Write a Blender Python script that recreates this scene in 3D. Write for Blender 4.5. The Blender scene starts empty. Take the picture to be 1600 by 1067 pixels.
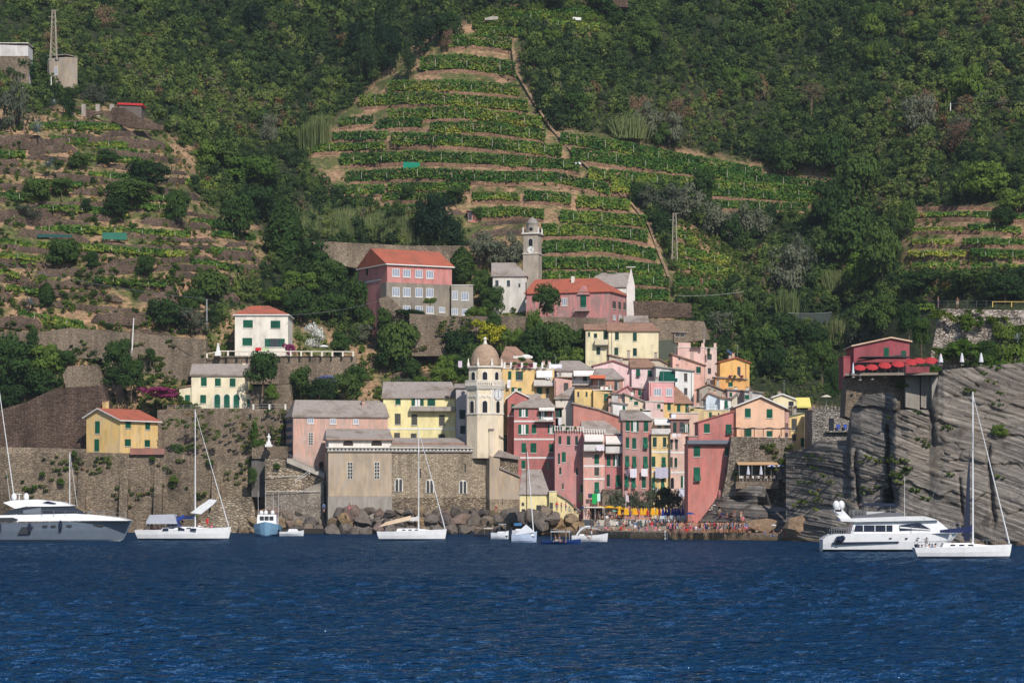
import bpy, math, random
import numpy as np
from mathutils import Vector, Matrix
R = math.radians
random.seed(7); RNG = np.random.default_rng(11)
scene = bpy.context.scene
col = scene.collection
# ---------------------------------------------------------------- camera, light, exposure
F, CU, CV, CH = 4000.0, 800.0, 779.5, 6.5      # focal length and horizon of the photograph in its own pixels, eye height in m
cam = bpy.data.objects.new('camera', bpy.data.cameras.new('camera')); col.objects.link(cam)
cam.location = (0, 0, CH); cam.rotation_euler = (R(90), 0, 0)
cam.data.sensor_width = 36; cam.data.lens = 36*F/1600; cam.data.shift_y = (CV-533.5)/1600
cam.data.clip_start = 1; cam.data.clip_end = 6000
scene.camera = cam
SUN_EL, SUN_AZ = R(40), R(158)                 # azimuth clockwise from the viewing direction (+Y)
sd = Vector((math.sin(SUN_AZ)*math.cos(SUN_EL), math.cos(SUN_AZ)*math.cos(SUN_EL), math.sin(SUN_EL)))
sun = bpy.data.objects.new('sun', bpy.data.lights.new('sun', 'SUN')); col.objects.link(sun)
sun.data.energy = 4.5; sun.data.angle = R(0.5); sun.data.color = (1, .94, .85)
sun.rotation_euler = sd.to_track_quat('Z', 'Y').to_euler()
world = bpy.data.worlds.new("World"); scene.world = world; world.use_nodes = True
wn = world.node_tree; sky = wn.nodes.new('ShaderNodeTexSky'); sky.sky_type = 'NISHITA'; sky.sun_disc = False
sky.sun_elevation = SUN_EL; sky.sun_rotation = SUN_AZ; sky.air_density = 1.0; sky.dust_density = .3; sky.ozone_density = 3.0
bg = wn.nodes['Background']; wn.links.new(sky.outputs[0], bg.inputs[0]); bg.inputs[1].default_value = .11
scene.view_settings.view_transform = 'Standard'; scene.view_settings.look = 'None'
scene.view_settings.exposure = 0.0; scene.view_settings.gamma = 1.0
scene.cycles.max_bounces = 5; scene.cycles.diffuse_bounces = 2; scene.cycles.transparent_max_bounces = 4
scene.cycles.caustics_reflective = False; scene.cycles.caustics_refractive = False
# ---------------------------------------------------------------- helpers
def P(u, v, Y): return Vector(((u-CU)/F*Y, Y, CH+(CV-v)/F*Y))
def lin(c):
    return tuple(((x/255)/12.92 if x/255 <= .04045 else ((x/255+.055)/1.055)**2.4) for x in c)
def h2(ix, iy, s):
    n = (ix*374761393 + iy*668265263 + s*2147483647) & 0xffffffff
    n = ((n ^ (n >> 13))*1274126177) & 0xffffffff
    return ((n ^ (n >> 16)) & 0xffff)/65535.0
def vnoise(x, y, s=0):
    x = np.asarray(x, float); y = np.asarray(y, float)
    ix = np.floor(x).astype(np.int64); iy = np.floor(y).astype(np.int64)
    fx = x-ix; fy = y-iy; fx = fx*fx*(3-2*fx); fy = fy*fy*(3-2*fy)
    a = h2(ix, iy, s); b = h2(ix+1, iy, s); c = h2(ix, iy+1, s); d = h2(ix+1, iy+1, s)
    return (a*(1-fx)+b*fx)*(1-fy)+(c*(1-fx)+d*fx)*fy-.5
def fbm(x, y, o=4, s=0):
    r = 0; a = 1.0
    for k in range(o): r = r+a*vnoise(np.asarray(x)*2**k+k*17.3, np.asarray(y)*2**k+k*9.1, s+k); a *= .5
    return r
def tag(o, label=None, cat=None, group=None, kind=None, category=None):
    cat = cat or category
    if label: o['label'] = label
    if cat and not kind: kind = 'thing'
    if cat: o['category'] = cat
    if group: o['group'] = group
    if kind: o['kind'] = kind
    return o
def empty(name, loc, rz=0, **k):
    o = bpy.data.objects.new(name, None); col.objects.link(o); o.location = loc; o.rotation_euler = (0, 0, rz)
    o.empty_display_size = .5
    return tag(o, **k)
def link(name, me, parent=None, loc=(0, 0, 0), color=None):
    o = bpy.data.objects.new(name, me); col.objects.link(o); o.location = loc
    if parent: o.parent = parent
    if color: o.color = (*color, 1)
    return o
def npmesh(name, V, Fc, mat=None, attr=None, smooth=False):
    me = bpy.data.meshes.new(name); V = np.asarray(V, np.float32); Fc = np.asarray(Fc, np.int32); k = Fc.shape[1]
    me.vertices.add(len(V)); me.vertices.foreach_set('co', V.ravel())
    me.loops.add(Fc.size); me.loops.foreach_set('vertex_index', Fc.ravel())
    me.polygons.add(len(Fc)); me.polygons.foreach_set('loop_start', np.arange(len(Fc), dtype=np.int32)*k)
    me.polygons.foreach_set('loop_total', np.full(len(Fc), k, np.int32))
    if smooth: me.polygons.foreach_set('use_smooth', np.ones(len(Fc), bool))
    if attr is not None:
        for an, dom, arr in attr:
            a = me.attributes.new(an, 'FLOAT', dom); a.data.foreach_set('value', np.asarray(arr, np.float32))
    me.update(); me.validate(verbose=False)
    if mat: me.materials.append(mat)
    return me
ID = lambda x, y, z: (x, y, z)
class MB:
    def __init__(s): s.v = []; s.f = []; s.m = []; s.mats = []; s.sm = False
    def mi(s, m):
        if m not in s.mats: s.mats.append(m)
        return s.mats.index(m)
    def poly(s, pts, m):
        b = len(s.v); s.v += [tuple(p) for p in pts]; s.f.append(list(range(b, b+len(pts)))); s.m.append(s.mi(m))
    def box(s, x0, x1, y0, y1, z0, z1, m, fn=ID):
        b = len(s.v)
        s.v += [fn(*p) for p in ((x0,y0,z0),(x1,y0,z0),(x1,y1,z0),(x0,y1,z0),(x0,y0,z1),(x1,y0,z1),(x1,y1,z1),(x0,y1,z1))]
        for q in ((0,3,2,1),(4,5,6,7),(0,1,5,4),(1,2,6,5),(2,3,7,6),(3,0,4,7)): s.f.append([b+i for i in q]); s.m.append(s.mi(m))
    def prism(s, pts, y0, y1, m, fn=ID, mt=None, dz=None):      # polygon in (x,z) pushed from y0 to y1; mt = material of the rim faces
        b = len(s.v); n = len(pts)
        s.v += [fn(x, y0, z) for x, z in pts]+[fn(x, y1, z) for x, z in pts]
        s.f.append([b+i for i in range(n)]); s.m.append(s.mi(m)); s.f.append([b+n+i for i in reversed(range(n))]); s.m.append(s.mi(m))
        for i in range(n):
            j = (i+1) % n; s.f.append([b+i, b+n+i, b+n+j, b+j]); s.m.append(s.mi(mt or m))
    def tube(s, a, c, r0, r1, m, n=6):
        a = Vector(a); c = Vector(c); d = (c-a).normalized(); x = d.orthogonal().normalized(); y = d.cross(x); b = len(s.v)
        for p, r in ((a, r0), (c, r1)):
            for i in range(n): t = 2*math.pi*i/n; s.v.append(tuple(p+x*math.cos(t)*r+y*math.sin(t)*r))
        for i in range(n): j = (i+1) % n; s.f.append([b+i, b+j, b+n+j, b+n+i]); s.m.append(s.mi(m))
        s.f.append([b+i for i in reversed(range(n))]); s.f.append([b+n+i for i in range(n)]); s.m += [s.mi(m)]*2
    def lathe(s, prof, m, n=16, c=(0, 0, 0), rot=0, sq=1):       # prof (r,z)
        b = len(s.v)
        for r, z in prof:
            for i in range(n): t = 2*math.pi*i/n+rot; s.v.append((c[0]+r*math.cos(t), c[1]+r*math.sin(t)*sq, c[2]+z))
        for k in range(len(prof)-1):
            for i in range(n):
                j = (i+1) % n; s.f.append([b+k*n+i, b+k*n+j, b+k*n+n+j, b+k*n+n+i]); s.m.append(s.mi(m))
        s.f.append([b+i for i in reversed(range(n))]); s.m.append(s.mi(m))
        k = len(prof)-1; s.f.append([b+k*n+i for i in range(n)]); s.m.append(s.mi(m))
    def ball(s, c, r, m, n=8, k=5, sx=1, sy=1, sz=1):
        b = len(s.v)
        for a in range(k+1):
            t = math.pi*a/k
            for i in range(n):
                q = 2*math.pi*i/n; s.v.append((c[0]+r*sx*math.sin(t)*math.cos(q), c[1]+r*sy*math.sin(t)*math.sin(q), c[2]+r*sz*math.cos(t)))
        for a in range(k):
            for i in range(n): j = (i+1) % n; s.f.append([b+a*n+i, b+a*n+n+i, b+a*n+n+j, b+a*n+j]); s.m.append(s.mi(m))
    def build(s, name, parent=None, loc=(0, 0, 0), color=None):
        me = bpy.data.meshes.new(name); me.from_pydata(s.v, [], s.f)
        for m in s.mats: me.materials.append(m)
        me.polygons.foreach_set('material_index', s.m)
        if s.sm: me.polygons.foreach_set('use_smooth', [True]*len(s.f))
        me.update(); s.me = me
        return link(name, me, parent, loc, color)
# ---- labels that are completed at the end (place words added from landmarks, then ordinals among equals)
LM = [('the domed tower', 759, 620), ('the clock tower', 832, 395), ('the pink school', 650, 440), ('the white villa', 408, 515), ('the yellow house', 190, 675), ('the cream house', 340, 605),
      ('the red parasols', 1390, 575), ('the fort wall', 1530, 515), ('the lattice mast', 1054, 370), ('the transformer tower', 98, 120), ('the red hut', 738, 336), ('the dead pine', 1267, 160), ('the green net', 640, 258),
      ('the orange house', 1148, 580), ('the peach house', 1188, 650), ('the pink convent', 900, 470), ('the top vineyard', 770, 40), ('the striped chapel', 500, 680), ('the white sacks', 882, 217),
      ('the right terraces', 1500, 390), ('the old church', 650, 740), ('the palm', 372, 425), ('the yellow parasols', 1000, 800), ('the sea cliff', 1480, 720)]
PEND = []
def later(o, desc, u, v, maxd=16): PEND.append((o, desc, u, v))
def finish_labels():
    g = {}
    for o, desc, u, v in PEND:
        n, lu, lv = min(LM, key=lambda l: (l[1]-u)**2+(l[2]-v)**2*1.6)
        dx, dy = u-lu, v-lv; d = math.hypot(dx, dy)
        if abs(dy) > abs(dx)*1.2: rel = 'above' if dy < 0 else 'below'
        else: rel = 'left of' if dx < 0 else 'right of'
        if d < 34: rel = 'beside'
        elif d > 170: rel = 'far '+rel
        k = desc if desc.startswith('person') else f'{desc} {rel} {n}'
        g.setdefault(k, []).append((u, v, o))
    for k, L in g.items():
        L.sort(key=lambda t: (t[0], t[1]))
        for i, (u, v, o) in enumerate(L):
            o['label'] = k if len(L) == 1 else '%s, %s from left' % (k, {1: '1st', 2: '2nd', 3: '3rd'}.get(i+1, '%dth' % (i+1)))
# ---------------------------------------------------------------- materials
MC = {}
def mat(name, fn):
    if name in MC: return MC[name]
    m = bpy.data.materials.new(name); m.use_nodes = True; nt = m.node_tree; nt.nodes.clear(); MC[name] = m
    out = nt.nodes.new('ShaderNodeOutputMaterial'); sh = fn(nt); nt.links.new(sh, out.inputs[0]); return m
def N(nt, t, **k):
    n = nt.nodes.new('ShaderNode'+t)
    for a, b in k.items():
        if a[0] == 'i' and a[1:].isdigit(): n.inputs[int(a[1:])].default_value = b
        else: setattr(n, a, b)
    return n
def noise(nt, vec, scale, detail=3, rough=.55):
    n = N(nt, 'TexNoise'); n.inputs['Scale'].default_value = scale; n.inputs['Detail'].default_value = detail; n.inputs['Roughness'].default_value = rough
    nt.links.new(vec, n.inputs['Vector']); return n.outputs['Fac']
def pos(nt, sc=(1, 1, 1)):
    g = N(nt, 'NewGeometry'); m = N(nt, 'Mapping'); m.inputs['Scale'].default_value = sc; nt.links.new(g.outputs['Position'], m.inputs['Vector']); return m.outputs[0]
def ramp(nt, fac, stops):
    r = N(nt, 'ValToRGB'); e = r.color_ramp.elements
    while len(e) < len(stops): e.new(.5)
    for i, (p, c) in enumerate(stops): e[i].position = p; e[i].color = (*c, 1) if len(c) == 3 else c
    nt.links.new(fac, r.inputs[0]); return r.outputs[0]
def mix(nt, fac, a, b, mode='MIX'):
    m = N(nt, 'MixRGB', blend_type=mode)
    for i, x in ((0, fac), (1, a), (2, b)):
        if isinstance(x, bpy.types.NodeSocket): nt.links.new(x, m.inputs[i])
        else: m.inputs[i].default_value = x if i == 0 else (*x, 1)
    return m.outputs[0]
def bsdf(nt, c, rough=.85, bump=None, bs=.3, bd=.1, spec=.2, metal=0):
    p = N(nt, 'BsdfPrincipled'); p.inputs['Roughness'].default_value = rough; p.inputs['Specular IOR Level'].default_value = spec; p.inputs['Metallic'].default_value = metal
    if isinstance(c, bpy.types.NodeSocket): nt.links.new(c, p.inputs['Base Color'])
    else: p.inputs['Base Color'].default_value = (*c, 1)
    if bump is not None:
        b = N(nt, 'Bump'); b.inputs['Strength'].default_value = bs; b.inputs['Distance'].default_value = bd
        nt.links.new(bump, b.inputs['Height']); nt.links.new(b.outputs[0], p.inputs['Normal'])
    return p.outputs[0]
G3 = lambda g: (g, g, g)
def sc(c, k): return tuple(min(1, x*k) for x in c)
def plaster(rgb, wear=.5):
    rgb = tuple(int(x+.27*(max(rgb)-x)) for x in rgb)
    def f(nt):
        c = sc(lin(rgb), .92)
        big = ramp(nt, noise(nt, pos(nt, (1, 1, .45)), .55, 5, .65), [(.32, sc(c, .72)), (.5, c), (.72, tuple(min(1, x*1.12+.02) for x in c))])
        strk = ramp(nt, noise(nt, pos(nt, (1, 1, .12)), 1.9, 4, .6), [(.38, G3(1)), (.62, G3(0))])
        g = sum(c)/3
        c2 = mix(nt, .0, big, big); k = N(nt, 'Math', operation='MULTIPLY', i1=min(1, .12+wear*.5)); nt.links.new(strk, k.inputs[0])
        o = mix(nt, k.outputs[0], big, (g*.72, g*.68, g*.62))
        pat = ramp(nt, noise(nt, pos(nt), .23, 4, .6), [(.55, G3(0)), (.60, G3(1))])
        k2 = N(nt, 'Math', operation='MULTIPLY', i1=min(1, .08+wear*.7)); nt.links.new(pat, k2.inputs[0])
        o = mix(nt, k2.outputs[0], o, tuple(x*.55+g*.42 for x in c))
        return bsdf(nt, o, .9, noise(nt, pos(nt), 6, 4), .25, .05)
    return mat('plaster_%d_%d_%d_%d' % (*rgb, int(wear*10)), f)
def paint(rgb, rough=.5, spec=.4, k=.92):
    return mat('paint_%d_%d_%d_%d' % (*rgb, int(rough*10)), lambda nt: bsdf(nt, mix(nt, ramp(nt, noise(nt, pos(nt), 1.3, 3), [(.35, G3(.55)), (.7, G3(0))]), sc(lin(rgb), k), sc(lin(rgb), k*.8)), rough, spec=spec))
def stone(name, c1, c2, mortar, s=(3.8, 3.8, 9), stain=.5, bs=.7, blot=None):
    def f(nt):
        v = pos(nt, s); w = N(nt, 'TexVoronoi', feature='F1'); w.inputs['Scale'].default_value = 1; nt.links.new(v, w.inputs['Vector'])
        e = N(nt, 'TexVoronoi', feature='DISTANCE_TO_EDGE'); e.inputs['Scale'].default_value = 1; nt.links.new(v, e.inputs['Vector'])
        sep = N(nt, 'SeparateColor'); nt.links.new(w.outputs['Color'], sep.inputs[0])
        c = ramp(nt, sep.outputs[0], [(0, lin(c1)), (.55, lin(c2)), (1, sc(lin(c2), 1.22))])
        c = mix(nt, ramp(nt, e.outputs[0], [(.02, G3(1)), (.12, G3(0))]), c, lin(mortar))
        st = ramp(nt, noise(nt, pos(nt, (1, 1, .5)), .16, 5, .65), [(.36, G3(.45)), (.5, G3(.95)), (.66, G3(1.25))])
        c = mix(nt, stain, c, st, 'MULTIPLY')
        c = mix(nt, .35, c, ramp(nt, noise(nt, pos(nt, (1, 1, 2.5)), 1.1, 4), [(.35, G3(.7)), (.65, G3(1.3))]), 'MULTIPLY')
        c = mix(nt, .55, c, ramp(nt, noise(nt, pos(nt, (1, 1, .07)), .45, 4, .6), [(.36, G3(.55)), (.5, G3(1)), (.66, G3(1.2))]), 'MULTIPLY')
        if blot: c = mix(nt, ramp(nt, noise(nt, pos(nt), .3, 5, .65), [(.56, G3(0)), (.63, G3(.85))]), c, lin(blot))
        h = N(nt, 'Math', operation='ADD'); nt.links.new(ramp(nt, e.outputs[0], [(0, G3(0)), (.2, G3(1))]), h.inputs[0]); nt.links.new(noise(nt, pos(nt), 1.2, 4), h.inputs[1])
        return bsdf(nt, c, .95, h.outputs[0], bs, .25)
    return mat(name, f)
def roofm(name, a, b, dark):
    def f(nt):
        c = ramp(nt, noise(nt, pos(nt), 2.2, 5, .7), [(.3, lin(a)), (.52, lin(b)), (.75, tuple(x*1.15 for x in lin(b)))])
        c = mix(nt, ramp(nt, noise(nt, pos(nt), .35, 4, .6), [(.5, G3(0)), (.68, G3(.75))]), c, lin(dark))
        w = N(nt, 'TexWave', wave_type='BANDS', bands_direction='Z'); w.inputs['Scale'].default_value = 1.3; w.inputs['Distortion'].default_value = .6; nt.links.new(pos(nt), w.inputs['Vector'])
        c = mix(nt, .35, c, ramp(nt, w.outputs['Fac'], [(0, G3(.6)), (.35, G3(1)), (1, G3(1.1))]), 'MULTIPLY')
        return bsdf(nt, c, .9, w.outputs['Fac'], .5, .12)
    return mat(name, f)
SLATE = roofm('slate_roof', (132, 122, 116), (158, 147, 140), (112, 98, 84))
BROWNT = roofm('brown_tile_roof', (128, 96, 80), (156, 122, 104), (110, 92, 78))
REDT = roofm('red_tile_roof', (152, 80, 64), (174, 98, 78), (134, 90, 74))
RUBBLE = stone('rubble_wall', (126, 112, 98), (166, 148, 128), (98, 86, 74))
RUBBLE_L = stone('pale_rubble_wall', (136, 120, 104), (182, 164, 142), (92, 78, 66), stain=.7)
WREND = stone('weathered_stone_render', (142, 128, 110), (170, 154, 134), (124, 110, 94), s=(1.3, 1.3, 2.4), stain=.95)
RUBBLE_D = stone('dark_brown_masonry', (86, 72, 64), (120, 100, 88), (64, 52, 46), s=(1.7, 1.7, 8), stain=.5)
SEAWALL = stone('sea_wall_masonry', (124, 110, 96), (162, 144, 122), (100, 88, 76), s=(1.7, 1.7, 8), stain=.85)
DRYST = stone('dry_stone_terrace', (92, 78, 68), (128, 108, 94), (60, 50, 42), s=(3, 3, 7), stain=.5)
VINEST = stone('vineyard_wall', (124, 96, 78), (172, 136, 110), (84, 64, 50), s=(3, 3, 7), stain=.4)
FORTST = stone('white_patched_fort_stone', (128, 116, 108), (178, 166, 154), (84, 74, 68), s=(1.6, 1.6, 4), stain=.6, blot=(208, 192, 182))
CHST = stone('church_stone', (160, 144, 122), (200, 182, 158), (128, 112, 94), s=(2.6, 2.6, 8), stain=.4)
TOWST = stone('grey_tower_stone', (138, 132, 124), (176, 168, 160), (92, 86, 80), s=(2.0, 2.0, 5), stain=.35)
WHITE = paint((236, 234, 230)); OFFW = plaster((226, 218, 206)); DARK = paint((30, 30, 36), .3); GLASS = mat('window_glass', lambda nt: bsdf(nt, (.03, .035, .045), .12, spec=.6))
GREEN = mat('green_shutter', lambda nt: bsdf(nt, mix(nt, ramp(nt, noise(nt, pos(nt), .5, 2), [(.4, G3(0)), (.6, G3(1))]), (.0045, .075, .045), (.006, .11, .062)), .6))
DGREEN = mat('dark_green_shutter', lambda nt: bsdf(nt, mix(nt, ramp(nt, noise(nt, pos(nt), .5, 2), [(.4, G3(0)), (.6, G3(1))]), (.008, .04, .035), (.014, .06, .045)), .6))
GREYS = mat('grey_shutter', lambda nt: bsdf(nt, mix(nt, ramp(nt, noise(nt, pos(nt), .5, 2), [(.4, G3(0)), (.6, G3(1))]), (.07, .07, .065), (.1, .095, .085)), .6))
WOODM = paint((110, 84, 62), .8, .2); METAL = paint((150, 150, 152), .4, .5); CONC = plaster((176, 164, 150), .9)
TINT = mat('painted_by_colour', lambda nt: bsdf(nt, N(nt, 'ObjectInfo').outputs['Color'], .7))
CLOTH = mat('cloth', lambda nt: bsdf(nt, N(nt, 'ObjectInfo').outputs['Color'], .9, noise(nt, pos(nt), 4, 2), .4, .08))
# ---------------------------------------------------------------- terrain: distance of the hillside, seen from the water
TU = [-300, 0, 250, 400, 550, 700, 850, 1000, 1150, 1300, 1450, 1600, 1900]
TV = [-250, -100, 0, 100, 200, 300, 400, 500, 600, 700, 800, 880]
TT = [[760,740,700,650,590,570,555,542,530,520,515,512],[760,740,700,632,585,568,552,538,526,518,514,512],[790,765,740,700,640,580,558,540,526,515,510,508],
 [800,780,755,725,690,640,590,555,532,515,508,505],[790,770,745,712,680,645,612,575,545,520,505,503],[770,745,715,685,655,627,600,572,543,520,503,500],
 [770,740,705,675,648,620,592,565,535,508,490,480],[780,755,722,690,660,632,603,572,535,500,465,460],[800,780,750,718,688,658,628,595,550,505,462,455],
 [800,780,750,715,682,650,620,590,560,530,500,490],[790,760,722,685,648,612,580,552,525,505,490,480],[780,745,700,660,620,585,555,530,510,495,480,470],
 [770,735,690,650,610,577,548,522,500,485,470,460]]
ST = 5.0; gu = np.arange(-600, 2201, ST); gv = np.arange(-250, 881, ST)
_t = np.array([np.interp(gv, TV, r) for r in TT]); TYG = np.array([np.interp(gu, TU, _t[:, j]) for j in range(len(gv))])
def blur(a, w, ax):
    k = np.ones(w)/w; return np.apply_along_axis(lambda r: np.convolve(np.pad(r, w//2, mode='edge'), k, 'valid'), ax, a)
for _ in range(2): TYG = blur(blur(TYG, 9, 1), 5, 0)
UU, VV = np.meshgrid(gu, gv)
TYG += fbm(UU/95, VV/70, 4, 3)*9*np.clip((900-VV)/500, .15, 1)
def TY(u, v):
    x = np.clip((np.asarray(u, float)-gu[0])/ST, 0, len(gu)-1.001); y = np.clip((np.asarray(v, float)-gv[0])/ST, 0, len(gv)-1.001)
    i = x.astype(int); j = y.astype(int); a = x-i; b = y-j
    return (TYG[j, i]*(1-a)+TYG[j, i+1]*a)*(1-b)+(TYG[j+1, i]*(1-a)+TYG[j+1, i+1]*a)*b
def TP(u, v, dY=0): Y = float(TY(u, v))+dY; return P(u, v, Y)
def NP(u, v, Y): return np.stack([(u-CU)/F*Y, Y, CH+(CV-v)/F*Y], -1)
def inpoly(u, v, poly):
    u = np.asarray(u, float); v = np.asarray(v, float); r = np.zeros(u.shape, bool); n = len(poly)
    for i in range(n):
        x0, y0 = poly[i]; x1, y1 = poly[(i+1) % n]
        if y0 == y1: continue
        r ^= ((y0 > v) != (y1 > v)) & (u < (x1-x0)*(v-y0)/(y1-y0)+x0)
    return r
VINE = [(770,28),(815,60),(812,100),(835,160),(862,205),(880,200),(960,212),(1180,255),(1300,265),(1290,335),(1120,345),(1100,300),(985,290),(1010,330),(1050,420),(1060,500),(1000,500),(850,440),(735,410),(690,350),(600,325),(520,305),(480,250),(520,190),(575,140),(625,80),(690,48)]
LEFTT = [(-300,150),(-20,150),(60,185),(130,150),(215,178),(250,205),(300,225),(325,260),(290,300),(345,330),(400,350),(430,395),(400,430),(330,470),(330,560),(440,590),(440,650),(-300,690)]
RIGHTT = [(1420,322),(1900,310),(1900,430),(1400,425),(1408,380)]
VILL = [(560,385),(745,395),(1000,420),(1060,495),(1100,545),(1175,615),(1250,630),(1300,640),(1300,860),(380,860),(380,620),(300,560),(360,480),(460,480),(560,540)]
FORT = [(1300,590),(1330,520),(1455,470),(1900,470),(1900,860),(1300,860)]
VINE2 = [(1045,345),(1080,350),(1160,398),(1172,440),(1060,470)]
TOPV = [(735,20),(950,0),(985,30),(960,55),(790,45),(740,50)]
wood = ~(inpoly(UU, VV, VINE) | inpoly(UU, VV, LEFTT) | inpoly(UU, VV, RIGHTT) | inpoly(UU, VV, VILL) | inpoly(UU, VV, TOPV) | inpoly(UU, VV, VINE2))
wood = blur(blur(wood.astype(float), 3, 1), 3, 0)
nu, nv = len(gu), len(gv); idx = np.arange(nu*nv).reshape(nv, nu)
fc = np.stack([idx[1:, :-1], idx[1:, 1:], idx[:-1, 1:], idx[:-1, :-1]], -1).reshape(-1, 4)
def hillm(nt):
    a = N(nt, 'Attribute', attribute_name='wood'); n1 = noise(nt, pos(nt), .12, 6, .7); n2 = noise(nt, pos(nt, (1, 1, 2.5)), .8, 5, .7)
    dry = ramp(nt, n2, [(.3, lin((96, 78, 62))), (.42, lin((140, 112, 90))), (.56, lin((172, 138, 108))), (.74, lin((198, 162, 122)))])
    grn = ramp(nt, n2, [(.3, lin((44, 54, 34))), (.55, lin((78, 92, 46))), (.75, lin((110, 118, 62)))])
    dry = mix(nt, ramp(nt, n1, [(.44, G3(0)), (.56, G3(.9))]), dry, grn)
    wd = ramp(nt, n2, [(.3, lin((26, 34, 22))), (.5, lin((42, 50, 30))), (.66, lin((70, 76, 44))), (.82, lin((110, 96, 68)))])  # undergrowth tone, darkened further to paint the shade between crowns
    return bsdf(nt, mix(nt, a.outputs['Fac'], dry, wd), .95, n2, .8, .6)
HILL = mat('dry_hillside_earth', hillm)
hill = link('hillside', npmesh('hillside', NP(UU, VV, TYG).reshape(-1, 3), fc, HILL, [('wood', 'POINT', wood.ravel())], True)); tag(hill, kind='structure', label='steep dry hillside with terraces and scrub')
# ---------------------------------------------------------------- sea
def sea():
    Yr = np.concatenate([np.geomspace(55, 150, 420), np.geomspace(151, 560, 330)]); xs = np.linspace(-.26, .26, 420)
    X = xs[None]*Yr[:, None]; Y = np.repeat(Yr[:, None], len(xs), 1)
    z = np.zeros_like(X); rg = np.random.default_rng(5)
    for k in range(15):
        wl = 1.1*1.12**k*.62; th = rg.normal(.25, .65); a = wl*.021*(.6 if wl > 2.8 else 1); kx, ky = math.sin(th)*6.283/wl, math.cos(th)*6.283/wl
        res = Y*.00135*2.2; damp = np.clip((wl/res-1.0)/2, 0, 1)
        z += a*damp*np.sin(kx*X+ky*Y+rg.uniform(0, 6.28)+2.2*vnoise(X/wl/4, Y/wl/4, k))
    z *= .75+.9*fbm(X/40, Y/60, 2, 9)
    n, m = X.shape; id2 = np.arange(n*m).reshape(n, m); f2 = np.stack([id2[:-1, :-1], id2[:-1, 1:], id2[1:, 1:], id2[1:, :-1]], -1).reshape(-1, 4)
    def f(nt):
        p = N(nt, 'BsdfGlossy'); p.inputs['Roughness'].default_value = .03; d = N(nt, 'BsdfDiffuse'); d.inputs[0].default_value = (.003, .030, .086, 1); p.inputs[0].default_value = (.62, .84, 1, 1)
        fr = N(nt, 'Fresnel'); fr.inputs[0].default_value = 1.33; mn = N(nt, 'Math', operation='MINIMUM', i1=.9); nt.links.new(fr.outputs[0], mn.inputs[0]); mx = N(nt, 'MixShader')
        nt.links.new(mn.outputs[0], mx.inputs[0]); nt.links.new(d.outputs[0], mx.inputs[1]); nt.links.new(p.outputs[0], mx.inputs[2])
        a = noise(nt, pos(nt, (.55, 1, 1)), 4.2, 2, .5); b = noise(nt, pos(nt, (.4, 1, 1)), 1.7, 2, .5)
        s = N(nt, 'Math', operation='ADD'); nt.links.new(a, s.inputs[0]); k = N(nt, 'Math', operation='MULTIPLY', i1=1.6); nt.links.new(b, k.inputs[0]); nt.links.new(k.outputs[0], s.inputs[1])
        bp = N(nt, 'Bump'); bp.inputs['Strength'].default_value = 1.0; bp.inputs['Distance'].default_value = .34; g = N(nt, 'NewGeometry'); sx = N(nt, 'SeparateXYZ'); nt.links.new(g.outputs['Position'], sx.inputs[0]); mr = N(nt, 'MapRange', i1=90, i2=420, i3=1.0, i4=2.6); nt.links.new(sx.outputs[1], mr.inputs[0]); ml = N(nt, 'Math', operation='MULTIPLY'); nt.links.new(s.outputs[0], ml.inputs[0]); nt.links.new(mr.outputs[0], ml.inputs[1]); nt.links.new(ml.outputs[0], bp.inputs['Height']); nt.links.new(bp.outputs[0], p.inputs['Normal']); nt.links.new(bp.outputs[0], fr.inputs['Normal']); nt.links.new(bp.outputs[0], d.inputs['Normal'])
        return mx.outputs[0]
    tag(link('sea', npmesh('sea', np.stack([X, Y, z], -1).reshape(-1, 3), f2, mat('sea_water', f), smooth=True)), kind='structure', label='deep blue rippled sea')
    return MC['sea_water']
SEAM = sea()
def flat_sea():                                             # the calmer rest of the sea beside and behind the rippled sheet
    mb = MB(); mb.poly([(-1000, -140, -.35), (1000, -140, -.35), (1000, 620, -.35), (-1000, 620, -.35)], SEAM)
    tag(mb.build('open_sea'), kind='structure', label='open sea around the bay')
flat_sea()
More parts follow.
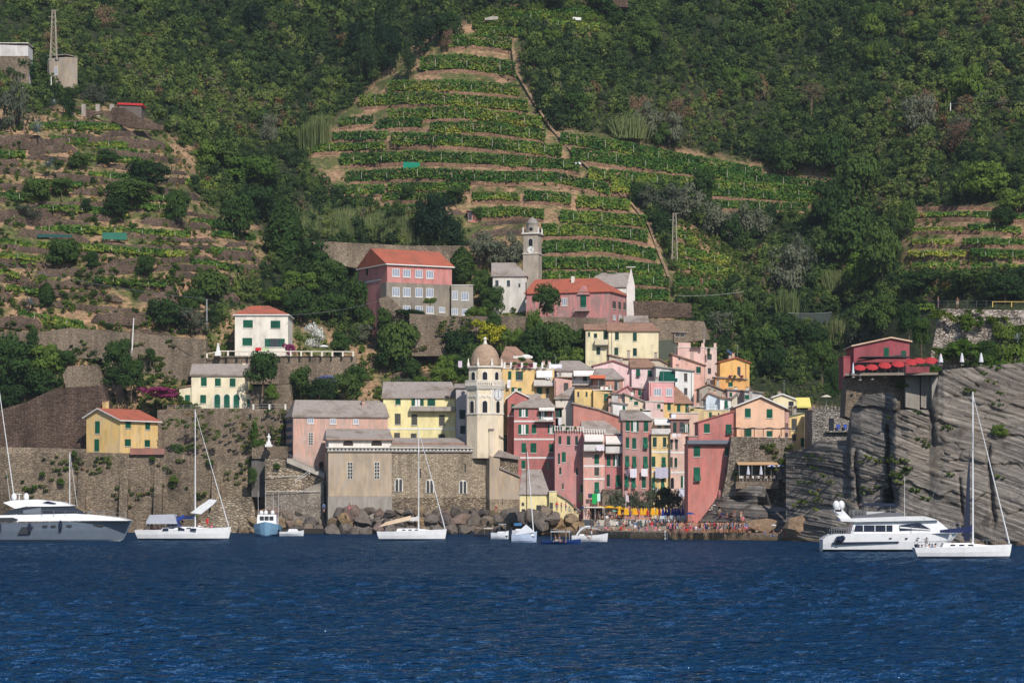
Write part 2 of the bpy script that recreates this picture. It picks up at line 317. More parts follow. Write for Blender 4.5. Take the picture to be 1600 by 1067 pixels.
# ---------------------------------------------------------------- cliff
def strata_mesh(name, us, vt, vb, Yb, rec, m, amp=3.0, nv_=200, du=1.6, tilt=.2, seed=0, cracks=(), lab='', folds=1.0):
    U = np.arange(us[0], us[-1]+.1, du); t = np.linspace(0, 1, nv_)
    top = np.interp(U, *zip(*vt)); bot = np.interp(U, *zip(*vb)); base = np.interp(U, *zip(*Yb))
    Vv = bot[None]+(top-bot)[None]*t[:, None]; Ug = np.repeat(U[None], nv_, 0)
    Yg = base[None]+(rec if np.isscalar(rec) else np.interp(U, *rec)[None])*t[:, None]**1.3*np.ones_like(Ug)
    s = Vv-tilt*Ug*folds-.2*np.clip(Ug-1395, 0, 400)*(seed == 1)+15*fbm(Ug/160, Vv/140, 3, seed+2)            # position across the tilted beds
    bed = np.floor(s/5.2+.9*fbm(Ug/60, Vv/60, 2, seed)); thin = np.floor(s/2.3)
    rel = (h2(bed.astype(np.int64), np.floor(Ug/46+bed*.37).astype(np.int64), seed+5)-.5)*.9+(h2(thin.astype(np.int64), thin.astype(np.int64)*0+3, seed)-.5)*.35
    big = fbm(Ug/75, s/26, 4, seed+7)*1.5
    blk = h2(np.floor(s/24+1.3*fbm(Ug/50, Vv/50, 3, seed+9)).astype(np.int64), np.floor(Ug/70+s/40+fbm(Ug/30, Vv/30, 2, seed)).astype(np.int64), seed+8)-.5; sm = np.clip(.45+1.5*fbm(Ug/90+7, Vv/60, 2, seed+20), .12, 1.1); Yg = Yg-(rel*amp*.26*sm+big*amp*.28+blk*amp*.26)
    for (cu, cw, v0, v1, dd) in cracks: Yg += dd*np.exp(-((Ug-cu-(Vv-760)*.06-5*fbm(Vv/30, Vv/30, 2, 4))/cw)**2)*np.clip((Vv-v0)/12, 0, 1)*np.clip((v1-Vv)/12, 0, 1)
    n = len(U); id2 = np.arange(n*nv_).reshape(nv_, n); f2 = np.stack([id2[:-1, :-1], id2[:-1, 1:], id2[1:, 1:], id2[1:, :-1]], -1).reshape(-1, 4)
    me = npmesh(name, NP(Ug, Vv, Yg).reshape(-1, 3), f2, m, [('strata', 'POINT', (h2(thin.astype(np.int64), bed.astype(np.int64), 3)).ravel()), ('wet', 'POINT', np.clip((Vv-(bot[None]-16))/9+fbm(Ug/20, Vv/9, 2)*.8, 0, 1).ravel())])
    return tag(link(name, me), kind='structure', label=lab), (U, Vv, Yg)
def cliffm(nt):
    a = N(nt, 'Attribute', attribute_name='strata'); w = N(nt, 'Attribute', attribute_name='wet')
    c = ramp(nt, a.outputs['Fac'], [(0, lin((82, 77, 74))), (.35, lin((114, 107, 101))), (.8, lin((142, 134, 126))), (1, lin((174, 165, 154)))])
    c = mix(nt, ramp(nt, noise(nt, pos(nt), .07, 5, .6), [(.48, G3(0)), (.66, G3(.35))]), c, lin((148, 134, 118)))
    c = mix(nt, .6, c, ramp(nt, noise(nt, pos(nt, (.3, 1, 2.2)), .9, 6, .7), [(.3, G3(.45)), (.5, G3(1)), (.72, G3(1.35))]), 'MULTIPLY')
    c = mix(nt, ramp(nt, noise(nt, pos(nt, (1, 1, .35)), .2, 5, .65), [(.58, G3(0)), (.68, G3(.7))]), c, lin((66, 58, 54)))
    k = N(nt, 'Math', operation='MULTIPLY', i1=.85); nt.links.new(w.outputs['Fac'], k.inputs[0]); c = mix(nt, k.outputs[0], c, lin((136, 104, 62)))
    return bsdf(nt, c, .85, noise(nt, pos(nt, (.5, 1, 3)), 1.6, 6, .7), 1, .5)
CLIFF = mat('layered_grey_rock', cliffm)
cliff, CG = strata_mesh('cliff', (1228, 1900), [(1228,706),(1262,700),(1275,690),(1322,688),(1330,640),(1345,618),(1395,612),(1408,640),(1452,640),(1466,590),(1474,578),(1600,566),(1900,560)],
    [(1228,852),(1300,856),(1420,858),(1600,862),(1900,870)], [(1228,399),(1300,385),(1385,377),(1400,372),(1500,366),(1600,360),(1900,350)], ((1228, 1300, 1330, 1420, 1470, 1600), (16, 14, 12, 12, 18, 28)), CLIFF, 3.2, 260, 1.6, .17, 1,
    [(1392, 3, 660, 790, 3.5), (1390, 8, 762, 798, 7), (1548, 3, 690, 830, 1.6), (1462, 2.5, 600, 700, 1.5), (1500, 2, 740, 850, 1.3), (1340, 3, 700, 800, 2)], 'tall grey sea cliff of tilted rock layers')
rock2, RG2 = strata_mesh('rock_ledge', (1086, 1262), [(1086,806),(1105,786),(1130,768),(1150,758),(1194,757),(1204,786),(1244,800),(1250,722),(1262,702)],
    [(1086,834),(1180,834),(1230,850),(1262,854)], [(1086,426),(1130,418),(1180,411),(1262,403)], 12, CLIFF, 2.2, 150, 1.3, .05, 21,
    [(1155, 14, 768, 790, 7), (1192, 12, 776, 800, 6), (1098, 4, 760, 800, 3)], 'grey layered rock ledge above the crowded quay')
# ---------------------------------------------------------------- quay and paving
def slab_wall(name, poly, Y, th, m, Y1=None, u0=None, u1=None, mt=None, **k):
    """upright wall whose outline is given in picture points on the plane from distance Y (at u0) to Y1 (at u1), th metres thick"""
    u0 = min(p[0] for p in poly) if u0 is None else u0; u1 = max(p[0] for p in poly) if u1 is None else u1; Y1 = Y if Y1 is None else Y1
    A = P(u0, CV, Y); B = P(u1, CV, Y1); ax = Vector((B.x-A.x, B.y-A.y, 0)).normalized(); n = Vector((-ax.y, ax.x, 0))
    mb = MB(); pts = []
    C = Vector((0, 0, CH))
    for u, v in poly:
        d = Vector(((u-CU)/F, 1, (CV-v)/F)); t = (A-C).dot(n)/d.dot(n); p = C+d*t; pts.append(((p-A).dot(ax), p.z))
    fn = lambda x, y, z: (ax.x*x+n.x*y, ax.y*x+n.y*y, z)
    mb.prism(pts, 0, th, m, fn, mt)
    return tag(mb.build(name, k.pop('parent', None), (A.x, A.y, 0)), **k)
QM = plaster((158, 144, 128), .9)
def quaym(nt):
    g = N(nt, 'NewGeometry'); sx = N(nt, 'SeparateXYZ'); nt.links.new(g.outputs['Position'], sx.inputs[0])
    c = ramp(nt, noise(nt, pos(nt, (.5, 1, 1)), .9, 5, .7), [(.3, lin((92, 80, 70))), (.5, lin((132, 116, 100))), (.7, lin((160, 142, 122)))])
    r = N(nt, 'MapRange', i1=-.2, i2=1.0, i3=1, i4=0); nt.links.new(sx.outputs[2], r.inputs[0])
    return bsdf(nt, mix(nt, r.outputs[0], c, lin((92, 74, 44))), .8, noise(nt, pos(nt), 1.5, 4), .8, .3)
QUAYM = mat('weathered_quay_concrete', quaym)
def polyslab(name, pts, z0, z1, m, **k):
    mb = MB(); n = len(pts); mb.poly([(x, y, z1) for x, y in pts], m)
    for i in range(n):
        (a, b), (c, d) = pts[i], pts[(i+1) % n]; mb.poly([(a, b, z0), (c, d, z0), (c, d, z1), (a, b, z1)], m)
    return tag(mb.build(name), **k)
XU = lambda u, Y: (u-CU)/F*Y
polyslab('quay', [(XU(872,438),438),(XU(935,431),431),(XU(985,420),420),(XU(1040,412),412),(XU(1150,407),407),(XU(1240,402),402),(XU(1275,412),412),(XU(1262,430),430),(XU(1080,470),470),(XU(840,480),480)], -1.5, 1.15, QUAYM, kind='structure', label='low concrete quay along the beach')
polyslab('beach_terrace', [(XU(905,441),441),(XU(1080,433),433),(XU(1080,470),470),(XU(870,475),475)], 0, 1.9, QM, kind='structure', label='raised paved square behind the quay')
polyslab('cafe_terrace', [(XU(914,446),446),(XU(1078,442),442),(XU(1078,475),475),(XU(905,478),478)], 0, 2.9, plaster((214, 206, 196), .4), kind='structure', label='white edged cafe terrace')
# ---------------------------------------------------------------- foliage
def rvec(n):
    a = RNG.normal(size=(n, 3)); return a/np.linalg.norm(a, axis=1, keepdims=True)
def leafcards(c, nrm, size, asp=.8):
    n = len(c); r = rvec(n); t = np.cross(nrm, r); t /= np.linalg.norm(t, axis=1, keepdims=True)+1e-9; b = np.cross(nrm, t)
    s = np.asarray(size).reshape(-1, 1)*np.ones((n, 1)); t = t*s; b = b*s*asp
    V = np.stack([c-t-b*.5, c+t*.2-b, c+t+b*.4, c-t*.3+b], 1); return V.reshape(-1, 3)
def crown_pts(n, lobes=14, flat=1.0, spread=.62, seed=0, kind='round'):
    rg = np.random.default_rng(seed); L = []
    for k in range(lobes):
        a = rg.uniform(0, 6.283); r = spread*math.sqrt(rg.uniform(0, 1)); z = rg.uniform(-.52, .72)*(1-.35*r)
        L.append((r*math.cos(a), r*math.sin(a), z*flat, rg.uniform(.24, .46)))
    L = np.array(L); w = L[:, 3]**2; w /= w.sum(); pick = rg.choice(lobes, n, p=w)
    d = rg.normal(size=(n, 3)); d[:, 2] = np.abs(d[:, 2])*.9-.6*rg.random(n); d /= np.linalg.norm(d, axis=1, keepdims=True)
    rr = L[pick, 3]*(1-.35*rg.random(n)**2); c = L[pick, :3]+d*rr[:, None]*np.array([1, 1, .85*flat]); nr = d+rg.normal(size=(n, 3))*.34; nr /= np.linalg.norm(nr, axis=1, keepdims=True)
    return c, nr
def leafm(name, stops, attr=False, tr=.28, fine=.5):
    def f(nt):
        if attr: src = N(nt, 'Attribute', attribute_name='tint').outputs['Fac']
        else: src = N(nt, 'ObjectInfo').outputs['Random']
        nn = noise(nt, pos(nt), fine, 3, .6); a = N(nt, 'MapRange', i1=.3, i2=.7, i3=-.18, i4=.18); nt.links.new(nn, a.inputs[0])
        s = N(nt, 'Math', operation='ADD'); nt.links.new(src, s.inputs[0]); nt.links.new(a.outputs[0], s.inputs[1])
        c = ramp(nt, s.outputs[0], stops); d = N(nt, 'BsdfDiffuse'); t = N(nt, 'BsdfTranslucent'); nt.links.new(c, d.inputs[0]); nt.links.new(c, t.inputs[0])
        m = N(nt, 'MixShader', i0=tr); nt.links.new(d.outputs[0], m.inputs[1]); nt.links.new(t.outputs[0], m.inputs[2]); return m.outputs[0]
    return mat(name, f)
L_ = lambda *c: lin(c)
WOODL = leafm('woodland_leaves', [(0, L_(48,66,44)), (.3, L_(68,88,50)), (.55, L_(94,112,58)), (.76, L_(120,132,68)), (.82, L_(96,102,80)), (.92, L_(108,98,76)), (1, L_(122,98,66))], True)
SCRUBL = leafm('scrub_leaves', [(0, L_(52,70,38)), (.4, L_(86,108,46)), (.6, L_(116,128,58)), (.72, L_(104,112,84)), (.86, L_(150,122,84)), (1, L_(178,140,96))], True)
VINEL = leafm('vine_leaves', [(0, L_(44,78,42)), (.4, L_(72,106,50)), (.7, L_(112,134,58)), (1, L_(158,158,70))], True, .25, .25)
BROAD = leafm('dark_broadleaf', [(0, L_(46,66,40)), (.5, L_(62,86,44)), (1, L_(82,102,52))])
BRIGHT = leafm('bright_green_leaves', [(0, L_(70,96,42)), (.5, L_(88,112,48)), (1, L_(106,124,58))])
OLIVE = leafm('grey_olive_leaves', [(0, L_(74,82,68)), (.5, L_(92,98,80)), (1, L_(110,114,94))])
PINEL = leafm('dark_conifer_needles', [(0, L_(32,48,36)), (.5, L_(40,60,42)), (1, L_(56,74,46))])
DRYL = leafm('dry_brown_leaves', [(0, L_(104,84,70)), (.5, L_(124,100,84)), (1, L_(138,112,92))])
REED = leafm('reed_leaves', [(0, L_(86,106,64)), (.5, L_(122,136,86)), (1, L_(156,156,110))], True, .3)
YELL = leafm('yellow_green_leaves', [(0, L_(140,144,44)), (1, L_(176,168,50))])
AGAVE = leafm('blue_grey_agave_leaves', [(0, L_(120,134,130)), (1, L_(142,152,146))])
PINKF = leafm('purple_blossom', [(0, L_(130,52,92)), (1, L_(150,66,110))]); WHITEF = leafm('white_blossom', [(0, L_(200,200,196)), (1, L_(214,212,204))]); BLUEF = leafm('blue_blossom', [(0, L_(110,116,160)), (1, L_(124,128,170))])
BARK = mat('bark', lambda nt: bsdf(nt, ramp(nt, noise(nt, pos(nt), 2, 3), [(.3, L_(80,66,54)), (.7, L_(124,106,88))]), .95))
def quads(n): return np.arange(n*4).reshape(n, 4)
def crown_mesh(nm, n, lobes, flat, size, seed, m, spread=.62):
    c, nr = crown_pts(n, lobes, flat, spread, seed); c[:, 2] += .6*flat
    return npmesh(nm, leafcards(c, nr, RNG.uniform(.6, 1.2, n)*size), quads(n), m)
def trunk_mesh(h=.45, r=.06, seed=0, br=6, top=.8, m=None):
    rg = random.Random(seed); mb = MB(); x = y = 0; p = Vector((0, 0, -.5)); 
    q = Vector((rg.uniform(-.05, .05), rg.uniform(-.05, .05), h)); mb.tube(p, q, r, r*.75, m or BARK, 7)
    for k in range(br):
        a = rg.uniform(0, 6.28); t = q+Vector((math.cos(a)*.45, math.sin(a)*.45, rg.uniform(.3, top-h+.35))); mb.tube(q, t, r*.55, r*.12, m or BARK, 5)
    me = bpy.data.meshes.new('trunk'); me.from_pydata(mb.v, [], mb.f); me.materials.append(m or BARK); return me
TK = [trunk_mesh(seed=k) for k in range(3)]
PRO = {'broad': [crown_mesh('crown', 2600, 22, 1.0, .06, k, BROAD) for k in (1, 2, 3)], 'bright': [crown_mesh('crown', 2400, 24, .85, .06, k, BRIGHT, .7) for k in (4, 5)],
 'olive': [crown_mesh('crown', 1600, 22, .95, .06, k, OLIVE, .68) for k in (6, 7)], 'pine': [crown_mesh('crown', 1600, 24, 1.25, .06, k, PINEL, .55) for k in (8, 9)],
 'dry': [crown_mesh('crown', 700, 20, 1.0, .05, k, DRYL, .68) for k in (10,)], 'yellow': [crown_mesh('crown', 1100, 16, 1.0, .085, 12, YELL)],
 'pinkf': [crown_mesh('crown', 900, 14, .8, .09, 13, PINKF, .75)], 'whitef': [crown_mesh('crown', 900, 12, 1.0, .06, 14, WHITEF, .7)], 'bluef': [crown_mesh('crown', 900, 14, .6, .06, 15, BLUEF, .8)]}
def cyp_mesh():
    n = 1500; rg = np.random.default_rng(3); z = rg.random(n); a = rg.uniform(0, 6.283, n); r = .42*np.sin(np.clip(z*.96+.06, 0, 1)*math.pi)**.6*(1+.25*fbm(a, z*9, 2))
    c = np.stack([r*np.cos(a), r*np.sin(a), z*2-.1], -1); nr = c*np.array([1, 1, 0])+rg.normal(size=(n, 3))*.2; nr /= np.linalg.norm(nr, axis=1, keepdims=True)
    return npmesh('crown', leafcards(c, nr, .07), quads(n), BROAD)
PRO['column'] = [cyp_mesh()]
def palm_mesh(m, n=26, droop=1.0, up=.9, wd=.07):
    mb = []; rg = random.Random(4)
    for k in range(n):
        a = k*2.4; e = rg.uniform(-.2, 1)*up; L = rg.uniform(.8, 1.05); prev = None
        for s in range(6):
            t = s/5; r = L*t*math.cos(e*.9); z = .95+L*t*math.sin(e)-droop*.55*t*t; c = (r*math.cos(a), r*math.sin(a), z); w = wd*(1-t*.8)+.01
            q = ((c[0]-w*math.sin(a), c[1]+w*math.cos(a), c[2]-w*.4), (c[0]+w*math.sin(a), c[1]-w*math.cos(a), c[2]-w*.4))
            if prev: mb += [prev[0], prev[1], q[1], q[0]]
            prev = q
    return npmesh('crown', np.array(mb), quads(len(mb)//4), m)
PRO['palm'] = [palm_mesh(BROAD)]; PRO['agave'] = [palm_mesh(AGAVE, 30, .25, 1.2, .09)]
def reed_clump(n=260, seed=0):
    rg = np.random.default_rng(seed); x = rg.normal(0, .45, n); y = rg.normal(0, .45, n); h = rg.uniform(.9, 1.9, n); lx = rg.normal(0, .16, n)+x*.25; w = .035
    a = rg.uniform(0, 3.14, n); dx = np.cos(a)*w; dy = np.sin(a)*w
    V = np.stack([np.stack([x-dx, y-dy, 0*x], -1), np.stack([x+dx, y+dy, 0*x], -1), np.stack([x+lx+dx*.4, y+dy*.4, h], -1), np.stack([x+lx-dx*.4, y-dy*.4, h], -1)], 1)
    return V.reshape(-1, 3)
PRO['reed'] = [npmesh('crown', reed_clump(320), quads(320), leafm('reed_leaves_single', [(0, L_(104,118,74)), (1, L_(128,134,90))], False, .3))]
TRN = {'broad': ('broadleaf_tree', 'dark green round bushy tree', 'tree'), 'bright': ('leafy_shrub', 'bright green leafy shrub', 'shrub'), 'olive': ('olive_tree', 'grey green olive tree', 'tree'), 'pine': ('pine_tree', 'tall dark pine tree', 'tree'),
 'dry': ('dry_tree', 'bare grey brown dry tree', 'tree'), 'yellow': ('yellow_tree', 'yellow green leafy tree', 'tree'), 'pinkf': ('bougainvillea', 'purple flowering bougainvillea', 'plant'), 'whitef': ('oleander', 'white flowering bush', 'plant'), 'bluef': ('flowering_bush', 'low bush full of pale blue flowers', 'plant'),
 'column': ('cypress', 'slim dark upright evergreen', 'tree'), 'palm': ('palm_tree', 'short palm with drooping fronds', 'palm'), 'agave': ('agave', 'spiky blue grey agave clump', 'plant'), 'reed': ('reed_clump', 'pale upright reed clump', 'plant')}
TRG = {'broad': 'broadleaf trees', 'bright': 'leafy shrubs', 'olive': 'olive trees', 'pine': 'pine trees', 'dry': 'dry trees', 'column': 'cypresses', 'agave': 'agaves', 'reed': 'reed clumps', 'pinkf': 'bougainvilleas', 'whitef': 'oleanders'}
def tree(kind, u, v, w, h, dY=0, Y=None, desc=None, trunk=True):
    """tree whose crown is centred at picture point u,v and w by h points large"""
    vb = v+h*.5; Yb = (float(TY(u, vb)) if Y is None else Y)+dY; p = P(u, vb, Yb); s = Yb/F
    nm, de, ca = TRN[kind]; root = empty(nm, p, random.uniform(0, 6.28), category=ca, group=TRG.get(kind))
    k = random.randrange(len(PRO[kind])); hh = {'column': 1.95, 'palm': 1.5, 'agave': 1.5, 'reed': 1.7, 'pine': 1.62, 'bluef': .85}.get(kind, 1.3); ww = {'column': .9, 'palm': 1.9, 'agave': 1.9, 'reed': 1.7, 'pine': 1.75}.get(kind, 1.9)
    c = link('crown', PRO[kind][k], root); c.scale = (w*s/ww, w*s/ww, h*s/hh)
    if trunk and kind not in ('agave', 'reed', 'bluef', 'pinkf', 'whitef'): t = link('trunk', TK[k % 3], root); t.scale = (w*s/2.2, w*s/2.2, h*s/1.6)
    size = 'small ' if w < 24 else ('large ' if w > 52 else '')
    later(root, size+(desc or de), u, v); return root
def bulk(name, us, vs, ds, m, nl=130, size=.13, tint=None, lab='', flat=1.15, dY=-.6, npro=10, reed=False, hs=None, lob=7):
    """one mass of shrubs nobody could count: crowns of leaf-sized faces at the given points of the hillside"""
    pros = []
    for k in range(npro):
        if reed: pros.append(reed_clump(nl, k).reshape(-1, 3))
        else:
            c, nr = crown_pts(nl, lob, flat, .6, 100+k); c[:, 2] += .35*flat; pros.append(leafcards(c, nr, np.random.default_rng(k).uniform(.6, 1.25, nl)*size))
    n = len(us); Yb = TY(us, vs)+dY; B = NP(us, vs, Yb); sc_ = ds*Yb/F*.5; out = np.empty((n, nl*4, 3), np.float32); an = RNG.uniform(0, 6.283, n); pk = RNG.integers(0, npro, n)
    hz = (RNG.uniform(.8, 1.25, n) if hs is None else hs)
    for k in range(npro):
        i = np.where(pk == k)[0]
        if not len(i): continue
        q = pros[k][None]; ca = np.cos(an[i])[:, None]; sa = np.sin(an[i])[:, None]; s = sc_[i][:, None]
        out[i, :, 0] = (q[..., 0]*ca-q[..., 1]*sa)*s+B[i, 0][:, None]; out[i, :, 1] = (q[..., 0]*sa+q[..., 1]*ca)*s+B[i, 1][:, None]; out[i, :, 2] = q[..., 2]*s*hz[i][:, None]+B[i, 2][:, None]
    tn = np.clip(RNG.beta(1.6, 1.9, n) if tint is None else tint, 0, 1); tn = np.repeat(tn, nl)+RNG.normal(0, .035, n*nl)
    o = link(name, npmesh(name, out.reshape(-1, 3), quads(n*nl), m, [('tint', 'FACE', tn)])); return tag(o, kind='stuff', label=lab)
# ---------------------------------------------------------------- buildings
class Facade:
    def __init__(s, u0, Y0, u1, Y1, vb):
        A = P(u0, vb, Y0); B = P(u1, vb, Y1); s.A = A; s.O = Vector((A.x, A.y, A.z)); s.ax = Vector((B.x-A.x, B.y-A.y, 0)); s.W = s.ax.length; s.ax.normalize(); s.ay = Vector((-s.ax.y, s.ax.x, 0))
        s.rz = math.atan2(s.ax.y, s.ax.x)
    def hit(s, u, v, plane='F', off=0.0):
        d = Vector(((u-CU)/F, 1, (CV-v)/F)); C = Vector((0, 0, CH))
        if plane == 'F': n = s.ay; Q = s.O+s.ay*off
        elif plane == 'R': n = s.ax; Q = s.O+s.ax*(s.W+off)
        else: n = s.ax; Q = s.O-s.ax*off
        t = (Q-C).dot(n)/d.dot(n); p = C+d*t-s.O
        return (p.dot(s.ax), p.dot(s.ay), p.z)
def window(par, fa, kind, u0, v0, u1, v1, plane='F', off=0.0, curtain=None):
    a = fa.hit(u0, v0, plane, off); b = fa.hit(u1, v1, plane, off)
    if plane == 'F': p0, p1 = a[0], b[0]; fn = lambda x, y, z: (x, off-y, z)
    elif plane == 'R': p0, p1 = a[1], b[1]; fn = lambda x, y, z: (fa.W+off+y, x, z)
    else: p0, p1 = b[1], a[1]; fn = lambda x, y, z: (-off-y, x, z)
    if p0 > p1: p0, p1 = p1, p0
    z1, z0 = a[2], b[2]; w = p1-p0; h = z1-z0; xm = (p0+p1)/2; f = MB(); nm = 'window'
    def shutter(x0, x1, m, tilt=0):
        s = MB(); t = .05
        pts = [(x0, .03), (x1, .03)]
        n = 6 if h > 1.2 else 3
        b0 = len(s.v)
        def sf(x, y, z): return fn(x, y+tilt*(z1-z)/h, z)
        s.box(x0, x0+.07, .03, .03+t, z0, z1, m, sf); s.box(x1-.07, x1, .03, .03+t, z0, z1, m, sf)
        for k in range(n): a0 = z0+h*k/n; s.box(x0+.07, x1-.07, .032, .03+t*.7, a0+.02, a0+h/n-.03, m, sf)
        s.build('shutter', fo)
    if kind in 'cgDp':
        m = {'c': GREEN, 'g': GREYS, 'D': DGREEN, 'p': GREEN}[kind]
        f.box(p0, p1, -.05, .02, z0, z1, DARK, fn); f.box(p0-.1, p1+.1, 0, .12, z0-.12, z0-.003, OFFW, fn); fo = f.build(nm, par)
        if kind == 'p':
            zm = z0+h*.45; hh = h; 
            s1 = MB(); s1.box(p0, xm-.02, .03, .08, zm, z1, m, fn); s1.build('shutter', fo); s2 = MB()
            s2.box(p0, p1, .03, .08, z0, zm-.03, m, lambda x, y, z: fn(x+.28*(zm-z)/h, y+.75*(zm-z)/(h*.55), z)); s2.build('shutter', fo)
            s3 = MB(); s3.box(xm+.02, p1, .03, .08, zm, z1, m, fn); s3.build('shutter', fo)
        elif w < .55: shutter(p0, p1, m)
        else: shutter(p0, xm-.015, m); shutter(xm+.015, p1, m)
    elif kind == 'o':
        q0, q1 = p0+w*.29, p1-w*.29; cm = random.choice([WHITE, GLASS, WHITE])
        f.box(q0-.06, q1+.06, -.05, .02, z0, z1, DARK, fn); f.box(q0, xm-.04, .02, .05, z0, z1-.05, cm, fn); f.box(xm+.04, q1, .02, .05, z0, z1-.05, cm, fn); f.box(p0-.02, p1+.02, 0, .14, z0-.12, z0-.003, OFFW, fn)
        fo = f.build(nm, par); shutter(p0, q0-.07, GREEN); shutter(q1+.07, p1, GREEN)
    elif kind == 'd':
        t = .06; f.box(p0, p1, -.05, .02, z0, z1, DARK, fn); f.box(p0-t, p1+t, 0, .05, z0-t, z0, OFFW, fn); fo = f.build(nm, par)
        g = MB(); g.box(p0+.05, p1-.05, .02, .035, z0+.05, z1-.05, GLASS, fn); g.build('pane', fo)
    elif kind in 'wn':
        n, r = (3, 1) if kind == 'w' else (2, 5)
        f.box(p0, p1, -.05, .015, z0, z1, DARK, fn)
        for k in range(n+1): x = p0+(w)*k/n; f.box(x-.05, x+.05, .015, .07, z0, z1, WHITE if kind == 'w' else OFFW, fn)
        for k in range(r+1): z = z0+h*k/r; f.box(p0, p1, .017, .065, z-.05, z+.05, WHITE if kind == 'w' else OFFW, fn)
        if kind == 'w': f.box(p0-.15, p1+.15, 0, .1, z0-.2, z0-.06, OFFW, fn)
        fo = f.build(nm, par); g = MB(); g.box(p0+.05, p1-.05, .016, .03, z0+.05, z1-.05, paint((150, 160, 178), .2) if kind == 'w' else GLASS, fn); g.build('pane', fo)
    elif kind in 'abl':
        def arch(x0, x1, za, zb, n=8):
            r = (x1-x0)/2; c = (x0+x1)/2; zc = zb-r*(1 if kind != 'l' else .7)
            return [(x0, za), (x1, za)]+[(c+r*math.cos(math.pi*i/n), zc+(zb-zc)*math.sin(math.pi*i/n)) for i in range(n+1)]
        if kind == 'a':
            f.prism(arch(p0-.22, p1+.22, z0, z1+.22), -.02, .05, OFFW, fn); fo = f.build('arched_door', par); g = MB(); g.prism(arch(p0, p1, z0, z1), .05, .09, GREEN, fn); g.box(xm-.02, xm+.02, .09, .1, z0, z1-.1, DARK, fn); g.build('door_leaf', fo)
        elif kind == 'l':
            f.prism(arch(p0-.1, p1+.1, z0, z1+.08), -.02, .04, WOODM, fn); fo = f.build(nm, par); g = MB(); g.prism(arch(p0, p1, z0+.05, z1), .04, .06, DARK, fn)
            for k in range(1, 5): x = p0+w*k/5; g.box(x-.03, x+.03, .06, .08, z0+.1, z1-h*.3, WOODM, fn)
            g.build('pane', fo)
        else:
            f.prism(arch(p0-.14, p1+.14, z0, z1+.2), -.02, .06, OFFW, fn); fo = f.build(nm, par)
            for x0, x1 in ((p0+.06, xm-.1), (xm+.1, p1-.06)): g = MB(); g.prism(arch(x0, x1, z0+.05, z1-.05), .06, .075, GLASS, fn); g.build('pane', fo)
    elif kind == 'k':                                              # flat dark panel painted as the shade of a deep arch
        r = w/2; pts = [(p0, z0), (p1, z0)]+[(xm+r*math.cos(math.pi*i/8), z1-r+r*math.sin(math.pi*i/8)) for i in range(9)]
        f.prism(pts, -.02, .03, DARK, fn); fo = f.build('archway', par)
    return fo
HOUSES = {}
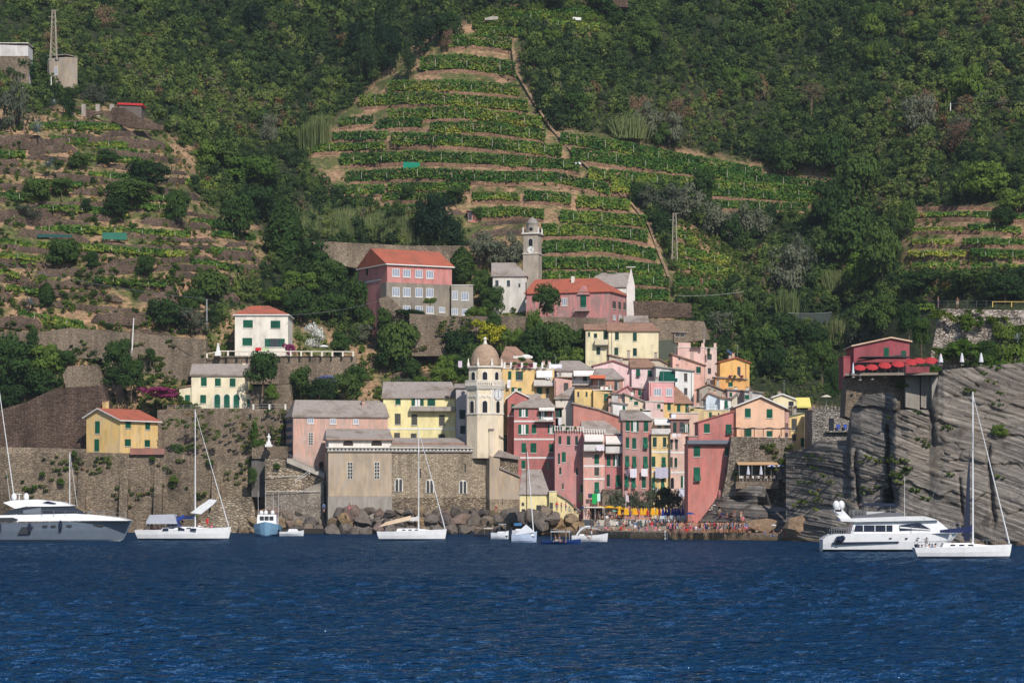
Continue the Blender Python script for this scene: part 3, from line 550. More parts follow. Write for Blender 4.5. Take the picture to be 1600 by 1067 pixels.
def house(key, label, Y, u0, u1, vb, rgb, roof=None, prof=None, gx=None, d=9, Y1=None, wins=(), wear=.5, ext=5, rc=SLATE, oh=.35, cat='house', name='house', wallm=None, group=None, chim=(), bands=(), rt=.22, rimc=None):
    if Y is None: Y = float(TY((u0+u1)/2, vb))-.5
    fa = Facade(u0, Y, u1, Y if Y1 is None else Y+Y1 if Y1 < 50 else Y1, vb); M = wallm or plaster(rgb, wear)
    root = empty(name, fa.O, fa.rz, label=label, category=cat, group=group); rm = rimc or rc
    W = fa.W; w = MB()
    if gx:                                                        # ridge parallel to the facade
        ve, vr = gx[:2]; ze = fa.hit((u0+u1)/2, ve)[2]; zr = fa.hit((u0+u1)/2, vr, 'F', d/2)[2]
        ra, rb = (fa.hit(gx[2], vr, 'F', d/2)[0], fa.hit(gx[3], vr, 'F', d/2)[0]) if len(gx) > 2 else (-oh, W+oh)
        ra = max(ra, -oh); rb = min(rb, W+oh)
        pts = [(0, -ext), (W, -ext), (W, ze), (0, ze)]; w.prism(pts, 0, d, M)
        if ra <= 0 and rb >= W:
            for x in (0, W-.01): w.poly([(x+.005, 0, ze), (x+.005, d/2, zr), (x+.005, d, ze)], M)
        r = MB(); k = (zr-ze)/(d/2); y0, y1 = -oh, d+oh; zo = ze-k*oh; e0, e1 = -oh, W+oh
        A, B, C, D = (e0, y0, zo+rt), (e1, y0, zo+rt), (rb, d/2, zr+rt), (ra, d/2, zr+rt); E_, F_ = (e1, y1, zo+rt), (e0, y1, zo+rt)
        for q in ((A, B, C, D), (D, C, E_, F_), (B, E_, C), (F_, A, D)): r.poly(q, rc)
        lo = lambda p: (p[0], p[1], p[2]-rt)
        for a, b in ((A, B), (B, E_), (E_, F_), (F_, A)): r.poly([lo(a), lo(b), b, a], rm)
        r.poly([lo(A), lo(F_), lo(E_), lo(B)], rm)
        if ra <= 0 and rb >= W: pass
        r.build('roof', root)
    else:
        pr = [fa.hit(u, v) for u, v in (prof or [(u0, vb-30), (u1, vb-30)])]; pr = [(p[0], p[2]) for p in pr]; pr[0] = (0, pr[0][1]) if abs(pr[0][0]) < .6 else pr[0]
        pts = [(pr[0][0], -ext), (pr[-1][0], -ext)]+list(reversed(pr)); w.prism(pts, 0, d, M)
        if roof != 'flat':
            r = MB(); n = len(pr); E = list(pr)
            s0 = (E[1][1]-E[0][1])/max(.1, E[1][0]-E[0][0]); s1 = (E[-1][1]-E[-2][1])/max(.1, E[-1][0]-E[-2][0])
            E[0] = (E[0][0]-oh, E[0][1]-s0*oh); E[-1] = (E[-1][0]+oh, E[-1][1]+s1*oh)
            for a, b in zip(E[:-1], E[1:]):
                r.poly([(a[0], -oh, a[1]+rt), (b[0], -oh, b[1]+rt), (b[0], d+oh, b[1]+rt), (a[0], d+oh, a[1]+rt)], rc)
                r.poly([(a[0], -oh, a[1]+.003), (b[0], -oh, b[1]+.003), (b[0], -oh, b[1]+rt), (a[0], -oh, a[1]+rt)], rm); r.poly([(a[0], -oh, a[1]+.004), (a[0], d+oh, a[1]+.004), (b[0], d+oh, b[1]+.004), (b[0], -oh, b[1]+.004)], rm)
            for e in (E[0], E[-1]): r.poly([(e[0], -oh, e[1]+.003), (e[0], d+oh, e[1]+.003), (e[0], d+oh, e[1]+rt), (e[0], -oh, e[1]+rt)], rm)
            r.build('roof', root)
        else:
            r = MB(); x0, x1 = pr[0][0], pr[-1][0]; zt = max(p[1] for p in pr)
            r.box(x0-.1, x1+.1, -.1, d+.1, zt+.003, zt+.16, OFFW if rc is SLATE else rc); r.build('cornice', root)
    w.build('wall', root)
    for q in wins: window(root, fa, q[0], *q[1:5], *(q[5:] if len(q) > 5 else ()))
    for vb_ in bands:
        z = fa.hit(u0, vb_)[2]; b = MB(); b.box(.02, W-.02, -.05, .02, z-.15, z+.15, WHITE); b.build('string_course', root)
    for (ua, ub, va, vc, dd) in chim:
        a = fa.hit(ua, va, 'F', dd); b_ = fa.hit(ub, vc, 'F', dd); c = MB(); c.box(a[0], b_[0], dd-.4, dd+.4, b_[2]-.6, a[2], M); c.box(a[0]-.1, b_[0]+.1, dd-.5, dd+.5, a[2], a[2]+.15, BROWNT); c.build('chimney', root)
    HOUSES[key] = (root, fa); return root, fa
def balcony(key, u0, v0, u1, v1, out=1.1, m=None, plane='F', railing=True, slab=.18):
    root, fa = HOUSES[key]; a = fa.hit(u0, v0); b = fa.hit(u1, v1); f = MB(); f.box(a[0], b[0], -out, 0, b[2]-slab, b[2], CONC); fo = f.build('balcony', root)
    r = MB(); M = m or METAL; z0, z1 = b[2], a[2]
    if m: r.box(a[0], b[0], -out, -out+.08, z0, z1, M); r.box(a[0], a[0]+.08, -out+.08, -.01, z0, z1, M); r.box(b[0]-.08, b[0], -out+.08, -.01, z0, z1, M)
    else:
        r.box(a[0], b[0], -out, -out+.05, z1-.06, z1, M); n = max(3, int((b[0]-a[0])/.3))
        for k in range(n+1): x = a[0]+(b[0]-a[0]-.04)*k/n; r.box(x, x+.04, -out, -out+.04, z0, z1-.06, M)
        for x in (a[0], b[0]-.04): r.box(x, x+.04, -out+.05, -.01, z1-.05, z1, M)
    r.build('railing', fo)
def awning(key, u0, v0, u1, v1, rgb, out=1.6, plane='F', off=0.0):
    root, fa = HOUSES[key]; a = fa.hit(u0, v0, 'F', off); b = fa.hit(u1, v1, 'F', off-out); c = fa.hit(u1, v0, 'F', off); m = paint(rgb, .9, .1, .86)
    f = MB(); x0, x1 = a[0], c[0]; y0, y1 = off-.02, off-out
    f.poly([(x0, y0, a[2]), (x1, y0, a[2]), (x1, y1, b[2]), (x0, y1, b[2])], m); f.poly([(x0, y0, a[2]-.04), (x0, y1, b[2]-.04), (x1, y1, b[2]-.04), (x1, y0, a[2]-.04)], m)
    f.box(x0, x1, y1-.01, y1+.02, b[2]-.28, b[2], m); f.build('awning', root)
def box_on(key, name, u0, v0, u1, v1, y0, y1, m):
    root, fa = HOUSES[key]; a = fa.hit(u0, v0, 'F', y0); b = fa.hit(u1, v1, 'F', y0); f = MB(); f.box(min(a[0], b[0]), max(a[0], b[0]), y0, y1, b[2], a[2], m); return f.build(name, root)
def rail(name, u0, v0, u1, v1, Y, h, m, label, Y1=None, every=1.6, pr=.16, parent=None, cat='railing', top=.12, group=None):
    A = P(u0, v0, Y); B = P(u1, v1, Y if Y1 is None else Y1); D = B-A; n = max(1, int(D.length/every)); f = MB()
    for k in range(n+1):
        p = D*k/n; f.box(p.x-pr/2, p.x+pr/2, p.y-pr/2, p.y+pr/2, p.z, p.z+h, m)
    for z in ([h-top/2] if top > .1 else [h-.03, h*.5]): f.tube((0, 0, z), (D.x, D.y, D.z+z), top/2, top/2, m, 5)
    return tag(f.build(name, None, A), label, cat, group)
W = house
# --- outlying houses
W('rail', 'yellow two storey house with green shutters and red roof on the sea wall', 507, 135, 188, 706, (238,184,84), prof=[(135,652),(155,639),(188,656)], Y1=502, d=11, rc=REDT, rimc=WHITE, oh=.6, ext=.3, chim=[(162,168,627,640,5)],
  wins=[('c',149,658,156,677),('c',148,686,155,705),('c',196,658,204,669,'R'),('c',227,660,234,671,'R'),('c',195,686,204,697,'R'),('c',226,687,234,698,'R')])
tag(slab_wall('garden_wall', [(203,700),(257,700),(257,710),(203,710)], 499.3, .3, plaster((170,92,74)), label='low red brick wall in front of the yellow house on the sea wall', cat='wall'))
W('villa', 'white two storey villa with red hip roof and green shutters above the stone terrace', 535, 367, 450, 554, (234,224,204), gx=(492,479.5,393,421), d=11, rc=REDT, rimc=WHITE, wear=.15, wins=[('c',380,500,395,512),('c',423,501,438,513),('c',379,528,394,540),('o',414,529,445,542)])
W('cream', 'cream two storey house with three arched green doors and grey roof', 522, 299, 383, 637, (240,222,176), gx=(586,570), d=8, wear=.15, ext=.5, chim=[(379,384,567,572,4)], wins=[('c',314,590,323,603),('c',336,591,345,603),('c',359,591,368,604),('c',313,617,322,630),('a',335,616,344,637),('a',350,616,359,637),('a',365,616,374,637)])
W('creamL', 'small cream annex with one green shutter beside the cream house with arched doors', 522.5, 280, 298.6, 637, (240,222,176), prof=[(280,606),(298.6,603)], d=6, wear=.15, ext=.5, rc=BROWNT, wins=[('c',289,617,297,630)])
W('creamR', 'tiny cream lean-to with green door at the end of the cream house with arched doors', 522.5, 383.4, 392, 637, (240,222,176), prof=[(383.4,614),(392,616)], d=6, wear=.15, ext=.5, rc=BROWNT, wins=[('c',386,624,390,636)])
W('oratory', 'long faded pink chapel with grey roof and grey banded end wall', 498, 458, 606, 772, (214,150,126), gx=(651,627,461,606), Y1=502.2, d=12, oh=.3, wear=1, ext=1, cat='chapel', name='chapel', chim=[(565,570,626,640,4)],
  wins=[('w',481,653,490,661),('w',516,654,525,662),('w',552,655,560,662),('n',482,676,489,695),('k',498.5,721,505.5,756)])
def bands_on_end():
    root, fa = HOUSES['oratory']; g = paint((96, 100, 112), .9, .1); f = MB(); zt = fa.hit(458, 652)[2]; k = 0; z = 1.5
    while z < zt-.6: f.box(-.05, -.004, 1.2, 11.7, z, z+.75, g); z += 1.55
    f.build('grey_stone_band', root)
bands_on_end()
W('yellowbig', 'large pale yellow four storey house with grey roof behind the church', 507, 599, 712, 700, (240,222,138), gx=(621,598,594,706), d=12, wear=.15, bands=(670,),
  wins=[('c',618,621,626,632),('o',643,622,662,634),('c',668,623,680,634),('g',617,646,626,663),('g',643,647,652,664),('g',686,648,695,665),('g',616,676,625,684),('g',642,677,651,685),('g',685,678,695,686)])
balcony('yellowbig', 641, 635.5, 710, 641, 1.3, CONC)
W('alley', 'narrow grey white house in shade behind the domed bell tower', 503, 712.5, 731, 700, (190,180,180), gx=(606,601), d=8, wins=[('D',718,640,727,655),('D',719,665,727,678)])
# --- school / convent level
W('school', 'large pink school with red roof and white framed windows over a grey base', 562, 605, 706, 491, (206,108,100), gx=(414.5,393.5,577,690), Y1=569.5, d=15, rc=REDT, rimc=WHITE, oh=.5, cat='school', name='school_building', wear=.3,
  wins=[('w',613,420,624,432),('w',630,421,641,433),('w',649,422,660,434),('w',666,423,677,435),('d',572,420,575,431,'L'),('d',570,449,574,456,'L')])
def school_base():
    root, fa = HOUSES['school']; zt = fa.hit(605, 441)[2]; m = plaster((148,132,112), .8); f = MB(); f.box(-.3, fa.W+.1, -.25, .0, -5, zt, m); f.box(-.28, -.004, .0, 3.0, -5, zt, m); f.build('base', root)
    for r in ((449,463),(477,488)):
        for u in (613, 630, 649, 666): window(root, fa, 'w', u, r[0]+(u-613)*.03, u+11, r[1]+(u-613)*.03, 'F', -.26)
    window(root, fa, 'w', 686, 480, 695, 488, 'F', -.26)
    z = fa.hit(572, 441, 'L')[2]; f = MB(); f.box(-.04, -.003, 3.1, 14.9, z-.15, z+.15, WHITE); f.build('string_course', root)
school_base()
W('annex', 'grey flat roofed annex with white framed windows beside the pink school', 568, 705, 739, 493, (166,154,138), prof=[(705,446),(739,447)], roof='flat', d=12, cat='annex', wins=[('w',704.8+2,455,715,468),('w',721,457,732,469),('w',706,482,715,491),('w',722,483,731,492)], rc=SLATE)
W('whitemid', 'old white house with a low grey roof left of the convent', 572, 770, 823, 480, (214,206,196), gx=(431,412,745,805), d=12, wear=.7, wins=[('d',774,438,779,448),('d',792,438,797,448),('d',810,443,813,449)], ext=3)
W('convent', 'faded pink convent with red tiled roof and green balcony door', 566, 822, 953, 508, (208,108,104), gx=(457,437,822,932), Y1=560, d=15, rc=REDT, wear=1.2, cat='convent', name='convent', ext=2,
  wins=[('w',878,466,886,477),('c',907,461,916,481),('d',856,478,862,486),('g',957,470,962,483,'R'),('g',966,471,970,484,'R'),('g',974,472,977,485,'R'),('w',958,492,962,500,'R'),('w',967,492,971,500,'R')])
balcony('convent', 899, 479.5, 922, 485, 1.2)
def conv_gable():
    root, fa = HOUSES['convent']; a = fa.hit(902, 457); c = fa.hit(911, 446); b = fa.hit(923, 457); f = MB(); f.prism([(a[0], a[2]-.5), (b[0], b[2]-.5), (c[0], c[2])], -.35, 4, plaster((208,108,104), 1.2)); f.build('dormer', root)
    g = MB(); g.box(*(fa.hit(882,440)[0], fa.hit(886,440)[0]), 5, 6, fa.hit(884,448,'F',5)[2], fa.hit(884,432,'F',5)[2], OFFW); g.build('chimney', root)
conv_gable()
W('church2', 'old hillside church with a long grey roof behind the convent', 581, 876, 984, 500, (222,212,204), gx=(448,428,876,984), d=13, cat='church', name='hillside_church', ext=2, wear=.4)
W('church2f', 'tall narrow white church gable end at the right of the convent roof', 572, 979, 992, 500, (226,216,210), prof=[(979,449),(986,418),(992,447)], roof='flat', d=1.2, cat='bell gable', name='bell_gable', ext=2, wear=.3, rc=OFFW)
W('paleyellow', 'pale yellow house with dark green shutters under the convent wall', 535, 951, 1029, 575, (240,220,166), gx=(517,506,945,1018), d=9, rc=BROWNT, wear=.15, wins=[('D',961,519,967,531),('D',989,520,995,533),('D',960,543,966,555),('D',989,544,995,556)])
W('paleyellowL', 'cream wing with a small balcony left of the pale yellow house', 536, 915, 950.6, 575, (236,218,160), gx=(515,508), d=8, rc=BROWNT, wear=.3, wins=[('D',919,519,922,526),('D',928,521,933,528),('D',943,517,949,536),('D',932,542,938,554)])
balcony('paleyellowL', 929, 531, 950, 538.5, 1.2, plaster((226,206,158)))
W('shed', 'small grey roofed shed above the pale yellow house', 545, 977, 1011, 512, (190,180,170), gx=(503,495), d=5, cat='shed', name='shed', wear=.6)
# --- upper village
W('brownrow', 'long low house with a worn brown tile roof under the pale yellow house', 522, 952, 1044, 590, (214,190,160), prof=[(952,555),(975,561),(1030,562),(1044,569)], d=7, rc=BROWNT)
W('pinkx', 'pale pink house with two propped green shutters and brown roof', 510, 987, 1025, 610, (236,196,196), gx=(574,563,958,1013), d=9, rc=BROWNT, wear=.15, wins=[('p',994,577,1000,587),('p',1012,578,1018,588)])
W('pinkx2', 'pale pink gabled wall with a dark red verge left of the pale pink house', 511, 927, 987, 600, (238,188,186), prof=[(927,572),(958,564),(987,574.5)], d=7, rc=BROWNT, rimc=plaster((170,80,70)), wear=.15)
W('slatew', 'house with a wide sloping grey slate roof over an orange porch', 501, 927, 973, 612, (200,120,90), gx=(592,577,930,958), d=9, wins=[('d',935,595,939,602),('d',941,595,946,603),('d',960,594,965,610)])
box_on('slatew', 'terrace_canopy', 922, 586, 946, 591, -2.2, -.01, paint((226,120,86), .8))
balcony('slatew', 922, 603, 958, 609, 1.6)
W('whiter', 'white house with a large white awning and brown slate roof', 506, 870, 928, 612, (228,220,216), gx=(578.5,565,876,905), d=9, wear=.2, wins=[('d',896,581,899,592),('D',911,585,917,597)])
awning('whiter', 896, 577.5, 931, 585.5, (240,236,232)); balcony('whiter', 893, 596, 922, 601, 1.2); W('slatetop', 'brown slate roofed house behind the dome top', 514, 781, 832, 585, (190,150,120), gx=(566,543,790,806), d=10, rc=BROWNT)
W('yellowp', 'ochre yellow house with roof terrace right of the bell tower', 500, 785, 835, 640, (232,184,96), prof=[(785,576),(835,577.5)], roof='flat', d=8, wear=.2, wins=[('c',794,580,799,593),('o',806,580,817,594),('c',799,605,806,612),('c',809,606,815,611)])
for i, u in enumerate((787, 797, 814, 833)): box_on('yellowp', 'pier', u, 566, u+3, 576.3, .1, .5, WHITE)
box_on('yellowp', 'terrace_parapet', 800, 571.5, 833, 575.8, .15, .3, plaster((170,70,60)))
awning('yellowp', 802, 556, 832, 557.5, (238,232,224), 2.5, off=4)
W('yellowp2', 'ochre house with white awning and rounded balcony beside the roof terrace', 500.5, 835.3, 866, 650, (230,178,98), prof=[(835.3,577),(866,577)], roof='flat', d=8, wear=.2, wins=[('d',837,581,846,592),('c',828.5+10,605,847,616),('g',853,606,858,622)])
awning('yellowp2', 838, 578.5, 863, 588, (240,238,234), 2.0); balcony('yellowp2', 834, 594, 866, 602.5, 1.6, plaster((214,204,196), .3))
for u in (836, 846, 858): box_on('yellowp2', 'pier', u, 566.5, u+3, 576, .1, .5, WHITE)
W('pinkq', 'salmon pink house with one grey window shutter and a dark flat roof edge', 498, 866.4, 894, 640, (224,150,130), prof=[(866.4,590),(894,594)], roof='flat', rc=BROWNT, d=8, wins=[('g',881,598,888,611)])
W('backslate', 'low grey slate roof with a white cabin wall behind the salmon pink house', 512, 836, 884, 600, (218,210,206), gx=(578,572), d=6)
W('yellowt', 'small ochre house with two dark windows in the middle of the village', 488, 898, 926, 640, (234,190,96), prof=[(898,607.5),(926,608.5)], roof='flat', rc=BROWNT, d=6, wear=.2, wins=[('d',902,612,905,620),('d',915,612,918,620)])
W('yellowv', 'ochre yellow house below the orange porch with a propped shutter', 487, 927, 958, 660, (230,180,92), prof=[(927,610),(958,613)], roof='flat', d=7, wear=.4, wins=[('p',944,615,951,625),('c',949,636,953,641)])
W('slates', 'white walled house under a wide grey slate roof in the village centre', 492, 868, 898.5, 690, (222,206,190), gx=(622,606,893,898), d=7, wear=.5, wins=[('d',876,624,878,627),('w',888,627,893,632)])
W('whiteac', 'white house with a thick flat roof and dark green awning', 501, 1055, 1082, 640, (232,228,224), prof=[(1055,577),(1084,580)], d=8, wear=.15, wins=[('g',1069,583,1074,596),('g',1069,606,1074,617)], rc=CONC)
W('whiteac2', 'open white loggia with a dark green awning left of the white house', 502, 1025, 1054.6, 640, (226,220,214), prof=[(1022,573),(1054.6,577)], d=8, wear=.15, rc=CONC, wins=[('d',1030,586,1044,595),('d',1050,588,1054,598)])
awning('whiteac2', 1031, 580, 1058, 593, (24,84,72), 1.2)
W('pinkad', 'salmon house with a roof sloping down to the right and one green window', 509, 1051, 1101, 615, (228,160,140), prof=[(1051,554),(1101,571)], d=8, wear=.15, rc=BROWNT, wins=[('c',1088,573,1095,583),('d',1060,559,1063,562.5)])
W('pinkae', 'pale pink house with a roof terrace and square piers', 516, 1059, 1101, 600, (232,178,164), prof=[(1059,543),(1101,543)], roof='flat', d=8, wear=.15, wins=[])
box_on('pinkae', 'parapet', 1060, 535.5, 1079, 542.6, .1, .4, plaster((232,178,164), .1)); box_on('pinkae', 'pier', 1096, 536, 1100.6, 542.6, .1, .6, plaster((232,178,164), .1))
W('pinkae2', 'narrow pale pink wing with dark openings right of the roof terrace house', 517, 1101.5, 1120, 600, (226,186,172), prof=[(1101.5,545),(1120,544)], roof='flat', d=8, wins=[('d',1105,553,1112,562),('d',1106,575,1111,584)])
box_on('pinkae2', 'pier', 1115.5, 536, 1119.5, 543.6, .1, .6, plaster((232,178,164), .1))
W('orange', 'bright orange house with a terrace full of flowers', 505, 1125, 1168, 625, (236,164,62), prof=[(1123,566),(1150,559.5),(1171,567)], d=8, wear=.1, rc=REDT, wins=[('d',1152,573,1157,586)])
W('orange2', 'lower orange block with a grey slate terrace edge', 500, 1118, 1166, 625, (232,152,58), prof=[(1118,590),(1166,593)], d=4.5, wear=.1, wins=[('c',1138,597,1145,604)])
W('beigeag', 'grey beige house with a low brown roof', 495, 1093, 1137, 640, (182,166,144), prof=[(1090,607),(1107,600.5),(1138,613)], d=8, rc=BROWNT, wear=.7)
W('aterr', 'pink walled terrace house with two green windows at the upper edge of the village', 492, 1137, 1163, 640, (226,176,164), prof=[(1137,609),(1163,611)], d=7, wins=[('c',1140,613,1144,620),('c',1150,614,1153,624)])
W('greyaj', 'pale blue grey cottage with a green door left of the peach house roof', 488, 1163.5, 1190, 650, (196,192,190), prof=[(1163.5,611),(1190,614)], d=7, wins=[('c',1158+6,617,1173,624)])
W('pinkaa', 'pink house with two white curtained windows and a long parapet', 483, 1014, 1053, 628, (228,142,142), prof=[(1014,597),(1053,598)], roof='flat', ext=.1, d=8, wear=.15, wins=[('w',1022,607,1033,618),('w',1041,607,1050,618)])
balcony('pinkaa', 1014, 619, 1037, 626, 1.0, plaster((214,150,140)))
W('yellowab', 'yellow house with three tall green shutters and a sloping brown roof', 484, 1053.5, 1080, 660, (232,180,84), gx=(629,605,1049,1056), d=9, rc=BROWNT, wear=.2, wins=[('c',1058,630,1063,643),('c',1071,630,1076,645)])
W('yellowab2', 'ochre wall with one green shutter under the pink house with curtained windows', 483.4, 1037, 1053.3, 660, (232,180,84), prof=[(1037,628.6),(1053.3,628.6)], roof='flat', d=8, wins=[('c',1043,630,1048,641)], rc=CONC)
W('redb2', 'red wall under a small grey roof between the tower and the slate roofs', 498, 823.5, 848, 700, (196,84,78), gx=(626,613,812,838), d=6, wins=[('c',840,628,845,636)])
W('redap', 'small red pink house with two green windows in the village centre', 492, 984, 1006, 640, (206,110,106), prof=[(984,606),(1006,608)], d=6, rc=SLATE, wins=[('c',987,609,992,615),('c',997,610,1003,618)])
W('pinkak', 'small pink gable with a raking red verge', 487, 950, 987, 645, (218,140,142), prof=[(950,621),(981,603.5),(987,610)], d=6, rc=plaster((190,80,80)), wear=.2)
W('greyak', 'grey white cabin with an air conditioning box on its wall', 482, 956, 976, 655, (206,194,192), prof=[(956,615),(976,618)], d=4, wins=[('w',963,618,969,622)])
W('peacham', 'tiny peach house with a green window under a slate lean-to roof', 481, 976.5, 1008, 660, (232,196,156), prof=[(976.5,616),(1008,628)], d=6, wins=[('c',984,621,988,625),('c',991,627,997,633)])
W('pinkan', 'pale pink low house with one green shutter behind the laundry terraces', 480, 1008.5, 1037, 660, (228,178,170), prof=[(1008.5,628),(1037,630)], roof='flat', d=6, wins=[('c',1027,631,1032,638)])
W('whiteal', 'small white house with a green shutter above the grey slate roof', 478, 956, 978, 660, (232,228,226), prof=[(954,629),(979,632)], d=5, wear=.1, wins=[('c',973,634,977,641)])
W('blueah', 'light blue gable behind a balcony railing', 478, 1103, 1124.6, 660, (190,206,220), prof=[(1101,621),(1108,614.5),(1126,622)], d=7, wear=.1, rc=BROWNT)
W('whiteah', 'white cottage with a propped green shutter and brown roof', 477, 1125, 1142, 670, (230,228,226), prof=[(1124,622),(1142,624)], d=7, wear=.1, rc=BROWNT, wins=[('p',1132,626,1137,637)])
W('beigeah', 'beige wing with one narrow dark window beside the white cottage', 478, 1142.4, 1152, 670, (216,196,164), prof=[(1142.4,625),(1152,617)], d=7, wins=[('g',1141+2,635,1145,642)])
W('ochreah', 'ochre lower house with one green shutter under the blue gable', 474, 1088, 1140, 690, (224,190,124), prof=[(1088,641),(1140,641)], roof='flat', d=4, wear=.4, wins=[('c',1108,644,1112,653),('g',1122,645,1124,650)])
rail('balcony_railing', 1104, 640, 1125, 640, 473.9, 1.0, METAL, 'thin metal railing in front of the light blue gable', every=.6, pr=.05, top=.06)
W('terrace_a', 'white terrace parapets with washing in the village centre', 471, 986, 1018, 690, (228,222,220), prof=[(986,641),(1018,644)], roof='flat', d=8, wear=.3, wins=[('d',994,647,1000,650)])
W('terrace_b', 'peach parapet terrace under the yellow house with tall green shutters', 468, 1050, 1078, 700, (226,176,150), prof=[(1046,646),(1091,647)], roof='flat', d=8, wear=.2, wins=[('D',1052,659,1058,676),('d',1070,660,1077,676)])
W('ochrec', 'ochre block behind the red seafront houses', 471, 1077, 1100, 700, (222,184,118), prof=[(1077,636),(1100,640)], roof='flat', d=6)
# --- seafront row
W('redb', 'red gabled house right behind the bell tower', 494, 793, 824, 720, (196,84,78), prof=[(792,622),(806,611.5),(824,620)], d=9, rimc=WHITE, wear=.4, bands=(650,), wins=[('c',799,631,804,644)])
W('reda', 'red five storey house with white bands and many green shutters', 491, 803, 866.6, 772, (196,86,80), gx=(636.5,624,825,856), d=8, wear=.5, bands=(658,686,715),
  wins=[('o',811,639,825,651),('o',842,641,854,655),('o',861,641,872-7,652),('o',810,663,826,678),('c',831,663,838,677),('o',856,663,866,677),('c',815,692,822,707),('c',829,692,838,707),('c',858,693,864,706),('c',815,719,821,732),('d',853,722,860,733)])
awning('reda', 842, 635.5, 866.4, 639.5, (240,236,230), 1.2); balcony('reda', 836, 651, 866, 657.5, 1.3)
W('redar', 'red top floor room with a white framed door beside the roof terrace', 492, 867, 878, 700, (196,86,80), prof=[(867,638),(878,638)], d=6, wins=[('o',868,641,875,652)])
W('pinkc', 'rose pink house with many narrow shutters and a roof terrace', 465, 867, 911, 805, (204,112,108), prof=[(867,673),(911,674)], roof='flat', rc=OFFW, d=9, wear=.6,
  wins=[('D',873,681,877,694),('D',886,681,891,695),('D',899,681,903,695),('D',872,708,875,725),('c',878,706,884,722),('D',874,730,877,741),('D',900,731,903,742),('g',878,755,881,764),('p',907,757,910,769)])
W('pinkd', 'salmon and grey narrow house with a balcony under a white awning', 462, 911.5, 945, 808, (224,144,124), prof=[(911.5,676),(945,677)], roof='flat', rc=OFFW, d=9, wear=1.1, bands=(728,748), wins=[('d',914,683,942,694),('c',929,710,936,725),('g',929,730,936,743),('p',929,753,936,770)])
awning('pinkd', 913, 677.5, 943, 687.5, (236,226,220), 1.5); balcony('pinkd', 912, 694.5, 944, 703.5, 1.2, plaster((214,206,204), .2))
W('pinkd2', 'red house with a balcony under a double white awning', 462.5, 945.4, 974, 808, (204,94,92), prof=[(945.4,679),(974,681)], roof='flat', rc=OFFW, d=9, wear=.6, wins=[('d',947,686,972,696),('c',948,711,954,728),('o',958,710,969,728),('D',948,741,953,760),('p',962,742,969,760)])
awning('pinkd2', 946, 681, 979, 691.5, (236,226,220), 1.6); balcony('pinkd2', 946, 697.5, 979, 707, 1.2, plaster((214,206,204), .2))
tag(slab_wall('stone_base_wall', [(941,764),(1018,764),(1018,808),(941,808)], 460.6, 1.2, stone('dark_stone_base', (96,86,76), (140,126,110), (66,56,50), s=(2, 2, 5))), 'dark stone ground floor wall behind the tamarisk trees', 'wall')
W('redg', 'long brick red house with a sloping roof edge behind the seafront', 476, 896, 972, 720, (196,104,84), prof=[(896,631),(935,640),(972,653)], d=8, wear=.3, wins=[('c',943,660,948,668)])
W('greyroofc', 'low grey slate roof behind the balustrade of the roof terraces', 473, 911, 972, 720, (190,150,130), gx=(677,656,908,940), d=7)
W('redf', 'tall weathered brick pink house with twelve green shutters', 460, 973, 1017.6, 808, (202,108,96), gx=(656,642,935,998), d=10, wear=1.2, bands=(), wins=[('c',978,657,984,673),('o',986,657,998,674),('c',1006,657,1013,674),('c',978,683,983,700),('c',988,684,994,701),('p',1005,683,1012,700),('p',977,712,983,729),('p',988,713,994,730),('p',1005,713,1012,731),('p',976,744,982,761),('p',987,745,993,762),('c',1003,744,1009,762)])
W('yellowh', 'narrow yellow seafront house with a terrace under a white awning', 459, 1018, 1047, 808, (234,192,108), prof=[(1018,678),(1047,678)], roof='flat', d=9, rc=OFFW, wear=.2, bands=(706,737), wins=[('D',1020,683,1026,698),('D',1036,683,1041,698),('c',1018.5,713,1024,729),('p',1034,714,1040,729),('p',1018.5,746,1023,762),('p',1033,747,1038,763)])
W('yellowht', 'recessed top room with cream walls behind the terrace of the narrow yellow house', 463, 1018, 1047, 700, (222,186,140), prof=[(1018,654),(1047,655)], roof='flat', d=4, wins=[('d',1027,661,1033,672),('d',1038,661,1044,672)])
awning('yellowht', 1022, 654.5, 1047, 661.5, (242,238,234), 1.8); balcony('yellowh', 1018, 669.5, 1047.5, 677.5, .3, plaster((222,214,210), .2))
W('pinki', 'pale pink narrow seafront house with grey and green shutters', 458, 1047.6, 1076, 808, (232,178,156), prof=[(1047.6,677),(1076,678)], roof='flat', rc=BROWNT, d=9, wear=.3, bands=(707,738), wins=[('g',1048,687,1051,702),('g',1055,686,1059,702),('c',1071,689,1075.5,698),('g',1047.8,714,1051,730),('D',1054,715,1058,730),('c',1070,712,1075.5,728),('k',1048,746,1053,763),('o',1064,743,1075,762)])
W('pinkit', 'dark recessed balcony storey above the pale pink narrow house', 461, 1048, 1077, 700, (150,96,88), prof=[(1048,655),(1077,655)], d=4, wins=[('D',1052,660,1057,676),('d',1062,659,1068,675),('o',1068,662,1077,676)], rc=plaster((224,176,152)))
balcony('pinkit', 1062, 668, 1078, 676.5, 1.0)
# low yellow buildings by the rocks
W('slatelow', 'pale yellow low house with a big grey slate roof behind the breakwater', 456, 812, 857.5, 806, (240,216,134), gx=(772,735,816,846), d=13, oh=.2, wear=.3, wins=[('d',815,785,819,790),('d',815,795,821,802),('d',838,789,846,799)], ext=1)
W('yellowlow', 'pale yellow low house with an arched top corner and brown window', 455, 858, 870, 806, (240,216,134), prof=[(858,768),(870,768)], roof='flat', d=8, rc=OFFW, wear=.2, wins=[('g',859,785,864,795)], ext=1)
W('yellowlow2', 'cream shed wall under a steep grey roof running down to the beach', 455.5, 870.4, 904, 808, (232,208,138), prof=[(870.4,772),(885,780),(904,797)], d=8, wear=.2, ext=1)
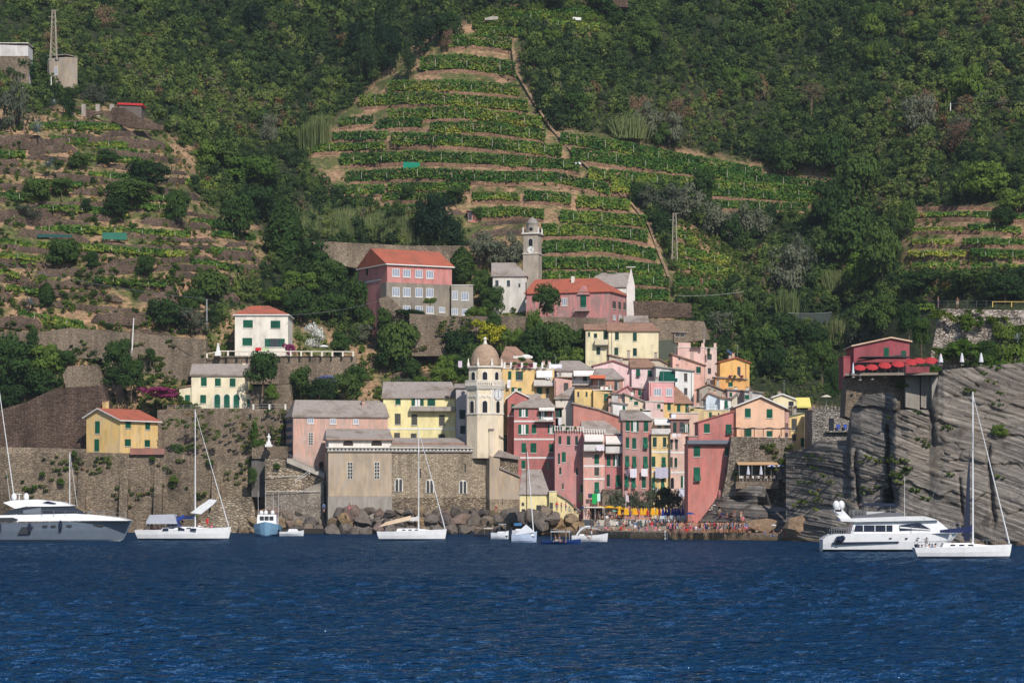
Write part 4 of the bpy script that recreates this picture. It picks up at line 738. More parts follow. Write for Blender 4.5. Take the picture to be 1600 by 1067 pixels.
# big red house, peach house, yellow house on the rock
W('redj', 'big salmon red house standing on the rock beside the beach', 431, 1075, 1142, 812, (204,98,84), prof=[(1075,694),(1142,694)], roof='flat', rc=paint((96,102,110), .7), d=9, wear=.35, wins=[('c',1084,697,1094,713),('c',1133,698,1141,712),('p',1084,730,1094,751),('c',1133,731,1138,745)], ext=2)
W('redj2', 'upper storeys of the salmon red house with a raking red roof line', 431.5, 1091, 1146, 700, (202,98,88), prof=[(1091,660),(1146,643.5)], d=8.5, wear=.2, rc=plaster((176,62,56)), oh=.2, wins=[('c',1100,662,1109,676),('p',1134,663,1143,677)], ext=1, chim=[(1112,1118,650,656,.6)])
W('redj3', 'low left step of the salmon red house roof', 431.6, 1076, 1090.6, 700, (204,100,90), prof=[(1076,682),(1090.6,682)], roof='flat', rc=CONC, d=8, ext=1)
box_on('redj', 'ledge', 1074, 687.5, 1143, 693.5, -.8, -.02, paint((112,118,130), .7))
W('peach', 'peach gabled house with green shutters on top of the stone bastion', 437, 1150, 1226, 690, (238,178,136), prof=[(1150,635),(1189,620),(1226,637)], d=12, rimc=WHITE, oh=.5, wear=.12, wins=[('c',1164,638,1173,652),('c',1198,639,1207,653),('c',1163,669,1174,682),('c',1198,673,1206,682),('d',1228,661,1230,668,'R')])
W('pinkm', 'narrow shaded pink house squeezed right of the peach house', 439, 1226.6, 1233, 720, (200,140,134), prof=[(1226.6,640),(1233,641)], d=8, wins=[('d',1227,661,1231,668),('d',1227,676,1231,683)])  # darker pink paints the shaded side wall of the peach house
W('yellowm', 'narrow yellow house with grey green shutters beside the stone tower', 440, 1233.3, 1257, 712, (236,196,108), prof=[(1231,651.5),(1257,646)], d=7, wear=.2, rc=plaster((110,130,100)), oh=.15, wins=[('g',1237,654,1245,672),('g',1237,678,1244,689),('c',1251,684,1257,698)])
W('creamn', 'cream gabled house behind the peach house roof', 451, 1208, 1244, 660, (234,216,160), prof=[(1208,621),(1222,616.5),(1245,625)], d=8, rimc=WHITE, wear=.1, wins=[('d',1232,627,1240,634)])
W('yterr', 'terrace room under a pale yellow awning', 446, 1238, 1263, 660, (200,176,140), prof=[(1238,635),(1263,635)], roof='flat', rc=CONC, d=6, wins=[('d',1241,636,1248,640),('d',1250,636,1260,640)])
awning('yterr', 1243, 621, 1265, 634.5, (236,222,130), 2.4, off=1.5)
W('tower_house', 'grey stone tower house with a crenellated top and one dark doorway', 428, 1269, 1336, 706, (150,140,130), prof=[(1269,641),(1336,641)], roof='flat', wallm=TOWST, rc=TOWST, d=11, cat='tower house', wear=.3, wins=[('d',1295,653,1303,673),('d',1277,650,1279,652.5),('d',1321,650,1324,653),('d',1330,663,1333,671)], ext=3)
for i in range(12): box_on('tower_house', 'merlon', 1270+i*5.6, 634.5+.6*math.sin(i*2), 1273.4+i*5.6, 640.8, .0, .5, TOWST)
box_on('tower_house', 'ledge', 1290, 673, 1336, 675, -.8, -.01, TOWST)
W('restaurant', 'dark red restaurant house with a shallow gable on top of the cliff', 401, 1334, 1420, 600, (156,48,58), prof=[(1332,541),(1392,528.5),(1421,534)], d=9, rimc=plaster((222,170,130)), oh=.4, wear=.1, rc=REDT, cat='restaurant', name='restaurant', wins=[('c',1381,543,1389,558),('c',1408,548,1416,557)], ext=.5)
W('restaurantL', 'low dark red wing on the left of the cliff top restaurant', 402, 1318, 1333.6, 602, (156,48,58), prof=[(1318,558),(1333.6,558)], roof='flat', rc=plaster((156,48,58), .1), d=6, wear=.1, ext=.5)
# --- top left ruins and hut
W('transformer', 'tall beige transformer tower on the hillside', None, 103, 121, 150, (188,164,134), prof=[(103,89.5),(121,90.5)], roof='flat', rc=CONC, d=5.5, Y1=4.5, cat='tower', name='transformer_tower', wear=.8, wins=[('d',86,92,92,96,'L'),('w',85,105,90,117,'L'),('d',88,131,92,136,'L')], ext=2)
W('whiteruin', 'long white washed building cut by the left edge of the hillside', None, -60, 44, 126, (212,204,204), prof=[(-60,68),(44,72)], roof='flat', d=6, wear=1, cat='building', name='building', rc=OFFW)
W('redhut', 'grey hut with a bright red sheet roof on the upper left terraces', None, 190, 221, 183, (110,98,92), prof=[(186,164),(221,165.5)], d=5, rc=paint((196,44,50), .6), rt=.5, cat='hut', name='hut')
W('hut', 'tiny brick red hut among the vineyard terraces', None, 731, 746, 346, (190,104,84), prof=[(730,330),(747,331)], d=3, rc=BROWNT, cat='hut', name='hut', wear=.8, wins=[('d',732,330.5,737,344)], ext=1)
W('hut2', 'small stone hut with dark openings above the village path', 520, 1053, 1072, 528, (150,138,122), prof=[(1053,519.5),(1072,520)], d=3, cat='hut', name='hut', wallm=RUBBLE, wins=[('d',1056,521.5,1061,526),('d',1064,521.5,1069,526)], ext=1)

box_on('whiteruin', 'stone_base', -61, 88, 44.6, 132, -.25, -.01, RUBBLE)
def extras():                                                     # chimneys and aerials of the village roofs
    rg = random.Random(5)
    for k in ('reda','redb','redf','redg','greyroofc','slates','yellowv','pinkq','whiter','slatew','pinkx','pinkx2','brownrow','pinkad','pinkaa','yellowab','beigeag','whiteal','peacham','blueah','whiteah','orange','peach','creamn','yellowm','slatetop','backslate','pinkak','yellowbig','paleyellow','aterr','greyaj','whiteac','ochrec'):
        root, fa = HOUSES[k]; w = next(c for c in root.children if c.name.startswith('wall')); zs = [v.co.z for v in w.data.vertices]; zt = max(zs)
        for q in range(rg.choice((1, 1, 2))):
            x = rg.uniform(.15, .85)*fa.W; y = rg.uniform(2.2, 4); c = MB(); h = rg.uniform(.5, 1.1); m = rg.choice((OFFW, CONC, plaster((200,150,130), .5))); c.box(x-.28, x+.28, y-.28, y+.28, zt-1.6, zt+h, m); c.box(x-.36, x+.36, y-.36, y+.36, zt+h+.12, zt+h+.2, BROWNT); c.box(x-.2, x+.2, y-.2, y+.2, zt+h, zt+h+.12, DARK); c.build('chimney', root)
        if rg.random() < .6:
            x = rg.uniform(.1, .9)*fa.W; y = rg.uniform(1, 4); h = rg.uniform(1.6, 2.8); c = MB(); c.tube((x, y, zt-1.2), (x, y, zt+h), .035, .03, METAL, 4)
            for j in range(3): c.tube((x-.45, y, zt+h-.1-j*.25), (x+.45, y, zt+h-.1-j*.25), .02, .02, METAL, 3)
            c.build('aerial', root)
        if rg.random() < .5 and k not in ('peach',):
            x = rg.choice((.06, .94))*fa.W; c = MB(); c.tube((x, -.07, -3), (x, -.07, min(z_ for z_ in zs if z_ > 0)-.1), .06, .06, rg.choice((METAL, BROWNT)), 5); c.build('drainpipe', root)
extras()
# ---------------------------------------------------------------- church, bell towers, walls
def church():
    fa = Facade(513, 486, 765, 490, 800); root = empty('church', fa.O, fa.rz, label='old stone church on the shore with arched windows and grey slate roofs', category='church')
    H = lambda u, v, o=0.0: fa.hit(u, v, 'F', o)
    br = plaster((190,160,126), .7); gr = plaster((166,154,142), .9)
    x0, x1, xm = 0, H(765, 800)[0], H(612, 800)[0]; z = lambda v, u=600, o=0: H(u, v, o)[2]
    f = MB(); f.box(x0, xm, 0, 14, z(775, 560), z(706, 560), br); f.build('west_bay_wall', root)
    f = MB(); f.box(x0-.06, xm+.06, -.12, 13.9, -5, z(775.2, 560), gr); f.build('west_bay_base', root)
    f = MB(); f.box(xm+.005, x1, .05, 13.5, z(777, 680), z(706, 680), CHST); f.build('nave_wall', root)
    f = MB(); f.box(xm+.07, x1, -.1, 13.4, -5, z(777.2, 680), stone('church_lower_stone', (120,106,92), (158,142,122), (88,74,62), s=(1.6, 1.6, 4), stain=.6)); f.build('nave_base', root)
    f = MB(); f.box(-.25, x1, -.3, 1.0, z(706)+.004, z(703.4), gr); f.box(-.1, x1, -.14, 1.0, z(703.4)+.003, z(700), OFFW); f.box(-.35, x1, -.42, 1, z(700)+.003, z(698.6), OFFW)
    n = int(x1/.72)
    for k in range(n): f.box(.2+k*.72, .5+k*.72, -.16, -.138, z(703.2), z(701), DARK)
    f.build('arcaded_cornice', root)
    f = MB(); f.box(.1, xm, .9, 12, z(698.6), z(686.5), plaster((226,216,204), .5)); f.build('clerestory', root)
    rt = MB(); ze, zr = z(686, 560, .5), z(670, 560, 6.5)
    rt.poly([(-.4, .3, ze), (xm+.35, .3, ze), (xm+.1, 6.5, zr), (-.1, 6.5, zr)], SLATE); rt.poly([(-.1, 6.5, zr), (xm+.1, 6.5, zr), (xm+.35, 13, ze), (-.4, 13, ze)], SLATE)
    rt.poly([(-.4, .3, ze-.25), (xm+.35, .3, ze-.25), (xm+.35, .3, ze), (-.4, .3, ze)], BROWNT); rt.poly([(xm+.35, .3, ze-.25), (xm+.35, 13, ze-.25), (xm+.35, 13, ze), (xm+.1, 6.5, zr), (xm+.35, .3, ze)], OFFW); rt.poly([(-.4, .3, ze), (-.4, 13, ze), (-.1, 6.5, zr)], OFFW)
    rt.build('west_roof', root)
    rt = MB(); xb = H(733, 700)[0]; a = z(698.4, 680, -.3); b = z(694.5, 680, 2); c = z(684, 680, 6.5)
    rt.poly([(xm-.2, -.3, a), (x1+.2, -.3, a), (x1+.2, 2, b), (xm-.2, 2, b)], SLATE); rt.poly([(xm+.0, 2.02, b+.3), (xb, 2.02, b+.3), (xb-.8, 6.5, c), (xm, 6.5, c)], SLATE); rt.poly([(xm, 2.02, b), (xb, 2.02, b), (xb, 2.02, b+.3), (xm, 2.02, b+.3)], BROWNT)
    rt.poly([(xb, 2.02, b), (xb, 8, b), (xb-.8, 6.5, c)], CHST); rt.poly([(xm, 6.5, c), (xb-.8, 6.5, c), (xb, 13, b), (xm, 13, b)], SLATE); rt.build('nave_roof', root)
    for q in (('n',543,722,551,748),('n',585,722,593,748)): window(root, fa, *q)
    for q in (('b',617.5,748,628.5,768),('b',666,750,677,770),('b',718,751,729,771)): window(root, fa, *q, 'F', -.02)
    for q in ((656, 732, 658, 747), (726, 724, 728, 738)): window(root, fa, 'd', *q, 'F', .04)
    for q in ((537,688,551,696),(581,688,596,696)): window(root, fa, 'l', *q, 'F', .88)
    # right wing
    fb = Facade(765, 488, 812, 490, 800); r2 = empty('church_apse', fb.O, fb.rz, label='brown plastered church apse with a sloping wall line beside the low yellow house', category='church apse'); K = lambda u, v: fb.hit(u, v)
    pp = lambda L: [(K(u, v)[0], K(u, v)[2]) for u, v in L]
    f = MB(); f.prism(pp([(765,780),(765,712),(781,715),(781,731),(812,744),(812,780)]), 0, 9, br); f.build('wall', r2)
    f = MB(); f.prism(pp([(765,830),(765,780.2),(811,780.2),(811,830)]), -.1, 8.5, CHST); f.build('base', r2)
    f = MB(); f.prism(pp([(781.2,730),(781.2,714),(811,719),(811,742)]), .5, 8.9, stone('apse_stone', (120,108,94), (170,154,134), (84,72,62), s=(2,2,5))); f.build('upper_wall', r2)
    f = MB(); q = pp([(771,713),(781,703),(812,711),(812,718)]); f.prism([q[0], q[3], (q[3][0], q[3][1]+.5), q[1]], -.3, 7, SLATE); f.build('roof', r2)
    f = MB(); f.prism(pp([(780,729.5),(813,743.5),(813,746),(780,732)]), -.35, 1, SLATE); f.build('eaves_slab', r2)
    f = MB(); f.prism(pp([(765,714),(765,672),(771.5,672),(771.5,714)]), .2, 1.2, plaster((230,206,170), .3)); f.prism(pp([(764.4,672),(764.4,669.5),(772.1,669.5),(772.1,672)]), 0, 1.4, SLATE); f.build('pillar', r2)
    f = MB(); f.prism(pp([(772,704),(772,684),(789,684),(789,706)]), 1.3, 6, plaster((224,200,162), .5)); f.prism(pp([(771,684),(780,678),(791,684)]), 1, 6.4, SLATE); f.build('sacristy', r2)
church()
def bell_tower():
    c = P(758, 702, 492); S = 492/F; root = empty('bell_tower', (c.x, c.y, c.z), 0, label='cream octagonal bell tower with a round clock and a brown dome', category='bell tower')
    Z = lambda v: (702-v)*S; pl = plaster((238,212,172), .25); wh = plaster((234,224,206), .2); dome = roofm('brown_dome_tiles', (150,124,104), (176,150,128), (140,116,98)); k8 = math.pi/8
    def oct_(f, r0, v0, v1, m, r1=None): f.lathe([(r0*S/math.cos(k8), Z(v0)), ((r1 or r0)*S/math.cos(k8), Z(v1))], m, 8, rot=k8)
    f = MB(); oct_(f, 28.5, 716, 648, pl); f.build('shaft', root)
    f = MB(); oct_(f, 29.6, 648, 646, wh); oct_(f, 29.8, 609, 606, wh, 31); oct_(f, 31, 606, 603.5, wh, 32); f.build('moulding', root)
    f = MB(); oct_(f, 28.0, 646, 609, pl); f.build('lower_storey', root)
    f = MB(); oct_(f, 25.2, 604, 575, pl); f.build('upper_storey', root)
    f = MB(); oct_(f, 27.6, 575, 572.6, wh); f.build('cornice', root)
    f = MB(); f.lathe([(23.2*S*a, Z(572.6-35*b)) for a, b in ((1, 0), (.995, .12), (.97, .3), (.9, .5), (.78, .68), (.6, .83), (.38, .94), (.14, 1))], dome, 24); f.sm = True; f.build('dome', root)
    f = MB(); f.lathe([(3.6*S, Z(538.5)), (3.0*S, Z(536)), (2.2*S, Z(534)), (2.0*S, Z(530.5)), (3.2*S, Z(530)), (2.8*S, Z(528.6)), (.5*S, Z(526.5))], wh, 10); f.build('finial', root)
    def facet(a, rin):                                           # local frame of one face; a = angle from the viewer's side
        n = Vector((math.sin(a), -math.cos(a), 0)); t = Vector((math.cos(a), math.sin(a), 0)); return lambda x, y, z: tuple(t*x+n*(rin*S+y))[:2]+(z,)
    for a in range(8):
        an = a*math.pi/4
        if abs(((an+math.pi) % (2*math.pi))-math.pi) > 2.0: continue
        for (rin, va, vb, w) in ((25.2, 582, 597, .45), (28.0, 627, 646, .46)):
            fn = facet(an, rin); r = w; q = [(-r, Z(vb)+.1), (r, Z(vb)+.1)]+[(r*math.cos(math.pi*i/8), Z(va)-r+r*math.sin(math.pi*i/8)) for i in range(9)]; e = 1.35
            q2 = [(x*e, z+(.15 if z > Z(vb)+.2 else 0)) for x, z in q]
            o = MB(); o.prism(q2, -.03, .07, wh, fn); wo = o.build('arched_window', root); o = MB(); o.prism(q, .07, .09, DARK, fn); o.build('opening', wo)
        o = MB(); fn = facet(an, 28.0); hw = 28*S*math.tan(k8)
        for x in (-hw+.18, hw-.18): o.box(x-.18, x+.18, -.02, .08, Z(645.8), Z(609.2), wh, fn)
        m_ = 3
        for i in range(m_):
            x = -hw+2*hw*(i+.5)/m_; o.prism([(x-.5, Z(618)), (x+.5, Z(618)), (x+.5, Z(620)), (x, Z(622.5)), (x-.5, Z(620))], 0, .10, wh, fn)
        o.build('pilaster', root)
        o = MB(); fn = facet(an, 30.6); hb = 30.6*S*math.tan(k8)
        o.box(-hb, hb, -.12, .06, Z(596.6), Z(594.8), wh, fn)
        for i in range(9): x = -hb+.1+2*(hb-.1)*i/8; o.box(x-.09, x+.09, -.08, .04, Z(603.4), Z(596.6), wh, fn)
        o.build('balustrade', root)
        b_ = Vector((math.sin(an+k8), -math.cos(an+k8), 0))*24.6*S/math.cos(k8)*1.06; o = MB(); o.lathe([(.28, 0), (.26, .5), (.16, .6), (.12, 1.1), (.03, 1.5)], wh, 6, (b_.x, b_.y, Z(572.6))); o.build('pinnacle', root)
    fn = facet(math.pi/4, 28.0); o = MB(); rr = 1.05; o.prism([(rr*1.12*math.cos(t*.262), Z(617)+rr*1.12*math.sin(t*.262)) for t in range(24)], .02, .12, paint((150,150,160)), fn); ck = o.build('clock', root)
    o = MB(); o.prism([(rr*math.cos(t*.262), Z(617)+rr*math.sin(t*.262)) for t in range(24)], .12, .14, WHITE, fn)
    o.build('dial', ck); o = MB()
    for t in range(12): x, y = math.cos(t*math.pi/6), math.sin(t*math.pi/6); o.box(x*.8-.07, x*.8+.07, .14, .16, Z(617)+y*.8-.07, Z(617)+y*.8+.07, paint((40,60,120)), fn)
    o.box(-.06, .06, .16, .18, Z(617)-.1, Z(617)+.7, paint((40,60,120)), fn); o.box(-.06, .06, .18, .2, Z(617)-.55, Z(617), paint((40,60,120)), fn); o.build('clock_hand', ck)
bell_tower()
def old_tower():
    c = P(832, 440, 577); S = 577/F; root = empty('clock_tower', (c.x, c.y, c.z), R(-14), label='slender old grey stone clock tower with a small pointed dome', category='clock tower'); Z = lambda v: (440-v)*S
    m = plaster((176,160,140), .8); f = MB(); w = 12.2*S; f.box(-w, w, -w, w, -4, Z(398), m); f.box(-w+.06, w-.06, -w+.06, w-.06, Z(398), Z(367), m); f.build('shaft', root)
    f = MB(); f.box(-w-.2, w+.2, -w-.2, w+.2, Z(398), Z(396.8), OFFW); f.box(-w-.3, w+.3, -w-.3, w+.3, Z(367), Z(365), OFFW); f.build('moulding', root)
    for x in (-w, w):
        for y in (-w, w): f = MB(); f.lathe([(.22, 0), (.18, .9), (.02, 1.4)], OFFW, 6, (x, y, Z(365))); f.build('pinnacle', root)
    f = MB(); f.lathe([(10*S, Z(365)), (10*S, Z(353)), (10.6*S, Z(353)), (10.6*S, Z(352))], m, 8, rot=math.pi/8); f.build('drum', root)
    f = MB(); f.lathe([(9.6*S, Z(352)), (8.8*S, Z(348)), (6.6*S, Z(344.5)), (3.2*S, Z(341.5)), (.5*S, Z(339))], plaster((158,150,140), .5), 16); f.sm = True; f.build('dome', root)
    fn = lambda x, y, z: (x, -w-y, z); r = 3.4*S; o = MB(); q = lambda k: [(-r*k, Z(387)), (r*k, Z(387))]+[(r*k*math.cos(math.pi*i/8), Z(377.5)+r*k*math.sin(math.pi*i/8)) for i in range(9)]
    o.prism(q(1.2), -.05, .03, OFFW, fn); wo = o.build('arched_window', root); o = MB(); o.prism(q(1), .03, .05, DARK, fn); o.build('opening', wo)
    o = MB(); o.prism([(.42*math.cos(t*.4), Z(359)+.42*math.sin(t*.4)) for t in range(16)], 0, .03, DARK, lambda x, y, z: (x, -9.3*S-y-.05, z)); o.build('round_opening', root)
    o = MB(); rr = 5.6*S; o.prism([(rr*math.cos(t*.262), Z(391.5)+rr*math.sin(t*.262)) for t in range(24)], .0, .1, WHITE, fn); ck = o.build('clock', root); o = MB(); fc_ = lambda x, y, z: fn(x*.7+z*.7, y, Z(391.5)-x*.7+z*.7)
    o.box(-.05, .05, .1, .12, -.05, .6, DARK, fc_); o.box(-.05, .5, .12, .14, -.05, .05, DARK, fc_)
    for t in range(12): x, y = math.cos(t*math.pi/6)*rr*.82, math.sin(t*math.pi/6)*rr*.82; o.box(x-.05, x+.05, .1, .12, Z(391.5)+y-.05, Z(391.5)+y+.05, DARK, fn)
    o.build('clock_hand', ck)
old_tower()
# --- walls
def wl(name, label, poly, Y, th, m, Y1=None, **k): return tag(slab_wall(name, poly, Y, th, m, Y1, **k), label, 'wall')
wl('sea_wall', 'tall stained stone sea wall rising from the water under the yellow house', [(-400,712),(0,709),(120,706),(190,708),(260,706),(300,712),(393,712),(393,842),(-400,842)], 500, 6, SEAWALL, 500)
for i, (a, b, w) in enumerate(((186, 190, 5), (240, 246, 4), (120, 128, 5), (330, 336, 4))):
    A = P(a, 835, 498.5); mb = MB(); mb.prism([(0, 0), (3.2, 0), (0, 14.5)], 0, 1.6, SEAWALL, lambda x, y, z: (y, -x+1.8, z)); later(tag(mb.build('buttress', None, A), cat='buttress', group='buttresses of the sea wall'), 'sloping stone buttress against the sea wall', a, 780)
wl('brown_wall', 'dark brown masonry slope with curved courses left of the yellow house', [(-300,640),(0,640),(40,628),(88,606),(160,602),(172,640),(172,700),(-300,700)], 512, 4, RUBBLE_D, 512)
wl('low_wall', 'pale low wall on top of the sea wall left of the yellow house', [(-300,698),(0,698),(134,701),(134,712),(-300,712)], 500.6, .8, RUBBLE_L, 500.6)
wl('rubble_wall', 'rubble wall patch between bushes above the brown masonry', [(104,612),(98,585),(106,572),(152,570),(160,590),(160,612)], 519, 3, RUBBLE, 519)
wl('retaining_wall', 'grey stone retaining wall under the cream house with arched doors', [(246,640),(300,638),(395,638),(440,640),(446,716),(246,716)], 514, 5, RUBBLE, 508)
wl('retaining_wall', 'long stone terrace wall behind the cream house', [(-200,520),(70,518),(110,512),(322,530),(322,604),(232,640),(172,640),(160,560),(-200,560)], 528, 3, RUBBLE, 528)
wl('retaining_wall', 'stone wall carrying the garden terrace of the white villa', [(306,562),(340,556),(556,556),(560,600),(396,600),(310,580)], 530, 3, RUBBLE, 531)
wl('retaining_wall', 'stone wall with brick panels right of the cream house', [(392,612),(400,604),(452,600),(458,645),(392,640)], 521, 2, RUBBLE, 520)
wl('retaining_wall', 'pale rubble wall behind the pink school roof', [(488,378),(520,378),(640,384),(728,384),(735,414),(700,416),(560,420),(510,410)], 590, 3, RUBBLE_L, 596)
wl('retaining_wall', 'stone wall below the left end of the pink school', [(592,467),(606,462),(640,492),(640,520),(604,520)], 557, 3, RUBBLE, 557)
wl('retaining_wall', 'long grey stone wall running under the school and the convent', [(640,490),(700,494),(830,494),(948,497),(948,530),(910,556),(640,556)], 551, 4, RUBBLE, 552)
wl('retaining_wall', 'stone terrace wall right of the convent', [(992,497),(1100,502),(1110,530),(1028,540),(1010,506)], 553, 3, RUBBLE, 553)
wl('retaining_wall', 'dry stone wall under the vineyard right of the hillside church', [(990,470),(1080,474),(1082,496),(992,496)], 566, 2, DRYST, 566)
wl('concrete_wall', 'concrete stair wall between the sea wall and the striped chapel', [(414,716),(449,717),(472,726),(500,737),(512,755),(512,830),(414,830)], 494, 3, WREND, 493)
wl('stair_tower', 'grey concrete niche wall with a white top edge', [(393,714),(415,714),(415,776),(393,776)], 497.5, 3, plaster((104,98,92), .9), 497.5)  # dark plaster tone puts the wall's shadow into its colour
wl('concrete_wall', 'concrete block at the foot of the stairs with white stains', [(414,770),(470,766),(505,752),(507,832),(414,832)], 491, 2, stone('stained_concrete', (140,130,120), (168,156,144), (120,110,100), s=(3,3,5), stain=.9, blot=(184,172,158)), 490.4)
wl('concrete_wall', 'sloping concrete apron at the foot of the sea wall', [(300,830),(345,782),(352,777),(392,776),(398,800),(398,838),(300,838)], 496, 3, WREND, 496)
wl('planter_wall', 'rough stone wall under the white statue', [(394,700),(398,697),(449,697),(449,716),(394,716)], 497, 2, RUBBLE, 497)
wl('bastion', 'grey stone bastion carrying the peach house', [(1128,775),(1136,740),(1143,682),(1238,684),(1241,740),(1246,800),(1196,800),(1150,790)], 428, 7, stone('bastion_stone', (112,102,92), (158,146,132), (78,68,60), s=(2.2,2.2,6)), 428)
wl('terrace_wall', 'rubble wall under the red parasol terrace', [(1320,650),(1322,616),(1324,590),(1350,586),(1414,581),(1416,650),(1370,668)], 396, 6, RUBBLE, 396)
for u, w in ((1415, 22), (1439, 15), (1456, 9)): later(wl('concrete_pier', '', [(u,584),(u+w,583),(u+w,640),(u,636)], 394.5 if w > 9 else 393, 5, plaster((160,150,138), .8), 394.5 if w > 9 else 393, group='concrete piers of the cliff terrace'), 'tall concrete pier under the cliff top terrace', u, 610)
fw = wl('fort_wall', 'huge white patched stone fort wall above the cliff', [(1452,566),(1470,482),(1600,485),(1900,490),(1900,580),(1452,580)], 404, 12, FORTST, 398)
wl('stone_stairs', 'ramp of stone steps in front of the striped chapel', [(449,716),(458,716),(508,738),(512,757),(512,790),(449,760)], 495.5, 2, plaster((168,154,138), .7), 495)
rail('stair_railing', 462, 756, 484, 742, 490, .9, WHITE, 'white handrail climbing the chapel stairs', every=2, pr=.06, top=.09)
rail('balustrade', 340, 556, 552, 557, 528.5, 1.1, paint((232,222,204)), 'white balustrade with square posts in front of the white villa', Y1=530, every=2.0, pr=.35, top=.24)
rail('balustrade', 309, 562, 338, 557, 528.4, 1.0, paint((232,222,204)), 'short sloping white balustrade left of the white villa', every=1.9, pr=.35, top=.2)
def obelisk(u, v, h, Y, label):
    p = P(u, v, Y); f = MB(); f.box(-.6, .6, -.6, .6, 0, h*.3, WHITE); f.prism([(-.4, h*.3), (.4, h*.3), (.15, h), (-.15, h)], -.3, .3, WHITE); tag(f.build('garden_ornament', None, p), label, 'garden ornament')
obelisk(341, 556, 2.6, 528.6, 'white pointed garden ornament at the corner of the villa terrace')
rail('fence_posts', 396, 640, 446, 640, 507.5, 1.1, OFFW, 'row of short cream posts on the wall beside the cream house', every=2.2, pr=.35, top=.04)
rail('railing', 262, 640, 396, 640, 513.6, .9, METAL, 'thin metal railing in front of the cream house', Y1=513, every=1.5, pr=.06, top=.05)
rail('railing', 1466, 481, 1556, 481, 403.3, 1.1, paint((110,112,110)), 'thin grey railing on top of the fort wall', Y1=400.6, every=1.3, pr=.035, top=.03)
rail('yellow_railing', 1551, 480, 1640, 480, 400.3, .9, paint((206,170,90)), 'yellow timber railing on top of the fort wall', Y1=399, every=2.2, pr=.14, top=.14)
rail('roof_balustrade', 867, 673, 911, 674, 464.6, .9, OFFW, 'pale balustrade around the roof terrace of the rose pink house', every=.45, pr=.18, top=.16, cat='balustrade')
rail('roof_balustrade', 911.5, 676, 945, 677, 461.6, .7, OFFW, 'pale balustrade above the white awning of the salmon and grey house', every=.45, pr=.18, top=.16, cat='balustrade')
def statue(u, v, Y):
    p = P(u, v, Y); r = empty('statue', p, label='white statue of a standing figure on a stepped plinth', category='statue'); S = Y/F
    f = MB(); f.box(-5.5*S, 5.5*S, -.6, .6, 0, 4*S, WHITE); f.box(-3.4*S, 3.4*S, -.4, .4, 4*S, 8*S, WHITE); f.build('plinth', r)
    f = MB(); f.lathe([(2.4*S, 8*S), (2.0*S, 10*S), (1.7*S, 13*S), (2.2*S, 16*S), (1.9*S, 17.5*S), (.7*S, 18.4*S), (1.0*S, 19.4*S), (.9*S, 20.6*S), (.2*S, 21.4*S)], WHITE, 10); f.tube((1.6*S, 0, 16.6*S), (2.6*S, -.3, 13*S), .11, .08, WHITE); f.tube((-1.6*S, 0, 16.6*S), (-1*S, -.35, 14*S), .11, .08, WHITE); f.build('figure', r)
statue(420, 698, 495)
# pergola on the bastion, niche terrace
def pergola():
    a = P(1145, 682, 428.4); r = empty('pergola', a, label='thin dark pergola beam on posts in front of the peach house', category='pergola'); S = 428.4/F
    f = MB()
    for k in range(12): x = k*8.2*S; f.tube((x, .5, 13*S+.12*math.sin(k*2)), (x+8.4*S, .5, 13*S+.12*math.sin(k*2+2)), .09, .09, DARK, 5)
    f.tube((0, 2, 13*S), (96*S, 2, 12.4*S), .07, .07, DARK, 5); f.build('beam', r)
    for k in range(7): f = MB(); x = (6+k*14)*S; f.tube((x, .5, 0), (x, .5, 13*S), .07, .07, WOODM, 6); f.build('post', r)
pergola()
def niche():
    wl('niche', 'dark recess of the restaurant terrace cut into the bastion', [(1153,751),(1153,724),(1213,724),(1213,751)], 427.9, .05, DARK, 427.9)  # flat dark sheet painted as the shade of the terrace recess
    a = P(1151, 727, 427.8); f = MB(); S = .1068; m = paint((206,168,128), .9, .1); f.poly([(0, 0, 5.5*S), (62*S, 0, 5.5*S), (64*S, -2.6, .6*S), (0, -2.6, .6*S)], m); f.poly([(0, 0, 5.5*S-.05), (0, -2.6, .6*S-.05), (64*S, -2.6, .6*S-.05), (62*S, 0, 5.5*S-.05)], m)
    r = empty('terrace_awning', a, label='sand coloured awning over the restaurant terrace in the bastion', category='awning'); f.build('canvas', r)
    for k in range(4): f = MB(); f.tube((k*20*S+.2, -2.5, .6*S), (k*20*S+.2, -2.5, -26*S), .05, .05, METAL, 5); f.build('pole', r)
    f = MB(); b = P(1150, 752, 424.6); f.box(0, 66*S, 0, 3.2, -1.2, 0, RUBBLE); tag(f.build('terrace_floor', None, b), 'stone ledge floor of the bastion restaurant terrace', 'terrace')
    rail('terrace_railing', 1152, 752, 1214, 752, 424.7, 1.0, WOODM, 'wooden railing of the bastion restaurant terrace', every=.55, pr=.07, top=.09)
niche()
tag(polyslab('terrace_floor', [(XU(1240,421),421),(XU(1276,421),421),(XU(1276,428),428),(XU(1240,428),428)], 10.9, 12.1, RUBBLE), 'small stone terrace beside the bastion with blue and white parasols', 'terrace')
